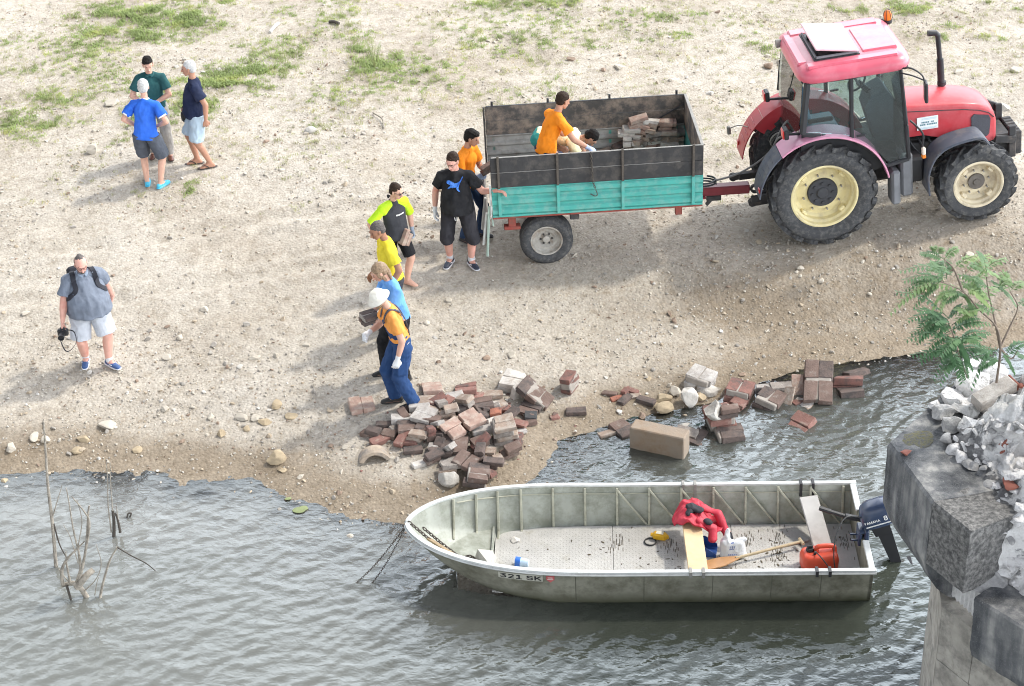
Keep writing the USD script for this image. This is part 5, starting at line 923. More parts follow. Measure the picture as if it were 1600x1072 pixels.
add(om, 'propeller', cat(*[moved(cbox((0, .055, 0), (.012, .10, .06), .004, rot(.5, .4)), (-.20, 0, -.70), rot(0, 0, k * 2 * PI / 3)) for k in range(3)]), mb)
add(om, 'clamp', cat(slab(.05, .10, -.10, .10, -.16, .06, .012), slab(.12, .16, -.09, .09, -.14, .02, .01), slab(.05, .16, -.09, .09, .02, .05, .008), bar((.16, .05, -.08), (.23, .05, -.08), .02, .02), bar((.16, -.05, -.08), (.23, -.05, -.08), .02, .02)), navy); add(om, 'tiller', cat(bar((.06, -.02, .12), (.30, -.05, .16), .06, .05, .012), tube([(.30, -.05, .16), (.44, -.07, .20)], .022, 8), tube([(.44, -.07, .20), (.56, -.09, .235)], .026, 8)), mb)
add(om, 'fuel_hose', tube(smoothpath([(.05, .05, .18), (.30, .12, .28), (.42, .25, .15), (.44, .30, -.10), (.40, .36, -.34)], 26), .007, 5), mat('hose_dark', (.05, .05, .05), .6, .1, 9.0))
# fuel can
orange = mat('can_orange', (0.62, 0.075, 0.035), 0.38, 0.10, 6.0)
fc = bthing('fuel_can', 'orange red plastic fuel can with black cap on the boat floor at the stern', 'fuel can', tuple(BL(1279, 886, FZ)[:2]) + (FZ + .005,), RAD(180 + 8))
cn = []
for z, a, b in ((0, .17, .11), (.02, .19, .13), (.14, .195, .13), (.19, .18, .115), (.215, .15, .09)):
    for t in np.linspace(0, 2 * PI, 32, endpoint=False): cn.append([a * np.sign(cos(t)) * abs(cos(t)) ** .4, b * np.sign(sin(t)) * abs(sin(t)) ** .4, z])
add(fc, 'tank', trimesh.convex.convex_hull(np.array(cn)), orange, 40); add(fc, 'handle', cat(tube(smoothpath([(-.04, 0, .19), (-.03, 0, .262), (.02, 0, .272), (.10, 0, .268), (.15, 0, .25), (.16, 0, .18)], 22), .026, 10)), orange, 60)
add(fc, 'cap', cat(lathe([(.001, .05), (.036, .05), (.042, .03), (.042, 0), (.001, 0)], 18, 'z').apply_translation((-.10, .02, .20)), cbox((-.10, .02, .262), (.06, .02, .03), .006)), mb); add(fc, 'fitting', cat(tube([(-.07, -.05, .2), (-.06, -.06, .25)], .014, 8)), mb); add(fc, 'fuel_line', tube(smoothpath([(-.06, -.06, .25), (-.02, -.16, .24), (.08, -.25, .12), (.20, -.22, .02)], 20), .007, 5), mb)
# red jacket thrown over the thwart
def U(parts, ref=.02, it=6, wr=0.0, fr=8.0, seed=1, ridg=False):
    """union of convex pieces, softened; wr: depth of folds"""
    m = Manifold.batch_boolean([Manifold.hull_points(np.asarray(p, float)) for p in parts], OpType.Add).refine_to_length(ref).to_mesh()
    m = trimesh.Trimesh(m.vert_properties[:, :3], m.tri_verts, process=True)
    if it: trimesh.smoothing.filter_taubin(m, lamb=.5, nu=.51, iterations=it)
    if wr:
        q = m.vertices * fr * V(1, .55, .8) + 40; f = fbm(q, 2, seed); f = (1 - np.abs(2 * f - 1)) - .75 if ridg else f - .5; m.vertices = m.vertices + m.vertex_normals * (f * 2 * wr)[:, None]
    return m
SPH = trimesh.creation.icosphere(2, 1.0).vertices
def el(c, r_, R=None):
    p = SPH * np.broadcast_to(np.asarray(r_, float), (3,))
    if R is not None: p = p @ np.asarray(R).T
    return p + np.asarray(c, float)
jred = mat('jacket_red', (0.47, 0.022, 0.045), 0.6, 0.12, 9.0, bump=.008, bscale=9.0); jblk = mat('jacket_black', (.015, .015, .02), .8, .2, 9.0)
jk = thing('jacket', 'crumpled red rain jacket thrown over the pine thwart of the boat', 'jacket', BO_O + BO_R @ V(1.73, -.36, .362), BO_R * .84)
def J(*ps): return [np.vstack(p) for p in ps]
nu, nv = 90, 15; th_ = np.linspace(0, 2 * PI, nu, endpoint=False); rr_ = np.linspace(0, 1, nv + 1)[1:] ** .8; pts_ = [[-.02, .02]]
ol = .30 * (1 + .55 * (fbm(np.stack([cos(th_) * 1.6, sin(th_) * 1.6, 0 * th_ + 2], 1), 3, 9) - .5) + .12 * cos(2 * th_ + .8))
for q_ in rr_:
    for t, o_ in zip(th_, ol): pts_.append([-.02 + q_ * o_ * 1.0 * cos(t), .04 + q_ * o_ * .95 * sin(t)])
pts_ = np.array(pts_); dx_ = np.maximum(np.abs(pts_[:, 0] - .055) - .10, 0); q3 = np.stack([pts_[:, 0] * 5.5 + pts_[:, 1] * 2, pts_[:, 1] * 4 - pts_[:, 0] * 2, 0 * pts_[:, 0]], 1)
fold = (1 - np.abs(2 * fbm(q3 + 3, 2, 15) - 1)) ** 1.6 * .085 + (1 - np.abs(2 * fbm(q3 * 2.3, 2, 16) - 1)) * .030
pz_ = .045 - np.minimum(dx_ * 1.1, .20) + fold - .05; F_ = []
for k_ in range(nu): F_.append([0, 1 + k_, 1 + (k_ + 1) % nu])
for q_ in range(nv - 1):
    for k_ in range(nu):
        a_, b_, c_, d_ = 1 + q_ * nu + k_, 1 + q_ * nu + (k_ + 1) % nu, 1 + (q_ + 1) * nu + (k_ + 1) % nu, 1 + (q_ + 1) * nu + k_; F_ += [[a_, d_, c_], [a_, c_, b_]]
n_ = len(pts_); Vt_ = np.column_stack([pts_, pz_]); Vb_ = np.column_stack([pts_ * .985, pz_ - .022]); F_ = np.array(F_); e_ = 1 + (nv - 1) * nu
rim_ = [[e_ + k_, n_ + e_ + k_, n_ + e_ + (k_ + 1) % nu] for k_ in range(nu)] + [[e_ + k_, n_ + e_ + (k_ + 1) % nu, e_ + (k_ + 1) % nu] for k_ in range(nu)]
add(jk, 'body', trimesh.Trimesh(np.vstack([Vt_, Vb_]), np.vstack([F_, F_[:, ::-1] + n_, rim_]), process=False), jred, True)
add(jk, 'sleeve', U(J([el((-.10, -.10, .04), (.07, .06, .035)), el((-.27, -.02, .0), (.055, .06, .035))], [el((-.27, -.02, .0), (.055, .06, .035)), el((-.40, .16, -.22), (.05, .045, .035))]), .012, 4, .028, 5, 5, True), jred, True); add(jk, 'sleeve', U(J([el((-.04, .18, .03), (.06, .06, .035)), el((-.20, .24, -.03), (.055, .06, .035))], [el((-.20, .24, -.03), (.055, .06, .035)), el((-.19, .35, -.12), (.05, .05, .035))]), .012, 4, .026, 5, 6, True), jred, True)
add(jk, 'lining', U(J([el((.06, -.03, .10), (.07, .07, .03)), el((-.03, .03, .10), (.07, .06, .03))], [el((.10, .08, .08), (.03, .05, .02)), el((.05, .0, .1), (.05, .05, .02))]), .014, 4, .018, 12, 7, True), jblk, True); add(jk, 'cuff', U(J([el((-.42, .19, -.24), (.05, .045, .035)), el((-.40, .16, -.20), (.055, .05, .04))]), .014, 3), jblk, True); add(jk, 'cuff', U(J([el((-.13, .20, .055), (.05, .04, .025)), el((-.15, .24, .05), (.05, .04, .025))]), .014, 3), jblk, True)
# white carrier bag with blue print
bagm = mat('bag_white', (.72, .73, .75), .5, .05, 9.0, bump=.006, bscale=10.0); bl = mat('print_blue', (.04, .10, .34), .6, .1, 9.0)
p = BL(1143, 866, FZ); bg = bthing('carrier_bag', 'white plastic carrier bag with blue print standing on the boat floor by the jacket', 'bag', (p[0], p[1] + .02, FZ), 0)
bag = U(J([el((.06, .03, .03), (.08, .05, .03)), el((-.09, .02, .03), (.06, .05, .03)), el((.05, 0, .17), (.07, .045, .06)), el((-.07, 0, .16), (.06, .04, .05))], [el((.06, -.02, .2), (.05, .03, .04)), el((.04, -.04, .30), (.02, .015, .03))], [el((-.06, -.01, .18), (.04, .03, .04)), el((-.13, -.02, .20), (.02, .015, .02))]), .012, 3, .018, 9, 9, True); add(bg, 'body', bag, bagm, True)
def on_cloth(m2, surf, c, ax, off=.004, rad=.03):
    """lay flat artwork (x right, y up) on the outside of a soft surface: c centre, ax = (right, up, out)"""
    Rm = np.stack(ax, 1); sv = (surf.vertices - c) @ Rm; v = m2.vertices; out = np.zeros(len(v)); sel = sv[sv[:, 2] > np.percentile(sv[:, 2], 35)]
    for i, q in enumerate(v):
        d = np.hypot(sel[:, 0] - q[0], sel[:, 1] - q[1]); k_ = d < max(rad, np.partition(d, 2)[2] + 1e-4); out[i] = sel[k_, 2].max()
    m = m2.copy(); m.vertices = c + np.stack([v[:, 0], v[:, 1], out + off + v[:, 2]], 1) @ Rm.T; m.fix_normals(); return m
bax = (V(-1, 0, 0), unit(V(0, -.35, 1)), unit(V(0, 1, .35)))
for (x, y, w_, h__) in ((-.01, .10, .05, .006), (.0, .125, .006, .03), (.02, .125, .006, .025), (-.02, .125, .006, .025), (.0, .04, .015, .010), (.02, .04, .012, .010), (-.02, .04, .014, .010), (.04, .04, .012, .010), (-.04, .04, .014, .01), (.0, .175, .03, .012)): add(bg, 'print', on_cloth(moved(sheet(w_, h__, .001), (x - w_ / 2, y - h__ / 2, 0)), bag, V(0, 0, 0), bax, .004, .02), bl, False)
# paddle
woodp = mat('paddle_wood', (0.42, 0.22, 0.09), 0.45, 0.16, 6.0, coat=.2); woods = mat('paddle_shaft', (0.44, 0.35, 0.22), .6, .18, 9.0)
a, b = BL(1088, 888, .10), BL(1252, 846, .12); pd = bthing('paddle', 'wooden paddle with varnished blade lying across the boat floor', 'paddle', (0, 0, 0)); d = unit(b - a); sd = unit(np.cross(V(0, 0, 1), d)); up_ = np.cross(d, sd)
add(pd, 'shaft', tube([a + d * .45, (a + b) / 2 + d * .3, b], .016, 8), woods, 60); add(pd, 'blade', plate(Polygon([(0, -.055), (.03, -.075), (.30, -.072), (.48, -.02), (.52, 0), (.48, .02), (.30, .072), (.03, .075), (0, .055)]), .014, lambda u, v, w: tuple((a[:, None] + d[:, None] * u + sd[:, None] * v + up_[:, None] * w))), woodp); add(pd, 'grip', tube([b - sd * .05, b + sd * .05], .018, 8), woods)
# small things on the boat floor
p = BL(1031, 839, .06); yb = bthing('yellow_bottle', 'small yellow plastic bottle lying on the boat floor beside the black ring', 'bottle', (p[0], p[1], FZ + .045), RAD(165)); yel = mat('plastic_yellow', (.72, .40, .02), .4, .08, 9.0); add(yb, 'body', trimesh.convex.convex_hull(np.vstack([cbox((0, 0, 0), (.15, .085, .085), .02).vertices, [[.10, 0, .02], [.10, 0, -.02]]])), yel); add(yb, 'label', cbox((.0, .0, .0435), (.08, .05, .003), .001), mat('label_pale', (.70, .66, .52), .5, .1, 9.0)); add(yb, 'cap', tube([(-.07, 0, 0), (-.10, 0, 0)], .022, 10), yel)
p = BL(1016, 848, FZ); rg_ = fresh('/World', 'rubber_ring'); usdkit.mesh(stage, rg_, moved(trimesh.creation.torus(.062, .008, major_sections=32, minor_sections=8), BO_O + BO_R @ V(p[0], p[1], FZ + .014)), mb, smooth=60); tag(rg_, 'thin black rubber ring lying on the boat floor', 'ring')
p = BL(1107, 864, FZ); sc_ = bthing('bailer_scoop', 'dark blue plastic bailer scoop on the boat floor behind the pine thwart', 'scoop', (p[0] + .02, p[1] - .02, FZ + .006), RAD(170)); blu = mat('plastic_blue', (.02, .07, .26), .4, .1, 9.0)
add(sc_, 'bowl', cat(slab(-.11, .11, -.09, .09, .0, .012, .003), slab(-.11, -.10, -.09, .09, .0, .12, .003), plate([(-.11, .0), (.11, .0), (.10, .05), (-.02, .13), (-.11, .13)], .01, lambda u, v, w: (u, -.09 + w, v)), plate([(-.11, .0), (.11, .0), (.10, .05), (-.02, .13), (-.11, .13)], .01, lambda u, v, w: (u, .09 + w, v))), blu); add(sc_, 'handle', tube([(-.10, 0, .09), (-.18, 0, .11), (-.18, 0, .05), (-.10, 0, .04)], .012, 6), blu)
p = BL(826, 888, FZ); bk = bthing('blue_cup', 'bright blue plastic cup tipped over on the boat floor near the bow', 'cup', (p[0] - .0, p[1] - .02, FZ + .055), RAD(-10)); add(bk, 'body', lathe([(.001, 0), (.04, 0), (.055, .13), (.051, .13), (.037, .006), (.001, .006)], 20, 'x'), mat('cup_pale', (.45, .58, .72), .4, .1, 9.0), 40); add(bk, 'rim_band', lathe([(.050, .085), (.054, .085), (.058, .14), (.050, .14)], 20, 'x', close=True), mat('plastic_skyblue', (.03, .14, .50), .4, .1, 9.0)); 
p = BL(806, 846, FZ); rgp = fresh('/World', 'rag'); usdkit.mesh(stage, rgp, moved(stone(55, .12, 3, .35), BO_O + BO_R @ V(p[0], p[1], FZ + .005)), mat('rag_white', (.68, .64, .58), .9, .1, 9.0, bump=.006), smooth=50); tag(rgp, 'small crumpled whitish rag on the boat floor near the bow', 'rag')
p = BL(1240, 851, FZ); sl = fresh('/World', 'wood_slat'); usdkit.mesh(stage, sl, cbox(BO_O + BO_R @ V(p[0], p[1], FZ + .02), (.34, .035, .02), .004, BO_R @ rot(RAD(198))), oldw, smooth=30); tag(sl, 'short thin wooden slat on the boat floor under the paddle grip', 'slat')
# chain in the bow and the mooring chain to the river bed
cp0 = V(LB - .10, .10, .47); cpts = [V(LB - .02, .0, .575), V(LB - .14, .07, .50), V(4.45, .20, .38), V(4.28, .27, .27), V(4.14, .32, .185)]
bc_ = bthing('bow_chain', 'rusty chain lying along the inside of the boat bow', 'chain', (0, 0, 0)); add(bc_, 'chain_run', chain(smoothpath(cpts, 30), .045, .0075), chainm, 50); add(bc_, 'chain_run', chain(smoothpath([c + V(-.03, -.06, .0) for c in cpts[1:]], 30), .045, .0075), chainm, 50)
r = np.random.default_rng(4); hp = [V(4.15 + .09 * cos(t * 1.7) * (1 - t * .02), .24 + .08 * sin(t * 1.7), .175 + .006 * t) for t in np.linspace(0, 12, 60)]; add(bc_, 'chain_heap', chain(hp, .045, .0075), chainm, 50)
mc = thing('mooring_chain', 'thin rusty mooring chain running from the boat bow down into the water', 'chain'); bow = BO_O + BO_R @ V(LB, .0, .54)
for ex, ey in ((546, 921), (575, 920)):
    e_ = onz(ex, ey, -.05); mid = bow * .45 + e_ * .55 - V(0, 0, .05); add(mc, 'chain_run', chain(smoothpath([bow, mid, e_], 24), .026, .0034), chainm, 50)
tb = BO_O + BO_R @ V(4.62, .17, .54)
pw = bthing('bow_plank', 'weathered wooden strip lying along the inside of the boat bow', 'plank', (0, 0, 0)); add(pw, 'strip_board', bar((4.58, .12, .45), (4.22, .37, .36), .04, .025), mat('plank_brown', (.30, .22, .13), .8, .2, 9.0))

wp = UsdGeom.Mesh(stage.GetPrimAtPath('/World/water')).GetPointsAttr(); a = np.array(wp.Get()); q = (a - BO_O) @ BO_R
a[:, 2] -= .35 * ((q[:, 0] > .05) & (q[:, 0] < 4.3) & (np.abs(q[:, 1]) < half_w(np.clip(q[:, 0], 0, 4.7)) * .84 - .05)); wp.Set(Vt.Vec3fArray.FromNumpy(a.astype(np.float32)))

# ---------------------------------------------------------------- people
SKIN = {'fair': mat('skin_fair', (0.58, 0.34, 0.25), 0.55, 0.08, 14.0, spec=.35), 'tan': mat('skin_tan', (0.42, 0.22, 0.145), 0.55, 0.08, 14.0, spec=.35), 'pink': mat('skin_pink', (0.60, 0.33, 0.26), 0.55, 0.10, 10.0, spec=.35, col2=(.60, .22, .17), amt=.36), 'brown': mat('skin_brown', (0.33, 0.165, 0.10), 0.55, 0.08, 14.0, spec=.35)}
HAIRM = {'white': mat('hair_white', (.46, .455, .44), .7, .28, 40.0, bump=.004, bscale=90.0), 'black': mat('hair_black', (.011, .009, .008), .7, .4, 60.0, bump=.004, bscale=90.0, spec=.15), 'brown': mat('hair_brown', (.030, .018, .012), .7, .4, 60.0, bump=.004, bscale=90.0, spec=.15), 'grey': mat('hair_greying', (.085, .072, .064), .7, .5, 70.0, bump=.004, bscale=90.0), 'dirtyblond': mat('hair_dark_blond', (.24, .165, .10), .6, .35, 50.0, bump=.004, bscale=90.0)}
eye_m, brow_m, lip_m = mat('eye_dark', (.03, .022, .02), .3, .1, 9.0), mat('brow_dark', (.05, .035, .028), .8, .2, 30.0), mat('lip', (.42, .16, .13), .5, .08, 20.0)
def rotax(a, v): return trimesh.transformations.rotation_matrix(a, v)[:3, :3]
def disc(c, ax, r, n=20, th=.006, sq=1.0, side=None):
    ax = unit(ax); s = unit(np.cross(ax, side if side is not None else (V(1, 0, 0) if abs(ax[0]) < .8 else V(0, 1, 0)))); t = np.cross(ax, s); a = np.linspace(0, 2 * PI, n, endpoint=False)
    P = c + r * (cos(a)[:, None] * s * sq + sin(a)[:, None] * t); return np.vstack([P - ax * th, P + ax * th])
def solid(pieces, ref=.03, it=8, sub=None, trims=(), lamb=.5):
    """pieces: lists of point clouds, each list one convex piece"""
    M = Manifold.batch_boolean([Manifold.hull_points(np.vstack(p)) for p in pieces], OpType.Add)
    if sub: M = M - Manifold.batch_boolean([Manifold.hull_points(np.vstack(p)) for p in sub], OpType.Add)
    for n_, o_ in trims: M = M.trim_by_plane(tuple(map(float, n_)), float(o_))
    M = M.refine_to_length(ref).to_mesh(); m = trimesh.Trimesh(M.vert_properties[:, :3], M.tri_verts, process=True); m.merge_vertices()
    if it: trimesh.smoothing.filter_taubin(m, lamb=lamb, nu=lamb + .02, iterations=it)
    return m
def wrinkle(m, amp, fr=(11, 11, 6), seed=1):
    q = m.vertices * np.array(fr) + seed * 7.7; f = 1 - np.abs(2 * fbm(q, 3, seed) - 1); m.vertices = m.vertices + m.vertex_normals * ((f - .72) * amp * 1.6)[:, None]; return m
def ik(a, b, l1, l2, hint):
    d = b - a; L = np.linalg.norm(d); Lm = (l1 + l2) * .999
    if L > Lm: b = a + d / L * Lm; d = b - a; L = Lm
    x = d / L; k = (l1 * l1 - l2 * l2 + L * L) / (2 * L); h = math.sqrt(max(l1 * l1 - k * k, 0)); hn = hint - x * (hint @ x); return a + x * k + unit(hn) * h, b
def hand_pieces(w, d, pn, thumb, curl, g, sc):
    """palm, four unequal fingers with two bends each, a thumb from the side of the palm; w wrist, d along the hand, pn out of the palm, thumb = +-1 side"""
    d = unit(d); pn = unit(pn - d * (pn @ d)); s = np.cross(d, pn) * thumb; P = []; f = lambda a, b, c: w + (d * a + s * b + pn * c) * sc; S = lambda c, r: el(c, (r + g) * 1.0)
    P.append([S(f(0, 0, 0), .023 * sc), S(f(.03, .026, .0), .015 * sc), S(f(.03, -.022, .0), .015 * sc), S(f(.082, .034, -.002), .0125 * sc), S(f(.080, -.032, .0), .0115 * sc), S(f(.086, .010, -.004), .0125 * sc)])
    for b, L, r in ((.033, .070, .0095), (.011, .080, .0098), (-.011, .075, .0095), (-.031, .058, .0085)):
        a0 = f(.084, b, -.002); c1, c2, c3 = curl * .7, curl * 1.7, curl * 2.3; dr = lambda t: d * cos(t) + pn * sin(t); spread = s * (b * 1.2)
        j1 = a0 + (dr(c1) + spread) * L * .45 * sc; j2 = j1 + dr(c2) * L * .32 * sc; j3 = j2 + dr(c3) * L * .24 * sc
        for q0, q1, r0, r1 in ((a0, j1, r, r * .97), (j1, j2, r * .97, r * .9), (j2, j3, r * .9, r * .78)): P.append([S(q0, r0 * sc), S(q1, r1 * sc)])
    t0, t1 = f(.022, .022, .006), f(.052, .052, .016); t2, t3 = f(.080, .058, .016 + .022 * min(curl, 1)), f(.100, .052, .020 + .036 * min(curl, 1))
    P += [[S(t0, .0165 * sc), S(t1, .0125 * sc)], [S(t1, .0125 * sc), S(t2, .0105 * sc)], [S(t2, .0105 * sc), S(t3, .0085 * sc)]]
    return P

PERSON_OUT = {}
def person(label, loc, yaw, H, c):
    """c: the figure's pose and clothes. Local axes: x forward, y to the figure's left, z up; feet stand on z = 0 (plus what the ground gives)."""
    PS = c.get('scale', .925); k = H / 1.78; Rw = rot(yaw) * PS; root = thing('person', label, 'person', loc, Rw); g = c.get('girth', 1.0); belly = c.get('belly', 0.0); sw = c.get('shoulder', 1.0); skin = SKIN[c.get('skin', 'fair')]
    gl = lambda p: (gz(*(np.asarray(loc) + Rw @ V(p[0], p[1], 0))[:2]) - loc[2]) / PS
    feet = c.get('feet', [(0, .11, 8), (0, -.11, -8)]); onfloor = c.get('floor', False); F = []
    for x, y, a in feet: F.append((V(x, y, 0 if onfloor else gl((x, y))), RAD(a)))
    pel = V(*c.get('pelvis', ((F[0][0][0] + F[1][0][0]) / 2, (F[0][0][1] + F[1][0][1]) / 2, .525 * H))); pel[2] += (F[0][0][2] + F[1][0][2]) / 2
    l1, l2 = RAD(c.get('lean', 2)), RAD(c.get('lean2', c.get('lean', 2) + 6)); tw = RAD(c.get('twist', 0)); sl = RAD(c.get('side', 0))
    R1 = rot(tw * .5, -l1, sl); R2 = rot(tw, -l2, sl)
    waist = pel + R1 @ V(0, 0, .105 * H); chest = waist + R2 @ V(0, 0, .105 * H); sh = chest + R2 @ V(-.008, 0, .072 * H); neck = sh + R2 @ V(.0, 0, .035 * H)
    hy, hp = RAD(c.get('head', (0, 10))[0]), RAD(c.get('head', (0, 10))[1]); Rh = rot(tw + hy, -hp, RAD(c.get('tilt', 0))); hb = neck + R2 @ V(.012, 0, .03 * H) * .6 ; hc = hb + Rh @ V(.022, 0, .078 * H)
    hip = [pel + R1 @ V(0, s * .055 * H * (.7 + .3 * g), -.018 * H) for s in (1, -1)]; ank = [f + V(-.0, 0, .048 * H) for f, a in F]
    knee = [ik(hip[i], ank[i], .247 * H, .238 * H, rot(F[i][1]) @ V(1, 0, .12))[0] for i in (0, 1)]
    shl = [sh + R2 @ V(0, s * .102 * H * sw, -.020 * H) for s in (1, -1)]; hands = c.get('hands'); elb, wri = [], []
    for i, s in enumerate((1, -1)):
        h = hands[i]; t = V(*h['at']) if not h.get('rel') else shl[i] + V(*h['at']); hint = V(*h.get('hint', (-.6, s * .5, -.5))); e_, w_ = ik(shl[i], t, .168 * H, .150 * H, hint); elb.append(e_); wri.append(w_)
    # ---- body, one continuous surface
    B = []; T = lambda c_, r_, R_: el(c_, np.array(r_) * k, R_)
    bel = lambda d: T(waist + R2 @ V(.02 + belly * .55, 0, -.005), (.09 * g + belly * .75 + d, .125 * g + belly * .35 + d, .115 + belly * .35 + d), R2)
    def torso(d, hem=None):
        pelv = T(pel + R1 @ V(-.012, 0, -.0), (.098 * (.6 + .4 * g) + d, .148 * (.5 + .5 * g) + d, .105 + d), R1); w_ = T(waist, (.082 * g + d, .125 * g + d, .10 + d), R1); ch = T(chest + R2 @ V(.006, 0, 0), (.104 * (.55 + .45 * g) + d, .150 * (.6 + .4 * g) * sw + d, .10 + d), R2); up_ = T(sh + R2 @ V(-.01, 0, -.035 * k), (.066 * (.6 + .4 * g) + d, .122 * sw + d, .046 + d), R2); nk = T(neck + R2 @ V(-.005, 0, -.012), (.050 + d * .9, .054 + d * .9, .02), R2)
        return [[pelv, w_], [w_, ch], [ch, up_], [up_, nk]] + ([[bel(d), w_], [bel(d), ch]] if belly > 0 else [])
    B += torso(0)
    B.append([T(neck, (.053, .055, .03), R2), T(hb + Rh @ V(.0, 0, .02), (.052, .053, .03), Rh)])
    limb = lambda a, b, ra, rb: [el(a, ra * k), el(b, rb * k)]
    lg = .5 + .5 * g; ag = .6 + .4 * g
    for i in (0, 1):
        B += [limb(hip[i], knee[i], .088 * lg, .057 * lg), limb(knee[i], knee[i] * .66 + ank[i] * .34 + rot(F[i][1]) @ V(-.014, 0, 0) * k, .055 * lg, .056 * lg), limb(knee[i] * .66 + ank[i] * .34 + rot(F[i][1]) @ V(-.014, 0, 0) * k, ank[i], .056 * lg, .036 * lg)]
        Rf = rot(F[i][1]); fo = F[i][0]; B.append([el(ank[i], .036 * k), el(fo + Rf @ V(-.045, 0, .03) * k, .030 * k), el(fo + Rf @ V(.10, 0, .022) * k, np.array([.045, .040, .020]) * k), el(fo + Rf @ V(.155, .006, .014) * k, np.array([.03, .036, .012]) * k)])
        B += [limb(shl[i], elb[i], .048 * ag, .042 * ag), limb(sh + R2 @ V(-.005, (1 - 2 * i) * .05 * k, -.012), shl[i], .044, .044 * ag), limb(elb[i], elb[i] * .7 + wri[i] * .3, .041 * ag, .043 * ag), limb(elb[i] * .7 + wri[i] * .3, wri[i], .043 * ag, .027 * (.8 + .2 * ag))]
    bm_ = solid(B, .035 * k, 9)
    # head
    f = lambda x, y, z: hc + Rh @ V(x, y, z) * k * 1.02; e3 = lambda p, r_: el(f(*p), np.array(r_) * k * 1.02, Rh)
    fat = c.get('fatface', 1.0)
    HP = [[e3((-.012, 0, .030), (.094, .076, .084)), e3((.030, 0, .015), (.064, .066, .070))], [e3((.030, 0, .01), (.062, .064 * fat, .06)), e3((.036, 0, -.050), (.052, .050 * fat, .05)), e3((.062, 0, -.088), (.024, .024 * fat, .020)), e3((-.02, 0, -.04), (.05, .056 * fat, .04))],
          [e3((.086, 0, .018), (.014, .010, .010)), e3((.116, 0, -.024), (.012, .011, .011)), e3((.098, .0, -.030), (.012, .018, .010))], [e3((.090, .022, .040), (.010, .022, .008)), e3((.090, -.022, .040), (.010, .022, .008))], [e3((.088, .0, -.056), (.014, .022, .012))], [e3((-.03, 0, -.05), (.05, .05, .05)), el(hb, .050 * k)]]
    for s in (1, -1): HP.append([e3((-.004, s * .077, .010), (.018, .010, .022)), e3((.002, s * .074, -.022), (.012, .009, .016))])
    if fat > 1.1: HP.append([e3((.03, 0, -.09), (.05, .05, .03)), e3((.0, 0, -.10), (.05, .055, .03))])
    hm = solid(HP, .012 * k, 4, sub=[[e3((.100, s * .030, .018), (.016, .016, .010))] for s in (1, -1)], lamb=.4)
    # hands
    HM = []; gloves = []
    for i, s in enumerate((1, -1)):
        h = hands[i]; d = V(*h['dir']) if 'dir' in h else wri[i] - elb[i]; pn = V(*h.get('palm', (0, -s, 0))); cu = h.get('curl', .45); th = -s if h.get('flip') else s
        hp_ = hand_pieces(wri[i], d, pn, th * 1.0 if True else 1, cu, 0, k * 1.04); HM.append(solid(hp_ + [limb(wri[i] * .85 + elb[i] * .15, wri[i], .028, .025)], .007, 2, lamb=.35))
        if h.get('glove'): gloves.append((i, solid(hand_pieces(wri[i], d, pn, th, cu, .0035, k * 1.06) + [limb(wri[i] * .80 + elb[i] * .20, wri[i], .033, .031)], .008, 2, lamb=.35), h['glove']))
    def toM(m): return Manifold(__import__('manifold3d').Mesh(m.vertices.astype(np.float32), m.faces.astype(np.uint32)))
    try:
        allM = Manifold.batch_boolean([toM(x) for x in [bm_, hm] + HM], OpType.Add).to_mesh(); body = trimesh.Trimesh(allM.vert_properties[:, :3], allM.tri_verts, process=True)
        if len(body.faces) < 1000: raise ValueError
    except Exception: body = cat(bm_, hm, *HM)
    add(root, 'body', body, skin, True)
    # ---- face details, hair
    if not c.get('hideface'):
        for s in (1, -1):
            add(root, 'eye', trimesh.convex.convex_hull(e3((.086, s * .030, .018), (.009, .011, .005))), eye_m, True); add(root, 'eyebrow', trimesh.convex.convex_hull(np.vstack([e3((.093, s * .016, .040), (.005, .005, .003)), e3((.080, s * .044, .041), (.005, .005, .003))])), HAIRM[c['brow']] if 'brow' in c else brow_m, True)
        add(root, 'mouth', trimesh.convex.convex_hull(e3((.096, 0, -.055), (.008, .022, .006))), lip_m, True)
    hs = c.get('hair', ('brown', .012)); hmat = HAIRM[hs[0]]; t = hs[1]; pn = Rh @ V(-.67, 0, .742)
    if not c.get('nohair'):
        lo = hs[2] if len(hs) > 2 else 0.0
        pcs = [[e3((-.026, 0, .044), (.092 + t * .5, .077 + t * .35, .080 + t * .55))], [e3((-.050, 0, .000 + lo), (.058 + t * .6, .0775 + t * .25, .078))], [e3((-.014, .0, .030 + lo), (.050, .0795 + t * .2, .040))]]
        if c.get('bald'): pcs = [[e3((-.052, 0, .012), (.066, .0800, .076))], [e3((-.016, .0, .030), (.056, .0820, .040))], [e3((-.030, 0, .060), (.082, .060, .060))]]
        hmsh = solid(pcs, .010, 2); q = hmsh.vertices * 42 + 9; hmsh.vertices = hmsh.vertices + hmsh.vertex_normals * ((fbm(q, 3, 3) - .5) * .020)[:, None]; add(root, 'hair', hmsh, hmat, True)
        if c.get('quiff'): add(root, 'hair_top', wrinkle(solid([[e3((.042, 0, .092), (.048, .058, .026)), e3((-.03, 0, .104), (.06, .066, .030))]], .012, 2), .014, (40, 40, 40), 4), hmat, True)
        if c.get('ponytail'): add(root, 'ponytail', wrinkle(solid([[e3((-.08, 0, .03), (.05, .06, .06)), e3((-.085, 0, -.06), (.035, .045, .05))], [e3((-.085, 0, -.06), (.03, .045, .05)), e3((-.06, .02, -.15), (.02, .04, .04))], [e3((.02, .07, .0), (.03, .015, .05)), e3((.0, .065, -.07), (.02, .012, .05))], [e3((.02, -.07, .0), (.03, .015, .05)), e3((.0, -.065, -.07), (.02, .012, .05))]], .012, 2), .014, (40, 40, 20), 4), hmat, True)
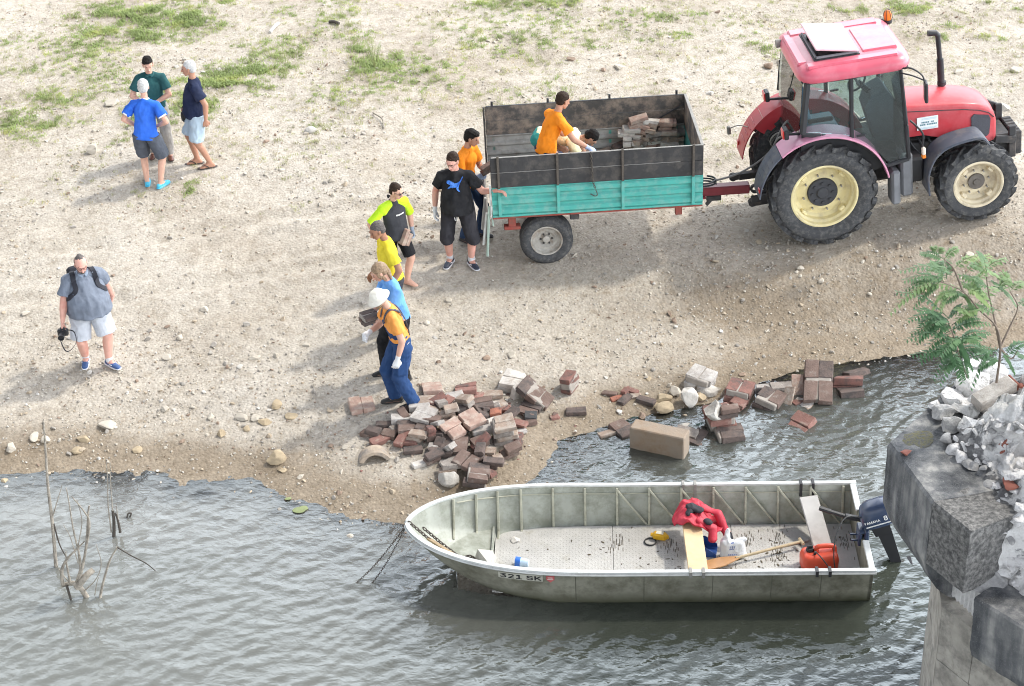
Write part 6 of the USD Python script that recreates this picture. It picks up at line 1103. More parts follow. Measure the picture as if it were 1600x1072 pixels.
    if c.get('beard'): add(root, 'beard', wrinkle(solid([[e3((.062, 0, -.088), (.030, .030, .024)), e3((.03, .045 * fat, -.05), (.03, .012, .028)), e3((.03, -.045 * fat, -.05), (.03, .012, .028))], [e3((.098, 0, -.042), (.008, .024, .006))]], .01, 2), .006, (50, 50, 50), 2), HAIRM[c['beard']], True)
    if c.get('glasses'):
        gp = [f(.098, y, z) for y, z in ((-.062, .020), (-.045, .032), (-.018, .030), (0, .022), (.018, .030), (.045, .032), (.062, .020))]; gm_ = mat('glasses_frame', (.03, .03, .035), .3, .1, 9.0); parts = []
        if c['glasses'] == 'sun':
            for s in (1, -1): parts.append(trimesh.convex.convex_hull(np.vstack([e3((.098, s * .032, .014), (.005, .027, .019))])))
        else:
            for s in (1, -1): parts.append(tube([f(.100 - .003, s * (.031 + .023 * cos(a)), .014 + .016 * sin(a)) for a in np.linspace(0, 2 * PI, 17)], .0022, 4))
        parts += [tube([f(.098, -.01, .02), f(.102, 0, .022), f(.098, .01, .02)], .003, 4)] + [tube([f(.092, s * .058, .020), f(.04, s * .074, .018), f(-.01, s * .080, .012)], .0028, 4) for s in (1, -1)]
        add(root, 'sunglasses' if c['glasses'] == 'sun' else 'glasses', cat(*parts), gm_, True)
    # ---- clothes
    d = c.get('loose', .020); hemz = c.get('hem', -.06)
    if 'top' in c:
        tp_ = c['top']; TS = torso(d); TS.append([T(pel + R1 @ V(-.005, 0, -.02), (.105 * (.6 + .4 * g) + d, .152 * (.5 + .5 * g) + d, .10), R1), T(waist, (.084 * g + d, .128 * g + d, .1), R1), T(pel + R1 @ V(-.005, 0, hemz - .06), (.122 * (.6 + .4 * g) + d, .176 * (.5 + .5 * g) + d, .06), R1)])
        if belly > 0: TS.append([bel(d), T(pel + R1 @ V(.02 + belly * .5, 0, .0), (.11 * g + belly * .5 + d, .140 * g + belly * .2 + d, .10), R1), T(pel + R1 @ V(.01 + belly * .4, 0, hemz - .05), (.122 * g + belly * .35 + d, .158 * g + belly * .2 + d, .05), R1)])
        sl_t = tp_.get('sleeve', .55); slv = []
        for i, s in enumerate((1, -1)):
            e_ = shl[i] + (elb[i] - shl[i]) * sl_t; slv.append([el(shl[i], (.054 * ag + d * .5) * k), disc(e_, elb[i] - shl[i], (.055 * ag + d * 1.1) * k)]); slv.append([el(sh + R2 @ V(-.005, s * .05 * k, 0), (.058 + d * .4) * k), el(shl[i], (.054 * ag + d * .5) * k)])
        up1 = R1 @ V(0, 0, 1); trims = [(up1, up1 @ (pel + R1 @ V(0, 0, hemz)))] if not tp_.get('split') else [(up1, up1 @ (pel + R1 @ V(0, 0, hemz)))]
        bodym = solid(TS + ([] if tp_.get('split') else slv), .022, 6, trims=trims); wrinkle(bodym, tp_.get('wr', .022), (8, 8, 4.5), 2 + len(COUNT)); add(root, tp_.get('name', 't_shirt'), bodym, tp_['mat'], True)
        if tp_.get('split'):
            for i in (0, 1): add(root, 'sleeve', solid(slv[2 * i:2 * i + 2] + [[el(shl[i], (.064 * ag + d * .7) * k), el(sh + R2 @ V(0, (1 - 2 * i) * .085 * k, .012), (.050 + d) * k), T(chest + R2 @ V(0, (1 - 2 * i) * .135 * sw, .02), (.05, .03, .07), R2)]], .02, 5), tp_['split'], True)
        PERSON_OUT['shirt'] = bodym
        if tp_.get('collar'):
            cl = trimesh.util.concatenate([tube([neck + R2 @ (V(.066 * cos(a) + .012, .064 * sin(a), -.006 - .026 * cos(a) * (cos(a) > 0)) * k) for a in np.linspace(.25, 2 * PI - .25, 26)], .017 * k, 7)]); add(root, 'collar', cl, tp_['collar'], True)
            zf = lambda u, z: None
        if tp_.get('cuff'):
            for i in (0, 1):
                e_ = shl[i] + (elb[i] - shl[i]) * (sl_t - .01); add(root, 'sleeve_trim', solid([[disc(e_, elb[i] - shl[i], (.056 * ag + d * 1.2) * k, th=.011)]], .02, 0), tp_['cuff'], True)
    if 'legs' in c:
        lgc = c['legs']; ln = lgc.get('to', 'ankle'); dl = lgc.get('loose', .022); LP = [[T(pel + R1 @ V(-.012, 0, .0), (.102 * (.6 + .4 * g) + dl * .6, .152 * (.5 + .5 * g) + dl * .6, .108), R1), T(waist + R1 @ V(0, 0, -.05), (.088 * g + dl * .4, .132 * g + dl * .4, .06), R1)]]
        if belly > 0: LP.append([T(pel + R1 @ V(.01 + belly * .3, 0, .03), (.10 * g + belly * .3 + dl * .5, .14 * g + dl * .5, .09), R1)])
        for i in (0, 1):
            top = el(hip[i], (.090 * lg + dl) * k); pv_ = T(pel + R1 @ V(-.012, (1 - 2 * i) * .05, -.02), (.095 + dl * .5, .09 + dl * .5, .09), R1); LP.append([pv_, top])
            if ln == 'ankle':
                kn_ = el(knee[i], (.062 * lg + dl) * k); an = ank[i] + (knee[i] - ank[i]) * .02; LP += [[top, kn_], [kn_, disc(an, knee[i] - ank[i], (.052 + dl) * k)]]
            else:
                f_ = float(ln); e_ = hip[i] + (knee[i] - hip[i]) * f_ if f_ <= 1 else knee[i] + (ank[i] - knee[i]) * (f_ - 1); LP.append([top, disc(e_, (knee[i] - hip[i]) if f_ <= 1 else (ank[i] - knee[i]), (.072 * lg + dl * 1.3) * k)] if f_ <= 1 else [top, el(knee[i], (.064 * lg + dl) * k)])
                if f_ > 1: LP.append([el(knee[i], (.064 * lg + dl) * k), disc(e_, ank[i] - knee[i], (.064 * lg + dl * 1.3) * k)])
        up1 = R1 @ V(0, 0, 1); lm = solid(LP, .024, 6, trims=[(-up1, -up1 @ (pel + R1 @ V(0, 0, (lgc['top'] * H if 'top' in lgc else hemz + .045))))]); wrinkle(lm, lgc.get('wr', .022), (9, 9, 6), 5 + len(COUNT)); add(root, lgc.get('name', 'trousers' if ln == 'ankle' else 'shorts'), lm, lgc['mat'], True); PERSON_OUT['legs'] = lm
    sho = c.get('shoes')
    for i in (0, 1):
        if not sho: break
        Rf = rot(F[i][1]); fo = F[i][0] + V(0, 0, .002); Q = lambda x, y, z: fo + Rf @ V(x, y, z) * k; ee = lambda p, r_: el(Q(*p), np.array(r_) * k, Rf)
        if sho['kind'] in ('sneaker', 'boot', 'clog'):
            low = sho['kind'] == 'clog'
            up_ = [[ee((-.055, 0, .045), (.036, .036, .034)), ee((.02, 0, .05), (.05, .040, .038 if not low else .03)), ee((.10, .0, .038), (.05, .047, .028)), ee((.165, .004, .030), (.038, .040, .020))]]
            if not low: up_.append([ee((-.04, 0, .06), (.045, .042, .04)), ee((-.015, 0, .105 if sho['kind'] == 'boot' else .082), (.048, .042, .02))])
            sb = add(root, 'shoe', solid(up_, .016, 3), sho['mat'], True); add(sb, 'sole', solid([[ee((-.06, 0, .012), (.042, .042, .014)), ee((.03, 0, .012), (.05, .044, .014)), ee((.12, 0, .012), (.055, .053, .014)), ee((.175, .004, .014), (.036, .042, .012))]], .02, 1), sho.get('sole', sho['mat']), True)
            if sho.get('stripe'):
                for s in (1, -1): add(sb, 'stripe', tube([Q(.02, s * .047, .035), Q(.05, s * .049, .055), Q(.09, s * .043, .058)], .006 * k, 5), sho['stripe'])
            if sho.get('sock'): add(root, 'sock', solid([[disc(ank[i] + V(0, 0, .0), V(0, 0, 1), .045 * k * (.7 + .3 * lg)), disc(ank[i] + (knee[i] - ank[i]) * .17, knee[i] - ank[i], .048 * k * (.7 + .3 * lg))]], .02, 1), sho['sock'], True)
        else:
            sb = add(root, 'sandal', solid([[ee((-.07, 0, .008), (.04, .042, .010)), ee((.03, 0, .008), (.05, .042, .010)), ee((.12, 0, .008), (.055, .052, .010)), ee((.18, 0, .008), (.036, .042, .010))]], .02, 1), sho['mat'], True)
            for s in (1, -1): add(sb, 'strap', tube(smoothpath([Q(.14, 0, .038), Q(.09, s * .035, .055), Q(.03, s * .048, .02)], 8), .008 * k, 5), sho['mat'])
    for i, gm_, mt in gloves: add(root, 'glove', gm_, mt, True)
    PERSON_OUT.update(root=root, pel=pel, waist=waist, chest=chest, sh=sh, neck=neck, hc=hc, Rh=Rh, R1=R1, R2=R2, wri=wri, elb=elb, shl=shl, hip=hip, knee=knee, ank=ank, k=k, loc=np.asarray(loc), Rw=Rw, f=f, e3=e3)
    return dict(PERSON_OUT)
def wpt(o, p): return o['loc'] + o['Rw'] @ np.asarray(p, float)
def dirto(a): return RAD(a)
white_g = mat('glove_white', (.66, .67, .68), .8, .08, 30.0, bump=.003); blue_g = mat('glove_bluish', (.36, .42, .58), .8, .15, 30.0, bump=.003)
relax = lambda s, x=-.02, y=.09, z=-.53, **kw: dict(at=(x, s * y, z), rel=True, hint=(-.7, s * .5, 0), palm=(0, -s, 0), **kw)
def decal_on(o, m2, z, y0, mt, name, par=None):
    """flat artwork (x right as seen from in front, y up) on the chest, facing forward"""
    sv = o['shirt']; R2 = o['R2']; c_ = o['chest'] + R2 @ V(0, y0, z); return add(par or o['root'], name, on_cloth(m2, sv, c_, (R2 @ V(0, 1, 0), R2 @ V(0, 0, 1), R2 @ V(1, 0, 0)), .0045, .035), mt, False)
def mdpt(p, z=None):
    q = at(*p); q[2] = gz(q[0], q[1]); return q

# three men chatting at the upper left
p = mdpt((253, 244)); man1 = person('dark haired man in dark green polo and grey trousers facing the two grey haired men', p, RAD(-84), 1.76, dict(lean=2, head=(8, 16), skin='fair', hair=('black', .018), quiff=True, girth=1.08, belly=.03, feet=[(.04, .14, 6), (-.02, -.12, -12)],
    hands=[dict(at=(.21, .05, 1.02), hint=(-.2, 1, -.4), palm=(-.3, -1, 0), curl=.7), dict(at=(.20, -.10, 1.0), hint=(-.2, -1, -.4), palm=(-.3, 1, 0), curl=.7)], top=dict(mat=cloth('green', (.018, .075, .078)), collar=cloth('green', (.018, .075, .078)), name='polo_shirt', sleeve=.62), hem=-.02, legs=dict(mat=cloth('greytrouser', (.27, .255, .235)), loose=.02), shoes=dict(kind='sneaker', mat=mat('leather_brown', (.10, .035, .022), .4, .2, 9.0), sole=mat('sole_dark', (.05, .04, .035), .8, .1, 9.0))))
p = mdpt((240, 291)); person('grey haired man in bright blue polo and turquoise clogs standing with his back turned', p, RAD(84), 1.76, dict(lean=3, side=4, head=(4, 10), skin='fair', hair=('white', .020, -.004), girth=1.10, feet=[(.06, .11, 14), (-.02, -.13, -26)], hideface=False,
    hands=[dict(at=(.14, .16, .98), hint=(-.5, .9, -.5), palm=(0, -1, 0)), dict(at=(.14, -.18, .98), hint=(-.5, -.9, -.5), palm=(0, 1, 0))], top=dict(mat=cloth('royal', (.028, .125, .56)), collar=cloth('white', (.7, .7, .7)), cuff=cloth('white', (.7, .7, .7)), name='polo_shirt', sleeve=.66), hem=-.075, legs=dict(mat=cloth('slate', (.075, .085, .105)), to=.93, loose=.028), shoes=dict(kind='clog', mat=mat('clog_turquoise', (.06, .42, .60), .5, .08, 9.0), sole=mat('clog_turquoise', (.06, .42, .60), .5, .08, 9.0))))
p = mdpt((322, 258)); man3 = person('white haired man in navy T shirt and pale denim shorts facing left', p, RAD(192), 1.78, dict(lean=-3, lean2=1, head=(-8, 6), skin='tan', hair=('white', .016), brow='white', girth=1.12, belly=.05, loose=.028, feet=[(-.07, .10, 2), (.12, -.10, -4)],
    hands=[relax(1, -.10, .06, -.52, curl=.6), dict(at=(.16, -.20, .96), hint=(-.8, -.5, -.4), palm=(0, 1, 0), curl=1.0)], top=dict(mat=cloth('navy', (.012, .018, .045)), sleeve=.62), hem=-.05, legs=dict(mat=cloth('denim_pale', (.36, .45, .52), .14), to=.92, loose=.03), shoes=dict(kind='flip', mat=mat('sandal_brown', (.07, .052, .045), .7, .2, 9.0))))
decal_on(man3, moved(sheet(.09, .008, .001), (-.045, .0, 0)), .02, .0, mat('decal_white', (.72, .72, .70), .5, .05, 9.0), 'print')
bp = thing('camera_pouch', 'black camera pouch held by the navy shirted white haired man', 'pouch', wpt(man3, man3['wri'][1] + V(.05, 0, -.16))); add(bp, 'pouch_body', rough(cbox((0, 0, 0), (.12, .09, .17), .03), .04, .006, 14, 2), mat('pouch_black', (.02, .02, .02), .7, .2, 9.0), True); add(bp, 'strap_loop', tube([(.04 * cos(t), 0, .09 + .07 * sin(t)) for t in np.linspace(-.3, PI + .3, 14)], .008, 5), mat('pouch_black', (.02, .02, .02), .7, .2, 9.0))

# photographer at the left
p = mdpt((157, 568)); ph = person('stout bald photographer in grey blue polo, carrying a camera, alone on the gravel', p, RAD(-62), 1.77, dict(lean=-2, lean2=10, head=(-8, 24), tilt=0, skin='pink', fatface=1.18, hair=('grey', .008), bald=True, beard='grey', glasses='clear', girth=1.58, belly=.17, shoulder=1.16, feet=[(.12, .10, 22), (-.10, -.16, -26)], hem=-.035, loose=.024,
    hands=[dict(at=(-.14, .37, .90), hint=(-.9, .6, 0), palm=(0, -1, 0), curl=.9, dir=(-.1, -.35, -.8)), dict(at=(.14, -.42, .87), hint=(-.7, -.6, -.1), palm=(.3, 1, 0), curl=1.1)], top=dict(mat=cloth('bluegrey', (.150, .172, .212)), collar=cloth('bluegrey2', (.22, .27, .34)), name='polo_shirt', sleeve=.62, wr=.03), legs=dict(mat=cloth('palegrey', (.47, .49, .53)), to=.90, loose=.03), shoes=dict(kind='sneaker', mat=mat('shoe_blue', (.03, .075, .20), .6, .25, 30.0), sole=mat('sole_white', (.7, .7, .72), .6, .05, 9.0), stripe=mat('sole_white', (.7, .7, .72), .6, .05, 9.0), sock=cloth('sock', (.55, .56, .58)))))
stp = mat('strap_black', (.012, .013, .02), .8, .2, 30.0)
bpk = thing('backpack', 'black backpack worn by the stout photographer', 'backpack', wpt(ph, (0, 0, 0)), ph['Rw'])
add(bpk, 'pack', rough(cbox(ph['chest'] + ph['R2'] @ V(-.28, 0, -.09), (.12, .26, .34), .05, ph['R2']), .06, .01, 9, 2), stp, True)
for s in (1, -1):
    c_ = [ph['sh'] + ph['R2'] @ V(-.15, s * .11, -.02), ph['sh'] + ph['R2'] @ V(-.05, s * .125, .055), ph['sh'] + ph['R2'] @ V(.045, s * .135, .035), ph['chest'] + ph['R2'] @ V(.155, s * .155, .03), ph['chest'] + ph['R2'] @ V(.150, s * .20, -.09), ph['chest'] + ph['R2'] @ V(.03, s * .235, -.17)]
    P = smoothpath(c_, 26); sv = ph['shirt'].vertices
    for i in range(len(P)):      # keep the strap on the cloth
        j = np.argmin(np.linalg.norm(sv - P[i], axis=1)); n_ = ph['shirt'].vertex_normals[j]; P[i] = sv[j] + n_ * .010
    P = smoothpath(P[::3], 24); T_ = np.gradient(P, axis=0); nn = np.array([ph['shirt'].vertex_normals[np.argmin(np.linalg.norm(sv - q, axis=1))] for q in P]); W_ = np.cross(T_, nn); W_ /= np.linalg.norm(W_, axis=1, keepdims=True) + 1e-9; add(bpk, 'strap', strip(P, W_ * .032, .014), stp, 40)
cm = thing('photo_camera', 'black camera with hanging strap in the right hand of the stout photographer', 'camera', wpt(ph, ph['wri'][1] + V(.04, -.02, -.13)), ph['Rw'] @ rot(RAD(-25), 0, 0)); cbk = mat('camera_black', (.015, .015, .016), .45, .2, 9.0)
add(cm, 'camera_body', cat(cbox((0, -.01, 0), (.07, .14, .10), .015), cbox((0, -.01, .055), (.05, .06, .04), .01)), cbk); add(cm, 'lens', cat(lathe([(.001, 0), (.036, 0), (.036, .06), (.041, .065), (.041, .12), (.034, .12), (.030, .10), (.001, .10)], 22, 'x').apply_translation((.03, -.015, -.005))), cbk, 40)
add(cm, 'neck_strap', strip(smoothpath([(0, .06, .03), (-.02, .13, -.02), (.0, .14, -.16), (.03, .06, -.26), (.03, -.01, -.28), (.01, -.05, -.20), (0, -.07, -.04), (0, -.08, .03)], 34), np.tile([.016, 0, .004], (34, 1)), .005), stp, 40)

# the chain of helpers between the brick pile and the trailer
p = mdpt((622, 447)); lime = person('man in lime and grey wetsuit wearing sunglasses, barefoot, holding a pale brick', p, RAD(-52), 1.80, dict(scale=.855, lean=1, lean2=7, head=(18, 18), skin='fair', fatface=1.1, hair=('brown', .010), glasses='sun', girth=1.22, belly=.05, shoulder=1.08, feet=[(.06, .14, 20), (-.04, -.13, -10)], hem=-.05, loose=.013,
    hands=[dict(at=(.06, .30, .90), hint=(-.7, .8, 0), palm=(.2, -1, 0), curl=.9, glove=mat('glove_grey', (.30, .34, .40), .8, .2, 30.0)), dict(at=(.02, -.30, .95), hint=(-.5, -1, 0), palm=(0, 1, 0), curl=.6)], top=dict(mat=cloth('neoprene', (.035, .036, .042)), split=cloth('lime', (.46, .72, .025)), name='wetsuit_top', sleeve=.92, wr=.006), legs=dict(mat=cloth('neoprene_black', (.012, .012, .014)), to=.88, loose=.012, wr=.005)))
for x, w_ in ((-.075, .018), (-.05, .012), (-.032, .016), (-.010, .012), (.010, .014), (.030, .016), (.052, .014)): decal_on(lime, moved(sheet(w_, .020, .001), (x, 0, 0)), .0, .02, mat('decal_white', (.72, .72, .70), .5, .05, 9.0), 'print')
add(lime['root'], 'neck_cord', tube(smoothpath([lime['neck'] + lime['R2'] @ V(-.02, -.075, .05), lime['neck'] + lime['R2'] @ V(-.07, -.05, .06), lime['neck'] + lime['R2'] @ V(-.075, .0, .02)], 8), .014, 6), cloth('neoprene_black', (.012, .012, .014)))
p = mdpt((624, 520)); person('man in yellow T shirt looking down, behind the long haired man', p, RAD(200), 1.78, dict(lean=4, lean2=10, head=(6, 26), skin='brown', hair=('grey', .011), girth=1.05, belly=.02, feet=[(.0, .12, 5), (.05, -.12, -5)],
    hands=[relax(1, .06, .05, -.50), dict(at=(.25, -.14, .95), hint=(-.8, -.5, -.5), palm=(0, 1, 0))], top=dict(mat=cloth('yellow', (.68, .55, .035)), sleeve=.60), legs=dict(mat=cloth('darkgrey', (.04, .042, .05))), shoes=dict(kind='sneaker', mat=mat('shoe_black', (.02, .02, .022), .6, .2, 9.0))))
p = mdpt((632, 583)); lb = person('long haired man in light blue T shirt and black trousers passing a dark brick', p, RAD(206), 1.78, dict(lean=5, lean2=14, head=(-4, 34), skin='fair', hair=('dirtyblond', .018), ponytail=True, girth=1.10, feet=[(.06, .16, -6), (.20, -.12, -10)], pelvis=(.02, 0, .525 * 1.78),
    hands=[dict(at=(.30, .02, .92), hint=(-.7, .7, -.4), palm=(0, -1, 0), curl=.8), dict(at=(.31, -.16, .92), hint=(-.6, -.8, -.4), palm=(0, 1, 0), curl=.8, glove=mat('glove_slate', (.10, .14, .24), .8, .2, 30.0))], top=dict(mat=cloth('skyblue', (.13, .32, .68)), sleeve=.62), legs=dict(mat=cloth('black', (.014, .014, .016))), shoes=dict(kind='boot', mat=mat('boot_black', (.022, .020, .018), .6, .2, 9.0))))
p = mdpt((634, 632)); hat = person('man in cream bucket hat and navy dungarees standing by the brick pile', p, RAD(194), 1.80, dict(lean=7, lean2=17, head=(4, 30), skin='fair', beard='dirtyblond', nohair=True, girth=1.0, feet=[(-.10, .10, -4), (.10, -.10, -8)],
    hands=[dict(at=(.10, .25, .86), hint=(-.9, .5, 0), palm=(0, -1, 0), curl=.5, glove=white_g), dict(at=(.40, -.06, 1.13), hint=(-.5, -.8, -.6), palm=(.1, 1, 0), curl=.8, glove=white_g)], top=dict(mat=cloth('orange_pale', (.74, .30, .07)), sleeve=.58), hem=.10, legs=dict(mat=cloth('dungaree', (.022, .055, .145), .16), name='dungarees', top=.085, loose=.030, wr=.026), shoes=dict(kind='boot', mat=mat('boot_black', (.022, .020, .018), .6, .2, 9.0))))
R1, R2 = hat['R1'], hat['R2']; dgm = cloth('dungaree', (.022, .055, .145), .16); T = lambda c_, r_, R_: el(c_, np.array(r_), R_)
bib = solid([[T(hat['waist'] + R1 @ V(.0, 0, -.06), (.120, .168, .07), R1), T(hat['waist'] + R2 @ V(.02, 0, .06), (.108, .155, .06), R2)], [T(hat['waist'] + R2 @ V(.03, 0, .04), (.102, .14, .05), R2), T(hat['chest'] + R2 @ V(.040, 0, .03), (.088, .115, .05), R2)]], .022, 5); wrinkle(bib, .014, (9, 9, 9), 4); add(hat['root'], 'bib', bib, dgm, True)
for s in (1, -1):
    P = smoothpath([hat['chest'] + R2 @ V(.125, s * .09, .05), hat['sh'] + R2 @ V(.075, s * .085, .015), hat['sh'] + R2 @ V(-.01, s * .085, .066), hat['sh'] + R2 @ V(-.105, s * .07, -.02), hat['chest'] + R2 @ V(-.145, s * .03, -.06), hat['waist'] + R2 @ V(-.135, s * .03, .0), hat['waist'] + R1 @ V(-.125, s * .06, -.08)], 30); add(hat['root'], 'shoulder_strap', strip(P, np.tile(R2 @ V(0, .02, 0), (30, 1)), .010), mat('strap_grey', (.05, .055, .075), .8, .2, 30.0), 40)
tp_ = hat['hip'][0] * .45 + hat['knee'][0] * .55 + V(.0, .098, 0); add(hat['root'], 'cargo_pocket', rough(cbox(tp_, (.14, .04, .19), .016, rot(0, RAD(4))), .04, .004, 12, 3), dgm, True)
add(hat['root'], 'piping', tube(smoothpath([hat['pel'] + R1 @ V(-.10, .145, .07), hat['pel'] + R1 @ V(-.02, .178, .04), hat['pel'] + R1 @ V(.05, .165, .06)], 8), .005, 4), mat('piping_pale', (.5, .5, .52), .8, .1, 9.0))
hf, Rh = hat['f'], hat['Rh']; he = hat['e3']; crown = solid([[he((-.008, 0, .060), (.105, .092, .06)), he((-.010, 0, .105), (.080, .072, .026))], [he((-.006, 0, .050), (.112, .098, .03))]], .012, 3); add(hat['root'], 'bucket_hat', wrinkle(crown, .008, (20, 20, 20), 3), cloth('cream', (.66, .63, .55)), True)
brim = lathe([(.088, .050), (.118, .030), (.150, -.006), (.152, -.012), (.118, .022), (.086, .040)], 40, 'z', close=True); brim.vertices = hat['hc'] + (brim.vertices * V(1.02, .92, 1) + V(-.006, 0, .012)) @ Rh.T * 1.02; add(hat['root'], 'hat_brim', wrinkle(brim, .006, (14, 14, 14), 5), cloth('cream', (.66, .63, .55)), True)
p = mdpt((717, 414)); bt_ = person('stout man in black T shirt with blue cat print by the trailer tail', p, RAD(-98), 1.84, dict(lean=0, lean2=6, side=0, head=(-14, 20), skin='pink', fatface=1.1, hair=('brown', .012), glasses='clear', girth=1.22, belly=.09, shoulder=1.03, feet=[(.02, .19, 34), (-.05, -.13, -14)], hem=-.05, loose=.024,
    hands=[dict(at=(.12, .62, 1.28), hint=(-.3, .3, -1), palm=(.3, 0, -1), curl=.5, dir=(.2, 1, -.1)), relax(-1, .02, .13, -.54, curl=.5, glove=white_g)], top=dict(mat=cloth('black_tee', (.014, .014, .016)), sleeve=.62, wr=.03), legs=dict(mat=cloth('charcoal', (.030, .029, .034)), to=1.10, loose=.022, wr=.022), shoes=dict(kind='sneaker', mat=mat('shoe_navy', (.018, .025, .045), .6, .25, 30.0), sole=mat('sole_white', (.7, .7, .72), .6, .05, 9.0), stripe=mat('sole_white', (.7, .7, .72), .6, .05, 9.0), sock=cloth('sock', (.55, .56, .58)))))
catp = Polygon([(-.115, .045), (-.085, .052), (-.05, .040), (.0, .020), (.045, .028), (.075, .052), (.100, .088), (.112, .092), (.095, .058), (.072, .020), (.060, -.010), (.052, -.050), (.075, -.088), (.060, -.092), (.035, -.060), (.022, -.030), (-.012, -.022), (-.050, -.030), (-.090, -.050), (-.105, -.048), (-.075, -.022), (-.062, .0), (-.075, .008), (-.105, .012), (-.118, .022)])
ct = trimesh.creation.extrude_polygon(catp, .002, engine='earcut'); v_, f_ = trimesh.remesh.subdivide_to_size(ct.vertices, ct.faces, .02); ct = trimesh.Trimesh(v_, f_); decal_on(bt_, ct, .045, .01, mat('print_bright_blue', (.05, .20, .62), .6, .06, 9.0), 'shirt_print')
add(bt_['root'], 'drawstring', cat(*[tube(smoothpath([bt_['pel'] + bt_['R1'] @ V(.195, s * .012, -.035), bt_['pel'] + bt_['R1'] @ V(.205, s * .016, -.09), bt_['pel'] + bt_['R1'] @ V(.19, s * .012, -.15)], 8), .006, 5) for s in (1, -1)]), cloth('white', (.7, .7, .7)))
p = mdpt((730, 372)); o1 = person('young man in orange T shirt and jeans holding a brick behind the trailer', p, RAD(-32), 1.80, dict(lean=2, lean2=8, head=(10, 20), skin='tan', hair=('black', .020), quiff=True, girth=.98, feet=[(.16, .12, 8), (.02, -.11, -10)], pelvis=(.04, 0, .52 * 1.8),
    hands=[dict(at=(.33, .06, 1.18), hint=(-.6, .7, -.6), palm=(0, -1, 0), curl=.8, glove=blue_g), dict(at=(.32, -.12, 1.14), hint=(-.6, -.8, -.5), palm=(0, 1, 0), curl=.8, glove=blue_g)], top=dict(mat=cloth('orange', (.80, .225, .012)), sleeve=.6), hem=-.045, legs=dict(mat=cloth('jeans', (.020, .040, .085), .2), loose=.014), shoes=dict(kind='sneaker', mat=mat('shoe_black', (.02, .02, .022), .6, .2, 9.0))))
# two men on the trailer floor
fl = lambda x, y: TL_O + TL_R @ V(x, y, ZB + .095)
o2 = person('man in orange T shirt standing in the trailer, reaching down in blue gloves', fl(.10, -.50), RAD(28), 1.76, dict(floor=True, lean=12, lean2=26, pelvis=(-.06, 0, .44 * 1.76), head=(4, 24), skin='tan', hair=('brown', .013), girth=1.05, feet=[(-.08, .13, 6), (.06, -.13, -6)], hem=-.06,
    hands=[dict(at=(.40, .12, .70), hint=(-.5, .8, -.4), palm=(0, -1, 0), curl=.5, glove=blue_g), dict(at=(.40, -.40, .82), hint=(-.6, -.5, -.6), palm=(0, .4, -1), curl=.5, glove=blue_g)], top=dict(mat=cloth('orange', (.80, .225, .012)), sleeve=.6), legs=dict(mat=cloth('darkblue', (.02, .03, .06)))  , shoes=dict(kind='boot', mat=mat('boot_black', (.022, .020, .018), .6, .2, 9.0))))
o3 = person('man in pale yellow shirt bent double in the trailer behind the orange shirt', fl(.16, -.12), RAD(-10), 1.76, dict(floor=True, lean=72, lean2=100, pelvis=(-.16, 0, .42 * 1.76), head=(0, 70), skin='tan', hair=('black', .014), girth=1.05, feet=[(-.02, .15, 6), (-.02, -.15, -6)], hem=-.02,
    hands=[dict(at=(.52, .16, .20), hint=(-.3, .8, -.2), palm=(0, -1, 0), curl=.7), dict(at=(.54, -.14, .22), hint=(-.3, -.8, -.2), palm=(0, 1, 0), curl=.7, glove=blue_g)], top=dict(mat=cloth('paleyellow', (.78, .72, .44)), sleeve=.6), legs=dict(mat=cloth('tealtrouser', (.03, .22, .20)), loose=.025), shoes=dict(kind='boot', mat=mat('boot_black', (.022, .020, .018), .6, .2, 9.0))))

# ---------------------------------------------------------------- salvaged bricks: lumps of mortared bricks, every brick of a lump a part of its own
def bmat(name, c, c2, amt):
    c, c2 = tuple(np.array(c) * 1.28 + .012), tuple(np.array(c2) * 1.22 + .01); return mat('brick_' + name, c, 0.92, 0.30, 7.0, bump=.010, bscale=42.0, col2=c2, amt=amt, scale2=10.0, soft=.10)
BM = {'r': [bmat('red', (.170, .082, .064), (.27, .215, .175), .38), bmat('red_smoked', (.145, .065, .050), (.06, .048, .042), .44)], 'd': [bmat('dark', (.082, .058, .048), (.040, .034, .031), .44), bmat('dark_brown', (.105, .068, .053), (.19, .16, .135), .36)],
      'm': [bmat('mortared', (.215, .16, .122), (.33, .29, .245), .44), bmat('mortared_grey', (.175, .15, .13), (.30, .275, .24), .40)], 'w': [bmat('limed', (.42, .39, .35), (.27, .23, .19), .40)], 'g': [bmat('grey', (.155, .135, .122), (.25, .23, .205), .42)], 'o': [bmat('orange', (.23, .085, .05), (.13, .06, .045), .42)], 'k': [bmat('black', (.028, .028, .028), (.085, .078, .07), .4)], 'p': [bmat('pink', (.25, .163, .128), (.34, .28, .23), .44)]}
WORD = {'r': 'red', 'd': 'dark brown', 'm': 'mortar crusted', 'w': 'lime whitened', 'g': 'grey', 'o': 'orange red', 'k': 'black', 'p': 'pale pinkish'}
BRL, BRW, BRH = .265, .128, .070
def one_brick(c, s, r):
    m = cbox((0, 0, 0), s, .007); v = m.vertices + r.normal(0, .0035, m.vertices.shape)
    if r.uniform() < .35:           # a broken corner
        d = unit(r.normal(size=3) * V(1, 1, .5)); o = v @ d; k = o.max() * r.uniform(.72, .9); v = v - np.outer(np.maximum(o - k, 0), d)
    v, f = trimesh.remesh.subdivide(trimesh.convex.convex_hull(v).vertices, trimesh.convex.convex_hull(v).faces)
    m = trimesh.Trimesh(v, f, process=False); q = v * 26 + r.uniform(0, 90); m.vertices = v + (v / (np.linalg.norm(v, axis=1, keepdims=True) + 1e-6)) * ((fbm(q, 2) - .5) * .012)[:, None]; return moved(m, c)
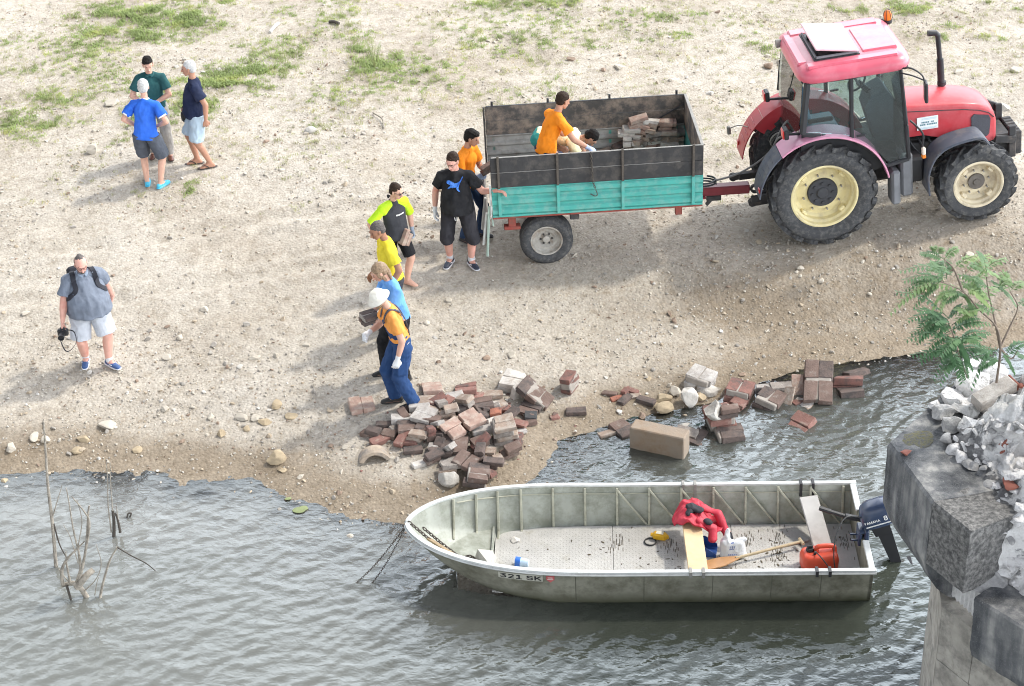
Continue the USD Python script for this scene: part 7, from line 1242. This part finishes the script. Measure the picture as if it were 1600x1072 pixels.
def lump(p, nx, ny, nz, yaw, tone, label, group, pitch=0, roll=0, size=1.0, half=1.0, seed=0):
    """nx bricks side by side (across), ny lengthwise, nz courses"""
    r = np.random.default_rng(seed); Rm = rot(RAD(yaw), RAD(pitch), RAD(roll)); W_, L_, H_ = BRW * size, BRL * size * half, BRH * size
    if nx * ny * nz == 1 and seed < 3000: L_ *= r.choice([1, 1, .85, .62, .5])
    hz = abs(Rm[2, 0]) * L_ * ny / 2 + abs(Rm[2, 1]) * W_ * nx / 2 + abs(Rm[2, 2]) * H_ * nz / 2
    t = thing('brick_lump' if nx * ny * nz > 1 else 'brick', label, 'brick', np.asarray(p) + V(0, 0, hz * .92), Rm, group); ms = BM[tone]
    for iz in range(nz):
        for ix in range(nx):
            for iy in range(ny):
                sh_ = (.18 * L_ * (iz % 2)) if nz > 1 and ny == 1 else 0
                c = V((iy - (ny - 1) / 2) * L_ + r.normal(0, .006) + sh_ - .09 * L_ * (nz > 1 and ny == 1), (ix - (nx - 1) / 2) * W_ + r.normal(0, .003), (iz - (nz - 1) / 2) * H_)
                l_ = L_ * (r.uniform(.72, 1.02) if nx * nz > 1 else 1)
                add(t, 'brick', one_brick(c, (l_ - .004, W_ - .005, H_ - .005), r), ms[r.integers(len(ms))], 25)
    if nx * ny * nz > 2 and tone in 'dgmr':
        add(t, 'mortar', rough(cbox((0, 0, 0), (L_ * ny * .84, W_ * nx * .90, H_ * nz * .88), .01), .05, .004, 12, seed), mat('mortar', (.30, .27, .235), .95, .2, 12.0), 30)
    return t
PX = lambda zx, zy: (520 + zx / 3.636, 540 + zy / 3.636)
def pile_h(zx, zy): return .20 * math.exp(-((zx - 690) / 260) ** 2 - ((zy - 440) / 120) ** 2) + .08 * math.exp(-((zx - 830) / 150) ** 2 - ((zy - 690) / 70) ** 2)
# zoomed place, across, lengthwise, courses, yaw, tone, pitch, roll, size
PILE = [(165, 350, 2, 1, 1, 102, 'p', 0, 0, 1.15, 'pinkish double brick lying alone left of the dungaree man'), (565, 268, 2, 1, 1, 5, 'p', 4, -8, 1.15, 'broad pinkish brick lump at the back of the pile behind the man\'s boots'), (755, 265, 2, 1, 1, 4, 'r', 0, -10, 1.05, 'charred red brick lump at the back of the pile, right of the pinkish one'), (905, 287, 1, 1, 1, 2, 'm', 0, 0, 1, None),
        (1015, 232, 2, 1, 2, -20, 'w', 0, 10, 1.1, 'lime whitened brick lump standing highest at the right back of the pile'), (1046, 300, 1, 1, 1, -60, 'w', 70, 0, 1, 'upright lime whitened brick leaning under the white lump of the pile'), (1150, 318, 3, 1, 1, 62, 'd', 0, 24, 1.15, 'large dark slab of three bricks tilted at the right end of the pile'), (1120, 372, 2, 1, 1, -28, 'd', 0, 0, 1, None),
        (535, 340, 1, 1, 1, -4, 'm', 0, 0, 1.15, 'long mortar crusted brick beside the bootless leg of the dungaree man'), (655, 338, 1, 1, 1, 60, 'r', 0, 8, 1, None), (755, 368, 1, 1, 2, -48, 'm', 20, 10, 1, 'mortared brick pair standing aslant at the middle of the pile'), (700, 318, 2, 1, 1, 10, 'g', 0, 0, .95, None), (830, 300, 1, 1, 1, 75, 'r', 0, 0, .9, None), (615, 355, 1, 1, 1, -72, 'm', 16, 0, 1, None),
        (910, 338, 1, 1, 1, 15, 'w', 0, 0, .62, 'small lime whitened brick piece in the middle back of the pile'), (865, 348, 2, 1, 1, 6, 'd', 0, -6, .95, None), (958, 342, 1, 1, 1, -60, 'm', 0, 0, .9, None), (932, 398, 1, 1, 1, -1, 'o', 0, 0, 1.05, 'bright orange red brick lying flat in the middle right of the pile'), (1122, 416, 1, 1, 1, -4, 'k', 0, 0, 1.15, 'black sooty brick at the right edge of the pile'),
        (1055, 452, 1, 1, 1, -28, 'r', 0, 0, .85, None), (1128, 440, 1, 1, 1, 20, 'd', 0, 0, .95, None), (1010, 412, 1, 1, 1, 48, 'd', 12, 0, 1, None), (985, 372, 1, 1, 1, 70, 'r', 0, 0, .85, None), (490, 376, 1, 1, 1, -5, 'g', 0, 0, 1, None), (552, 392, 1, 1, 1, -12, 'm', 0, 5, .95, None), (665, 412, 1, 1, 2, 12, 'm', 0, 0, .9, 'yellowish mortared brick pair in the middle left of the pile'), (790, 425, 1, 1, 1, -14, 'd', 0, 0, 1, None), (720, 388, 1, 1, 1, 40, 'd', 0, 0, .9, None),
        (392, 432, 1, 1, 1, 4, 'g', 0, 0, 1.15, 'long grey brick on top at the left of the pile'), (420, 478, 2, 1, 1, 6, 'd', 0, -8, 1.1, None), (308, 462, 1, 1, 1, -2, 'd', 0, 0, 1, None), (520, 425, 2, 1, 1, -25, 'g', 0, 8, 1, None), (562, 445, 1, 1, 1, -20, 'd', 0, 0, 1, None), (225, 512, 1, 1, 2, -28, 'd', 0, 0, .95, 'dark brick pair at the leftmost end of the pile'), (320, 520, 1, 1, 1, -18, 'd', 0, 0, 1.15, None), (275, 545, 1, 1, 1, 30, 'r', 0, 0, 1, None),
        (430, 558, 1, 1, 1, -10, 'r', 0, 0, .8, None), (395, 545, 1, 1, 1, 60, 'r', 10, 0, .9, None), (477, 540, 1, 1, 2, -24, 'm', 0, 6, .9, None), (555, 520, 1, 1, 2, -70, 'r', 20, 0, .8, None), (595, 480, 1, 1, 1, -55, 'g', 30, 0, .8, None), (632, 470, 1, 1, 1, 30, 'd', 0, 0, .8, None), (617, 527, 1, 1, 1, -30, 'd', 10, 0, .9, None), (500, 480, 1, 1, 1, 70, 'd', 0, 0, .9, None),
        (738, 490, 2, 2, 1, 36, 'p', 0, 14, 1.02, 'big pinkish slab of four bricks lying aslant in the middle of the pile'), (808, 470, 1, 1, 1, 55, 'm', 0, 0, .8, None), (850, 500, 1, 1, 1, 10, 'g', 0, 0, .95, None), (690, 592, 2, 1, 1, 84, 'd', 0, 0, 1.25, 'dark two brick slab lying flat at the front of the pile'), (838, 565, 1, 1, 1, 24, 'd', 0, 0, 1.2, 'long dark brick at the front right of the pile pointing to the boat'), (575, 585, 1, 1, 1, -4, 'g', 0, 0, .9, None),
        (455, 602, 1, 1, 1, 8, 'd', 0, 0, .85, None), (495, 678, 1, 1, 1, 24, 'w', 0, 0, .8, 'lime whitened brick alone in front of the pile'), (576, 655, 1, 1, 2, 30, 'd', 0, 12, .85, None), (656, 668, 1, 1, 1, 4, 'g', 0, 0, .8, None), (660, 715, 1, 1, 2, 12, 'm', 0, 0, .92, None), (755, 685, 2, 1, 1, 58, 'd', 0, 8, 1, None), (838, 640, 1, 1, 2, 80, 'd', 10, 0, .9, None), (902, 612, 1, 1, 1, -12, 'm', 0, 0, .95, None), (938, 655, 1, 1, 1, 22, 'm', 0, 0, .9, None), (902, 696, 1, 1, 2, -10, 'd', 0, 0, .9, None), (900, 440, 1, 1, 1, 30, 'w', 0, 0, .7, None), (930, 460, 1, 1, 1, -20, 'g', 0, 0, .9, None),
        (975, 540, 2, 1, 4, 4, 'm', 0, 6, 1, 'tall stack of mortared courses at the right front of the pile'), (1045, 560, 1, 1, 2, 70, 'r', 0, 0, .9, None), (1015, 625, 1, 1, 2, 22, 'd', 0, 0, 1, None), (822, 770, 3, 1, 2, -4, 'd', 0, 0, .98, 'dark lump of six bricks nearest to the boat bow'), (800, 715, 1, 1, 1, 30, 'm', 0, 0, 1, None), (700, 640, 1, 1, 1, 50, 'm', 0, 0, .8, None), (870, 730, 1, 1, 1, -40, 'r', 0, 0, .9, None),
        (1345, 245, 1, 1, 3, 62, 'r', 0, -14, 1.1, 'red lump of three stacked bricks standing alone right of the pile'), (1385, 383, 1, 1, 1, 0, 'd', 0, 0, .95, 'single dark brick on gravel right of the pile'), (1255, 412, 1, 1, 1, 12, 'r', 0, 0, .65, 'small red brick piece on gravel right of the pile'), (1262, 395, 1, 1, 1, 80, 'd', 0, 0, .5, None)]
r = np.random.default_rng(91)
def pile_side(zx, zy): return 'at the left of' if zx < 480 else 'at the right of' if zx > 980 else 'at the front of' if zy > 600 else 'at the back of' if zy < 380 else 'in the middle of'
for i, (zx, zy, nx, ny, nz, yw, tn, pi_, ro_, sz, lab) in enumerate(PILE):
    lift = pile_h(zx, zy); p = at(*PX(zx, zy), lift * .5); p[2] += lift * .28 - .02
    what = 'lump of bricks' if nx * ny * nz > 1 else 'brick'; l_ = lab or f'{WORD[tn]} {what} {pile_side(zx, zy)} the brick pile on the gravel'
    lump(p, nx, ny, nz, yw, tn, l_, None if lab else f'{WORD[tn]} {what.replace("lump", "lumps") if "lump" in what else what + "s"} {pile_side(zx, zy)} the brick pile', pi_ + r.normal(0, 4), ro_ + r.normal(0, 5), sz, seed=1000 + i)
for i in range(46):                     # bricks lower down in the heap
    zx, zy = r.normal(690, 190), r.normal(470, 80)
    if not (300 < zx < 1080 and 320 < zy < 640): continue
    p = at(*PX(zx, zy), 0); p[2] += r.uniform(-.03, .05) + pile_h(zx, zy) * .15; tn = 'dgrdmd'[i % 6]
    lump(p, 1, 1, 1, r.uniform(0, 180), tn, f'{WORD[tn]} brick half buried low {pile_side(zx, zy)} the brick pile', f'{WORD[tn]} bricks low {pile_side(zx, zy)} the brick pile', r.normal(0, 16), r.normal(0, 16), r.uniform(.7, 1), seed=2000 + i)
# arched ridge tile in front of the heap
p = at(*PX(238, 640)); a = np.linspace(RAD(25), RAD(155), 15); prof = [(.20 * cos(t), .20 * sin(t) - .075) for t in a] + [(.145 * cos(t), .145 * sin(t) - .06) for t in a[::-1]]
tile = plate(prof, .20, lambda u, v, w: (u, w, v)); tt = thing('arch_stone', 'pale curved arch stone lying alone at the left front of the brick pile', 'stone', p, rot(RAD(8), 0, RAD(-8))); add(tt, 'arched_block', rough(tile, .05, .006, 12, 4), mat('arch_stone', (.36, .29, .22), .9, .25, 8.0, bump=.008, col2=(.17, .17, .17), amt=.42, scale2=5.0), 40)
# lumps in and by the shallow water
PY = lambda zx, zy: (880 + zx / 3.077, 540 + zy / 3.077)
WATER = [(660, 160, 2, 1, 2, 60, 'g', 0, 6, 1.1, 'grey two course lump of bricks on the damp gravel above the shallows'), (400, 258, 1, 1, 1, -30, 'd', 0, 0, .8, 'dark half buried brick beside ochre stones at the waterline'), (225, 222, 1, 1, 1, -20, 'd', 0, 0, .62, None), (297, 208, 1, 1, 2, 60, 'r', 0, 0, .55, None), (262, 245, 1, 1, 1, 20, 'o', 0, 0, .55, None), (332, 208, 1, 1, 1, -40, 'r', 0, 0, .6, None), (296, 252, 1, 1, 1, 50, 'd', 0, 0, .7, None), (345, 235, 1, 1, 1, 0, 'm', 0, 0, .55, None),
         (845, 222, 2, 1, 2, 68, 'r', 0, 8, 1.05, 'red two course lump of bricks at the waterline right of the white boulder'), (835, 275, 1, 1, 2, -40, 'r', 0, 10, .85, 'red brick pair standing in water behind the brick stack'), (878, 240, 1, 1, 1, 60, 'd', 0, 0, .9, None), (752, 360, 2, 1, 3, 8, 'r', 0, 4, 1.15, 'squat stack of red bricks in the shallows with white lime on top'), (790, 450, 2, 1, 2, 6, 'd', 0, -5, 1.1, 'dark lump of bricks in water in front of the brick stack'), (585, 425, 1, 1, 2, -28, 'm', 0, 14, 1, 'rounded mortared brick pair beside the tan ashlar block'), (675, 478, 2, 1, 1, 60, 'd', 0, 10, 1.1, 'dark flat brick lump awash between ashlar and brick stack'),
         (790, 312, 1, 1, 2, 8, 'd', 0, 0, .85, 'dark brick pair on top of the brick stack in the shallows'), (215, 420, 1, 1, 1, 20, 'm', 0, 0, .8, 'mortared brick at the water edge left of the ashlar block'), (290, 405, 2, 1, 1, 30, 'd', 0, 10, 1, 'dark brick lump touching the left end of the tan ashlar block'), (955, 200, 1, 1, 2, -4, 'g', 0, 0, .75, None), (1038, 210, 1, 1, 2, 4, 'm', 0, -8, 1.05, 'pale mortared brick pair at the left of the big dark slab'), (990, 268, 2, 1, 2, 55, 'd', 0, 14, 1.05, 'dark sloping lump of bricks standing in water left of the upright brick'),
         (1075, 280, 1, 1, 1, 65, 'm', 45, 0, 1, 'mortared brick leaning on edge in the shallows'), (1125, 222, 1, 1, 1, 82, 'p', 35, 0, 1.05, 'pale brick propped upright beside the big dark slab'), (1142, 320, 2, 1, 1, -36, 'g', 0, 14, 1.05, 'grey lump of bricks sloping into water below the big dark slab'), (1122, 282, 1, 1, 2, 30, 'r', 0, 0, .8, None), (1222, 215, 2, 2, 2, 80, 'd', 24, 0, 1.18, 'big dark slab of bricks tilted up from the shallow water'), (1290, 318, 1, 2, 1, 14, 'm', 0, 6, 1.12, 'long narrow mortared brick bar half sunk at the right of the shallows'),
         (1355, 190, 1, 1, 2, -14, 'r', 0, -8, 1.25, 'red two course brick bar behind the dark flat slab'), (1372, 238, 2, 1, 1, 2, 'd', 0, -8, 1.2, 'dark flat brick slab at the far right of the shallows'), (1410, 140, 1, 1, 1, 24, 'd', 0, -14, 1.1, 'dark brick lump farthest right by the water edge'), (1135, 425, 2, 1, 1, -48, 'r', 0, 30, 1.1, 'red brick lump lying alone out in the water, half sunk'), (1090, 405, 1, 1, 1, -52, 'd', 0, 20, 1, 'dark brick beside the lone red lump out in the water')]
for i, (zx, zy, nx, ny, nz, yw, tn, pi_, ro_, sz, lab) in enumerate(WATER):
    bx, by = PY(zx, zy + 14 * nz); p = at(bx, by); p[2] = max(p[2], -.10) - .015; what = 'lump of bricks' if nx * ny * nz > 1 else 'brick'
    if (zx, zy) == (790, 312): p = onz(bx, by, .20)
    lump(p, nx, ny, nz, yw, tn, lab or f'small {WORD[tn]} {what} by the waterline right of the pile', None if lab else f'small {WORD[tn]} bricks at the waterline', pi_ + r.normal(0, 3), ro_ + r.normal(0, 5), sz * 1.14, seed=3000 + i)
p = onz(*PY(730, 322), .24); wl = fresh('/World', 'lime_lump'); usdkit.mesh(stage, wl, moved(stone(71, .30, 4, .9, .8), p - V(0, 0, .05)), TONE['white'][0], smooth=28); tag(wl, 'jagged white lime lump on top of the brick stack in the shallows', 'stone')
# tan ashlar block lying in the water
p0, p1 = onz(*PY(318, 500), -.02), onz(*PY(578, 556), -.02); d = unit(p1 - p0); n = V(-d[1], d[0], 0)
asb = thing('ashlar_block', 'long tan ashlar block lying in the shallow water between the pile and the boat', 'stone block', (p0 + p1) / 2 + n * .11, np.stack([d, n, V(0, 0, 1)], 1)); Ls = np.linalg.norm(p1 - p0)
add(asb, 'block', rough(cbox((0, 0, .13), (Ls, .21, .36), .012), .03, .005, 9, 6), mat('ashlar_tan', (.27, .215, .162), .9, .14, 5.0, bump=.006, bscale=50.0, col2=(.24, .165, .105), amt=.42, scale2=5.0), 35)
# bricks in the trailer
PT = lambda zx, zy: (820 + zx / 5.714, 140 + zy / 5.714)
TB = [(990, 275, 1, 1, 2, 5, 'p', .42), (1090, 265, 1, 1, 2, -10, 'w', .40), (1235, 245, 1, 1, 1, -14, 'r', .44), (1245, 288, 1, 1, 2, -6, 'p', .36), (905, 318, 1, 1, 2, 0, 'w', .30), (1045, 352, 1, 1, 2, -30, 'r', .34), (1140, 340, 1, 1, 2, 72, 'm', .34), (1160, 390, 1, 1, 1, 6, 'd', .30), (1285, 340, 2, 1, 1, -4, 'm', .32), (945, 400, 2, 1, 2, 84, 'w', .20), (1040, 430, 1, 1, 2, -28, 'd', .18), (1290, 392, 1, 1, 2, -2, 'm', .22), (1400, 398, 1, 1, 1, 10, 'm', .18), (1140, 475, 1, 1, 2, 20, 'r', .12), (1290, 450, 2, 1, 1, -6, 'w', .12), (1030, 505, 1, 1, 2, 60, 'w', .06), (940, 500, 1, 1, 2, 30, 'm', .06), (830, 480, 1, 1, 2, 45, 'd', .06), (860, 430, 1, 1, 1, 70, 'd', .02), (700, 540, 1, 1, 1, 30, 'm', .02), (515, 552, 1, 1, 1, 0, 'p', .10), (1210, 520, 1, 1, 2, 10, 'd', .03), (1370, 470, 1, 1, 2, 80, 'g', .06), (1180, 300, 1, 1, 2, 40, 'd', .22), (1330, 310, 1, 1, 2, 20, 'd', .2), (1000, 330, 1, 1, 2, 60, 'd', .2), (1100, 420, 1, 1, 2, 10, 'g', .1)]
tn_ = TL_R[:, 2]; seen_ = {}
for i, (zx, zy, nx, ny, nz, yw, tn, lift) in enumerate(TB):
    o = TL_O + TL_R @ V(0, 0, ZB + .095 + lift); d = ray(*PT(zx, zy)); p = EYE + d * (((o - EYE) @ tn_) / (d @ tn_)); q = TL_R.T @ (p - TL_O); q[0] = np.clip(q[0], -.5, XF - .18); q[1] = np.clip(q[1], -W2 + .12, W2 - .14); q[2] = ZB + .095 + max(lift - .05, 0); tn = {'d': 'm', 'r': 'p', 'g': 'w'}.get(tn, tn) if lift > .08 else tn
    where = 'on top of the heap' if lift > .3 else 'at the foot of the heap' if lift < .1 else 'in the heap'
    lump(TL_O + TL_R @ q, nx, ny, nz, yw, tn, f'{WORD[tn]} {"lump of bricks" if nz > 1 else "brick"} {where} inside the trailer', 'bricks loaded in the trailer', r.normal(0, 6), r.normal(0, 6), .98, seed=4000 + i)
# bricks in hand
def held(o, off, tone, label, yw=0, nx=1, nz=1, sz=.9, pitch=0, roll=0):
    w_ = wpt(o, (o['wri'][0] + o['wri'][1]) / 2 + np.asarray(off, float)); lump(w_ - V(0, 0, .03), nx, 1, nz, yw, tone, label, None, pitch, roll, sz, seed=len(COUNT))
held(o1, (.10, 0, .03), 'd', 'dark brick held by the young orange shirted man behind the trailer tail', 20, 1, 2, .85, 25)
held(lb, (.10, -.02, .0), 'd', 'dark mortared brick lump passed between the long haired man and the hat man', 30, 2, 2, .75)
w_ = wpt(lime, lime['hip'][0] + V(.22, -.06, -.02)); lump(w_ - V(0, 0, .10), 1, 1, 2, 40, 'p', 'pale pinkish brick held against his thigh by the wetsuit man', None, 60, 0, .9, seed=5001)

# ---------------------------------------------------------------- dead branches standing in the water
dead = mat('dead_wood', (.30, .265, .215), .85, .3, 30.0, bump=.004, bscale=60.0, col2=(.13, .11, .085), amt=.42, scale2=14.0); deadd = mat('dead_wood_dark', (.06, .05, .04), .85, .3, 30.0)
def standing(base, pts):
    """points in the upright plane through the base that faces the camera; pts: pixels, with an optional distance offset"""
    out = []
    for q in pts:
        d = ray(q[0], q[1]); out.append(EYE + d * ((base[1] + (q[2] if len(q) > 2 else 0) - EYE[1]) / d[1]))
    return np.array(out)
sn = thing('dead_branch', 'bleached dead branch with bare twigs rising from the water at the left', 'branch'); b0 = onz(125, 935, -.02)
for nm, pts, r0, r1, m_ in (('trunk', [(150, 960, -.1), (135, 932), (118, 912), (98, 914, .05)], .035, .026, dead), ('stub', [(120, 918), (135, 900), (146, 890, .05)], .045, .035, dead), ('twig', [(120, 920), (128, 890), (135, 850), (138, 800, .05), (140, 790, .05)], .020, .008, dead), ('twig', [(122, 915), (132, 870), (140, 820), (132, 800), (112, 776)], .016, .006, dead), ('twig', [(118, 912), (126, 880), (115, 830), (107, 780), (103, 762)], .014, .005, dead), ('twig', [(98, 914), (97, 890), (106, 872), (122, 856), (132, 846)], .022, .008, dead), ('twig', [(110, 912), (104, 880), (103, 862)], .014, .006, dead), ('twig', [(155, 950, -.1), (158, 925), (164, 900), (172, 875), (183, 855)], .018, .010, dead), ('twig', [(183, 855), (205, 868), (228, 880), (243, 892)], .009, .006, deadd), ('twig', [(155, 950, -.1), (162, 968, -.2), (165, 978, -.2)], .010, .005, deadd), ('twig', [(122, 880), (110, 840), (99, 820)], .006, .003, dead), ('twig', [(130, 925), (150, 905), (158, 880), (150, 850)], .008, .003, dead), ('twig', [(112, 915), (90, 885), (84, 850)], .008, .003, dead), ('twig', [(128, 905), (122, 860), (128, 815), (120, 780)], .009, .003, dead), ('twig', [(104, 914), (112, 940, -.05), (120, 955, -.1)], .016, .01, deadd), ('twig', [(148, 930), (152, 908), (155, 902)], .006, .003, dead)):
    add(sn, nm, tube(smoothpath(standing(b0, pts), 18), np.linspace(r0, r1, 18) * .92, 7), m_, 60)
s2 = thing('dead_stick', 'tall thin dead stick standing in water left of the bleached branch', 'stick'); b1 = onz(88, 888, -.02); add(s2, 'stem', tube(smoothpath(standing(b1, [(88, 890), (82, 820), (75, 760), (71, 700), (68, 658)]), 24), np.linspace(.021, .009, 24), 6), dead, 60); add(s2, 'twig', tube(smoothpath(standing(b1, [(84, 818), (93, 850), (104, 872)]), 12), np.linspace(.010, .006, 12), 5), deadd, 60); add(s2, 'twig', tube(smoothpath(standing(b1, [(80, 815), (92, 775), (97, 758)]), 12), np.linspace(.007, .003, 12), 5), dead, 60); add(s2, 'twig', tube(smoothpath(standing(b1, [(72, 680), (66, 668), (68, 655)]), 6), .003, 4), deadd, 60)
s3 = thing('dead_stump', 'dark broken stump with thin upright twigs in the water behind the bleached branch', 'stump'); b2 = onz(180, 840, -.02)
for nm, pts, r0, r1, m_ in (('stem', [(178, 840), (178, 815), (176, 798)], .022, .014, deadd), ('stem', [(188, 832), (184, 812), (180, 802)], .016, .010, deadd), ('twig', [(174, 832), (169, 790), (168, 750), (166, 722)], .008, .004, dead), ('twig', [(176, 800), (173, 760), (172, 722)], .007, .004, dead), ('twig', [(186, 820), (183, 800), (182, 790)], .007, .004, dead)): add(s3, nm, tube(smoothpath(standing(b2, pts), 14), np.linspace(r0, r1, 14), 6), m_, 60)
s4 = thing('floating_twig', 'small curled dark twig floating right of the dark stump', 'twig'); b3 = onz(202, 808, 0); add(s4, 'twig', tube(smoothpath(standing(b3, [(198, 812), (200, 803), (205, 802), (203, 808)]), 12), .010, 5), deadd, 60)
# driftwood on the bank, a plank scrap, floating weed
for a, b, w_, m_, nm, lab, ct_ in (((422, 52), (436, 38), .05, oldw, 'driftwood', 'pale splintered board lying on the grassy upper bank', 'board'), ((583, 178), (600, 202), .02, dead, 'driftwood', 'curved bare stick on gravel between navy shirted man and trailer', 'stick'), ((515, 36), (530, 39), .05, deadd, 'driftwood', 'short dark stick on the upper bank near the top', 'stick')):
    p, q = at(*a), at(*b); t = fresh('/World', nm); mid = (p + q) / 2 + V(.06 if nm == 'driftwood' and w_ == .02 else 0, 0, .02); usdkit.mesh(stage, t, tube(smoothpath([p + V(0, 0, .02), mid + V(0, 0, .02), q + V(0, 0, .02)], 10), w_ * .6, 6), m_, smooth=60); tag(t, lab, ct_)
wd_ = leafmat('weed_float', (.26, .30, .14), .2)
for k, (a, b, s) in enumerate(((470, 796, .10), (450, 779, .05))):
    p = onz(a, b, .012); t = fresh('/World', 'floating_leaf'); m = trimesh.creation.icosphere(2, 1.0); m.vertices *= V(s, s * .55, .006); m.vertices[:, :2] *= (1 + .6 * (fbm(m.vertices * 16 + k, 2) - .5))[:, None]; usdkit.mesh(stage, t, moved(m, p, rot(.3)), wd_, smooth=60); tag(t, 'larger pale green leaf floating at the shore by the gravel point' if k == 0 else 'smaller pale green leaf floating at the shore by the gravel point', 'leaf')
sb_ = thing('sunken_slab', 'pale submerged stone slab under the water in the left foreground', 'stone slab', onz(388, 885, -.12) + V(0, .1, 0), rot(RAD(6))); add(sb_, 'slab', rough(cbox((0, 0, 0), (.52, .34, .10), .02), .06, .012, 6, 2), mat('slab_pale', (.42, .39, .33), .9, .2, 7.0), 35)
# a tall weed on the bank
wdp = thing('tall_weed', 'tall pale weed rising from the grass patch above the trailer', 'weed', at(586, 108)); rw = np.random.default_rng(3)
for k in range(9):
    a_ = rw.uniform(0, 6.28); h__ = rw.uniform(.25, .55); P = smoothpath([(0, 0, 0), (.05 * cos(a_), .05 * sin(a_), h__ * .5), (.14 * cos(a_), .14 * sin(a_), h__)], 10); add(wdp, 'stem', tube(P, np.linspace(.004, .002, 10), 4), gmats[1], 60); fr_ = frond(P[3], P[9] + V(0, 0, .05), k, .05); add(wdp, 'leaf_spray', fr_, gmats[1] if k % 2 else gmats[0], False)

r = np.random.default_rng(55); ch_ = []          # crumbs of brick and mortar round the heap
for i in range(150):
    zx, zy = r.normal(720, 260), r.normal(520, 120); p = at(*PX(zx, zy)); ch_.append(moved(stone(6000 + i, r.uniform(.02, .07), 1, .6, .8), p - V(0, 0, .008), rot(r.uniform(0, 6))))
for nm_, sl_, m_ in (('brick_rubble', slice(0, 60), BM['r'][0]), ('brick_rubble', slice(60, 110), BM['d'][1]), ('brick_rubble', slice(110, 150), BM['m'][0])):
    t = fresh('/World', nm_); usdkit.mesh(stage, t, cat(*ch_[sl_]), m_, smooth=25); tag(t, kind='stuff')
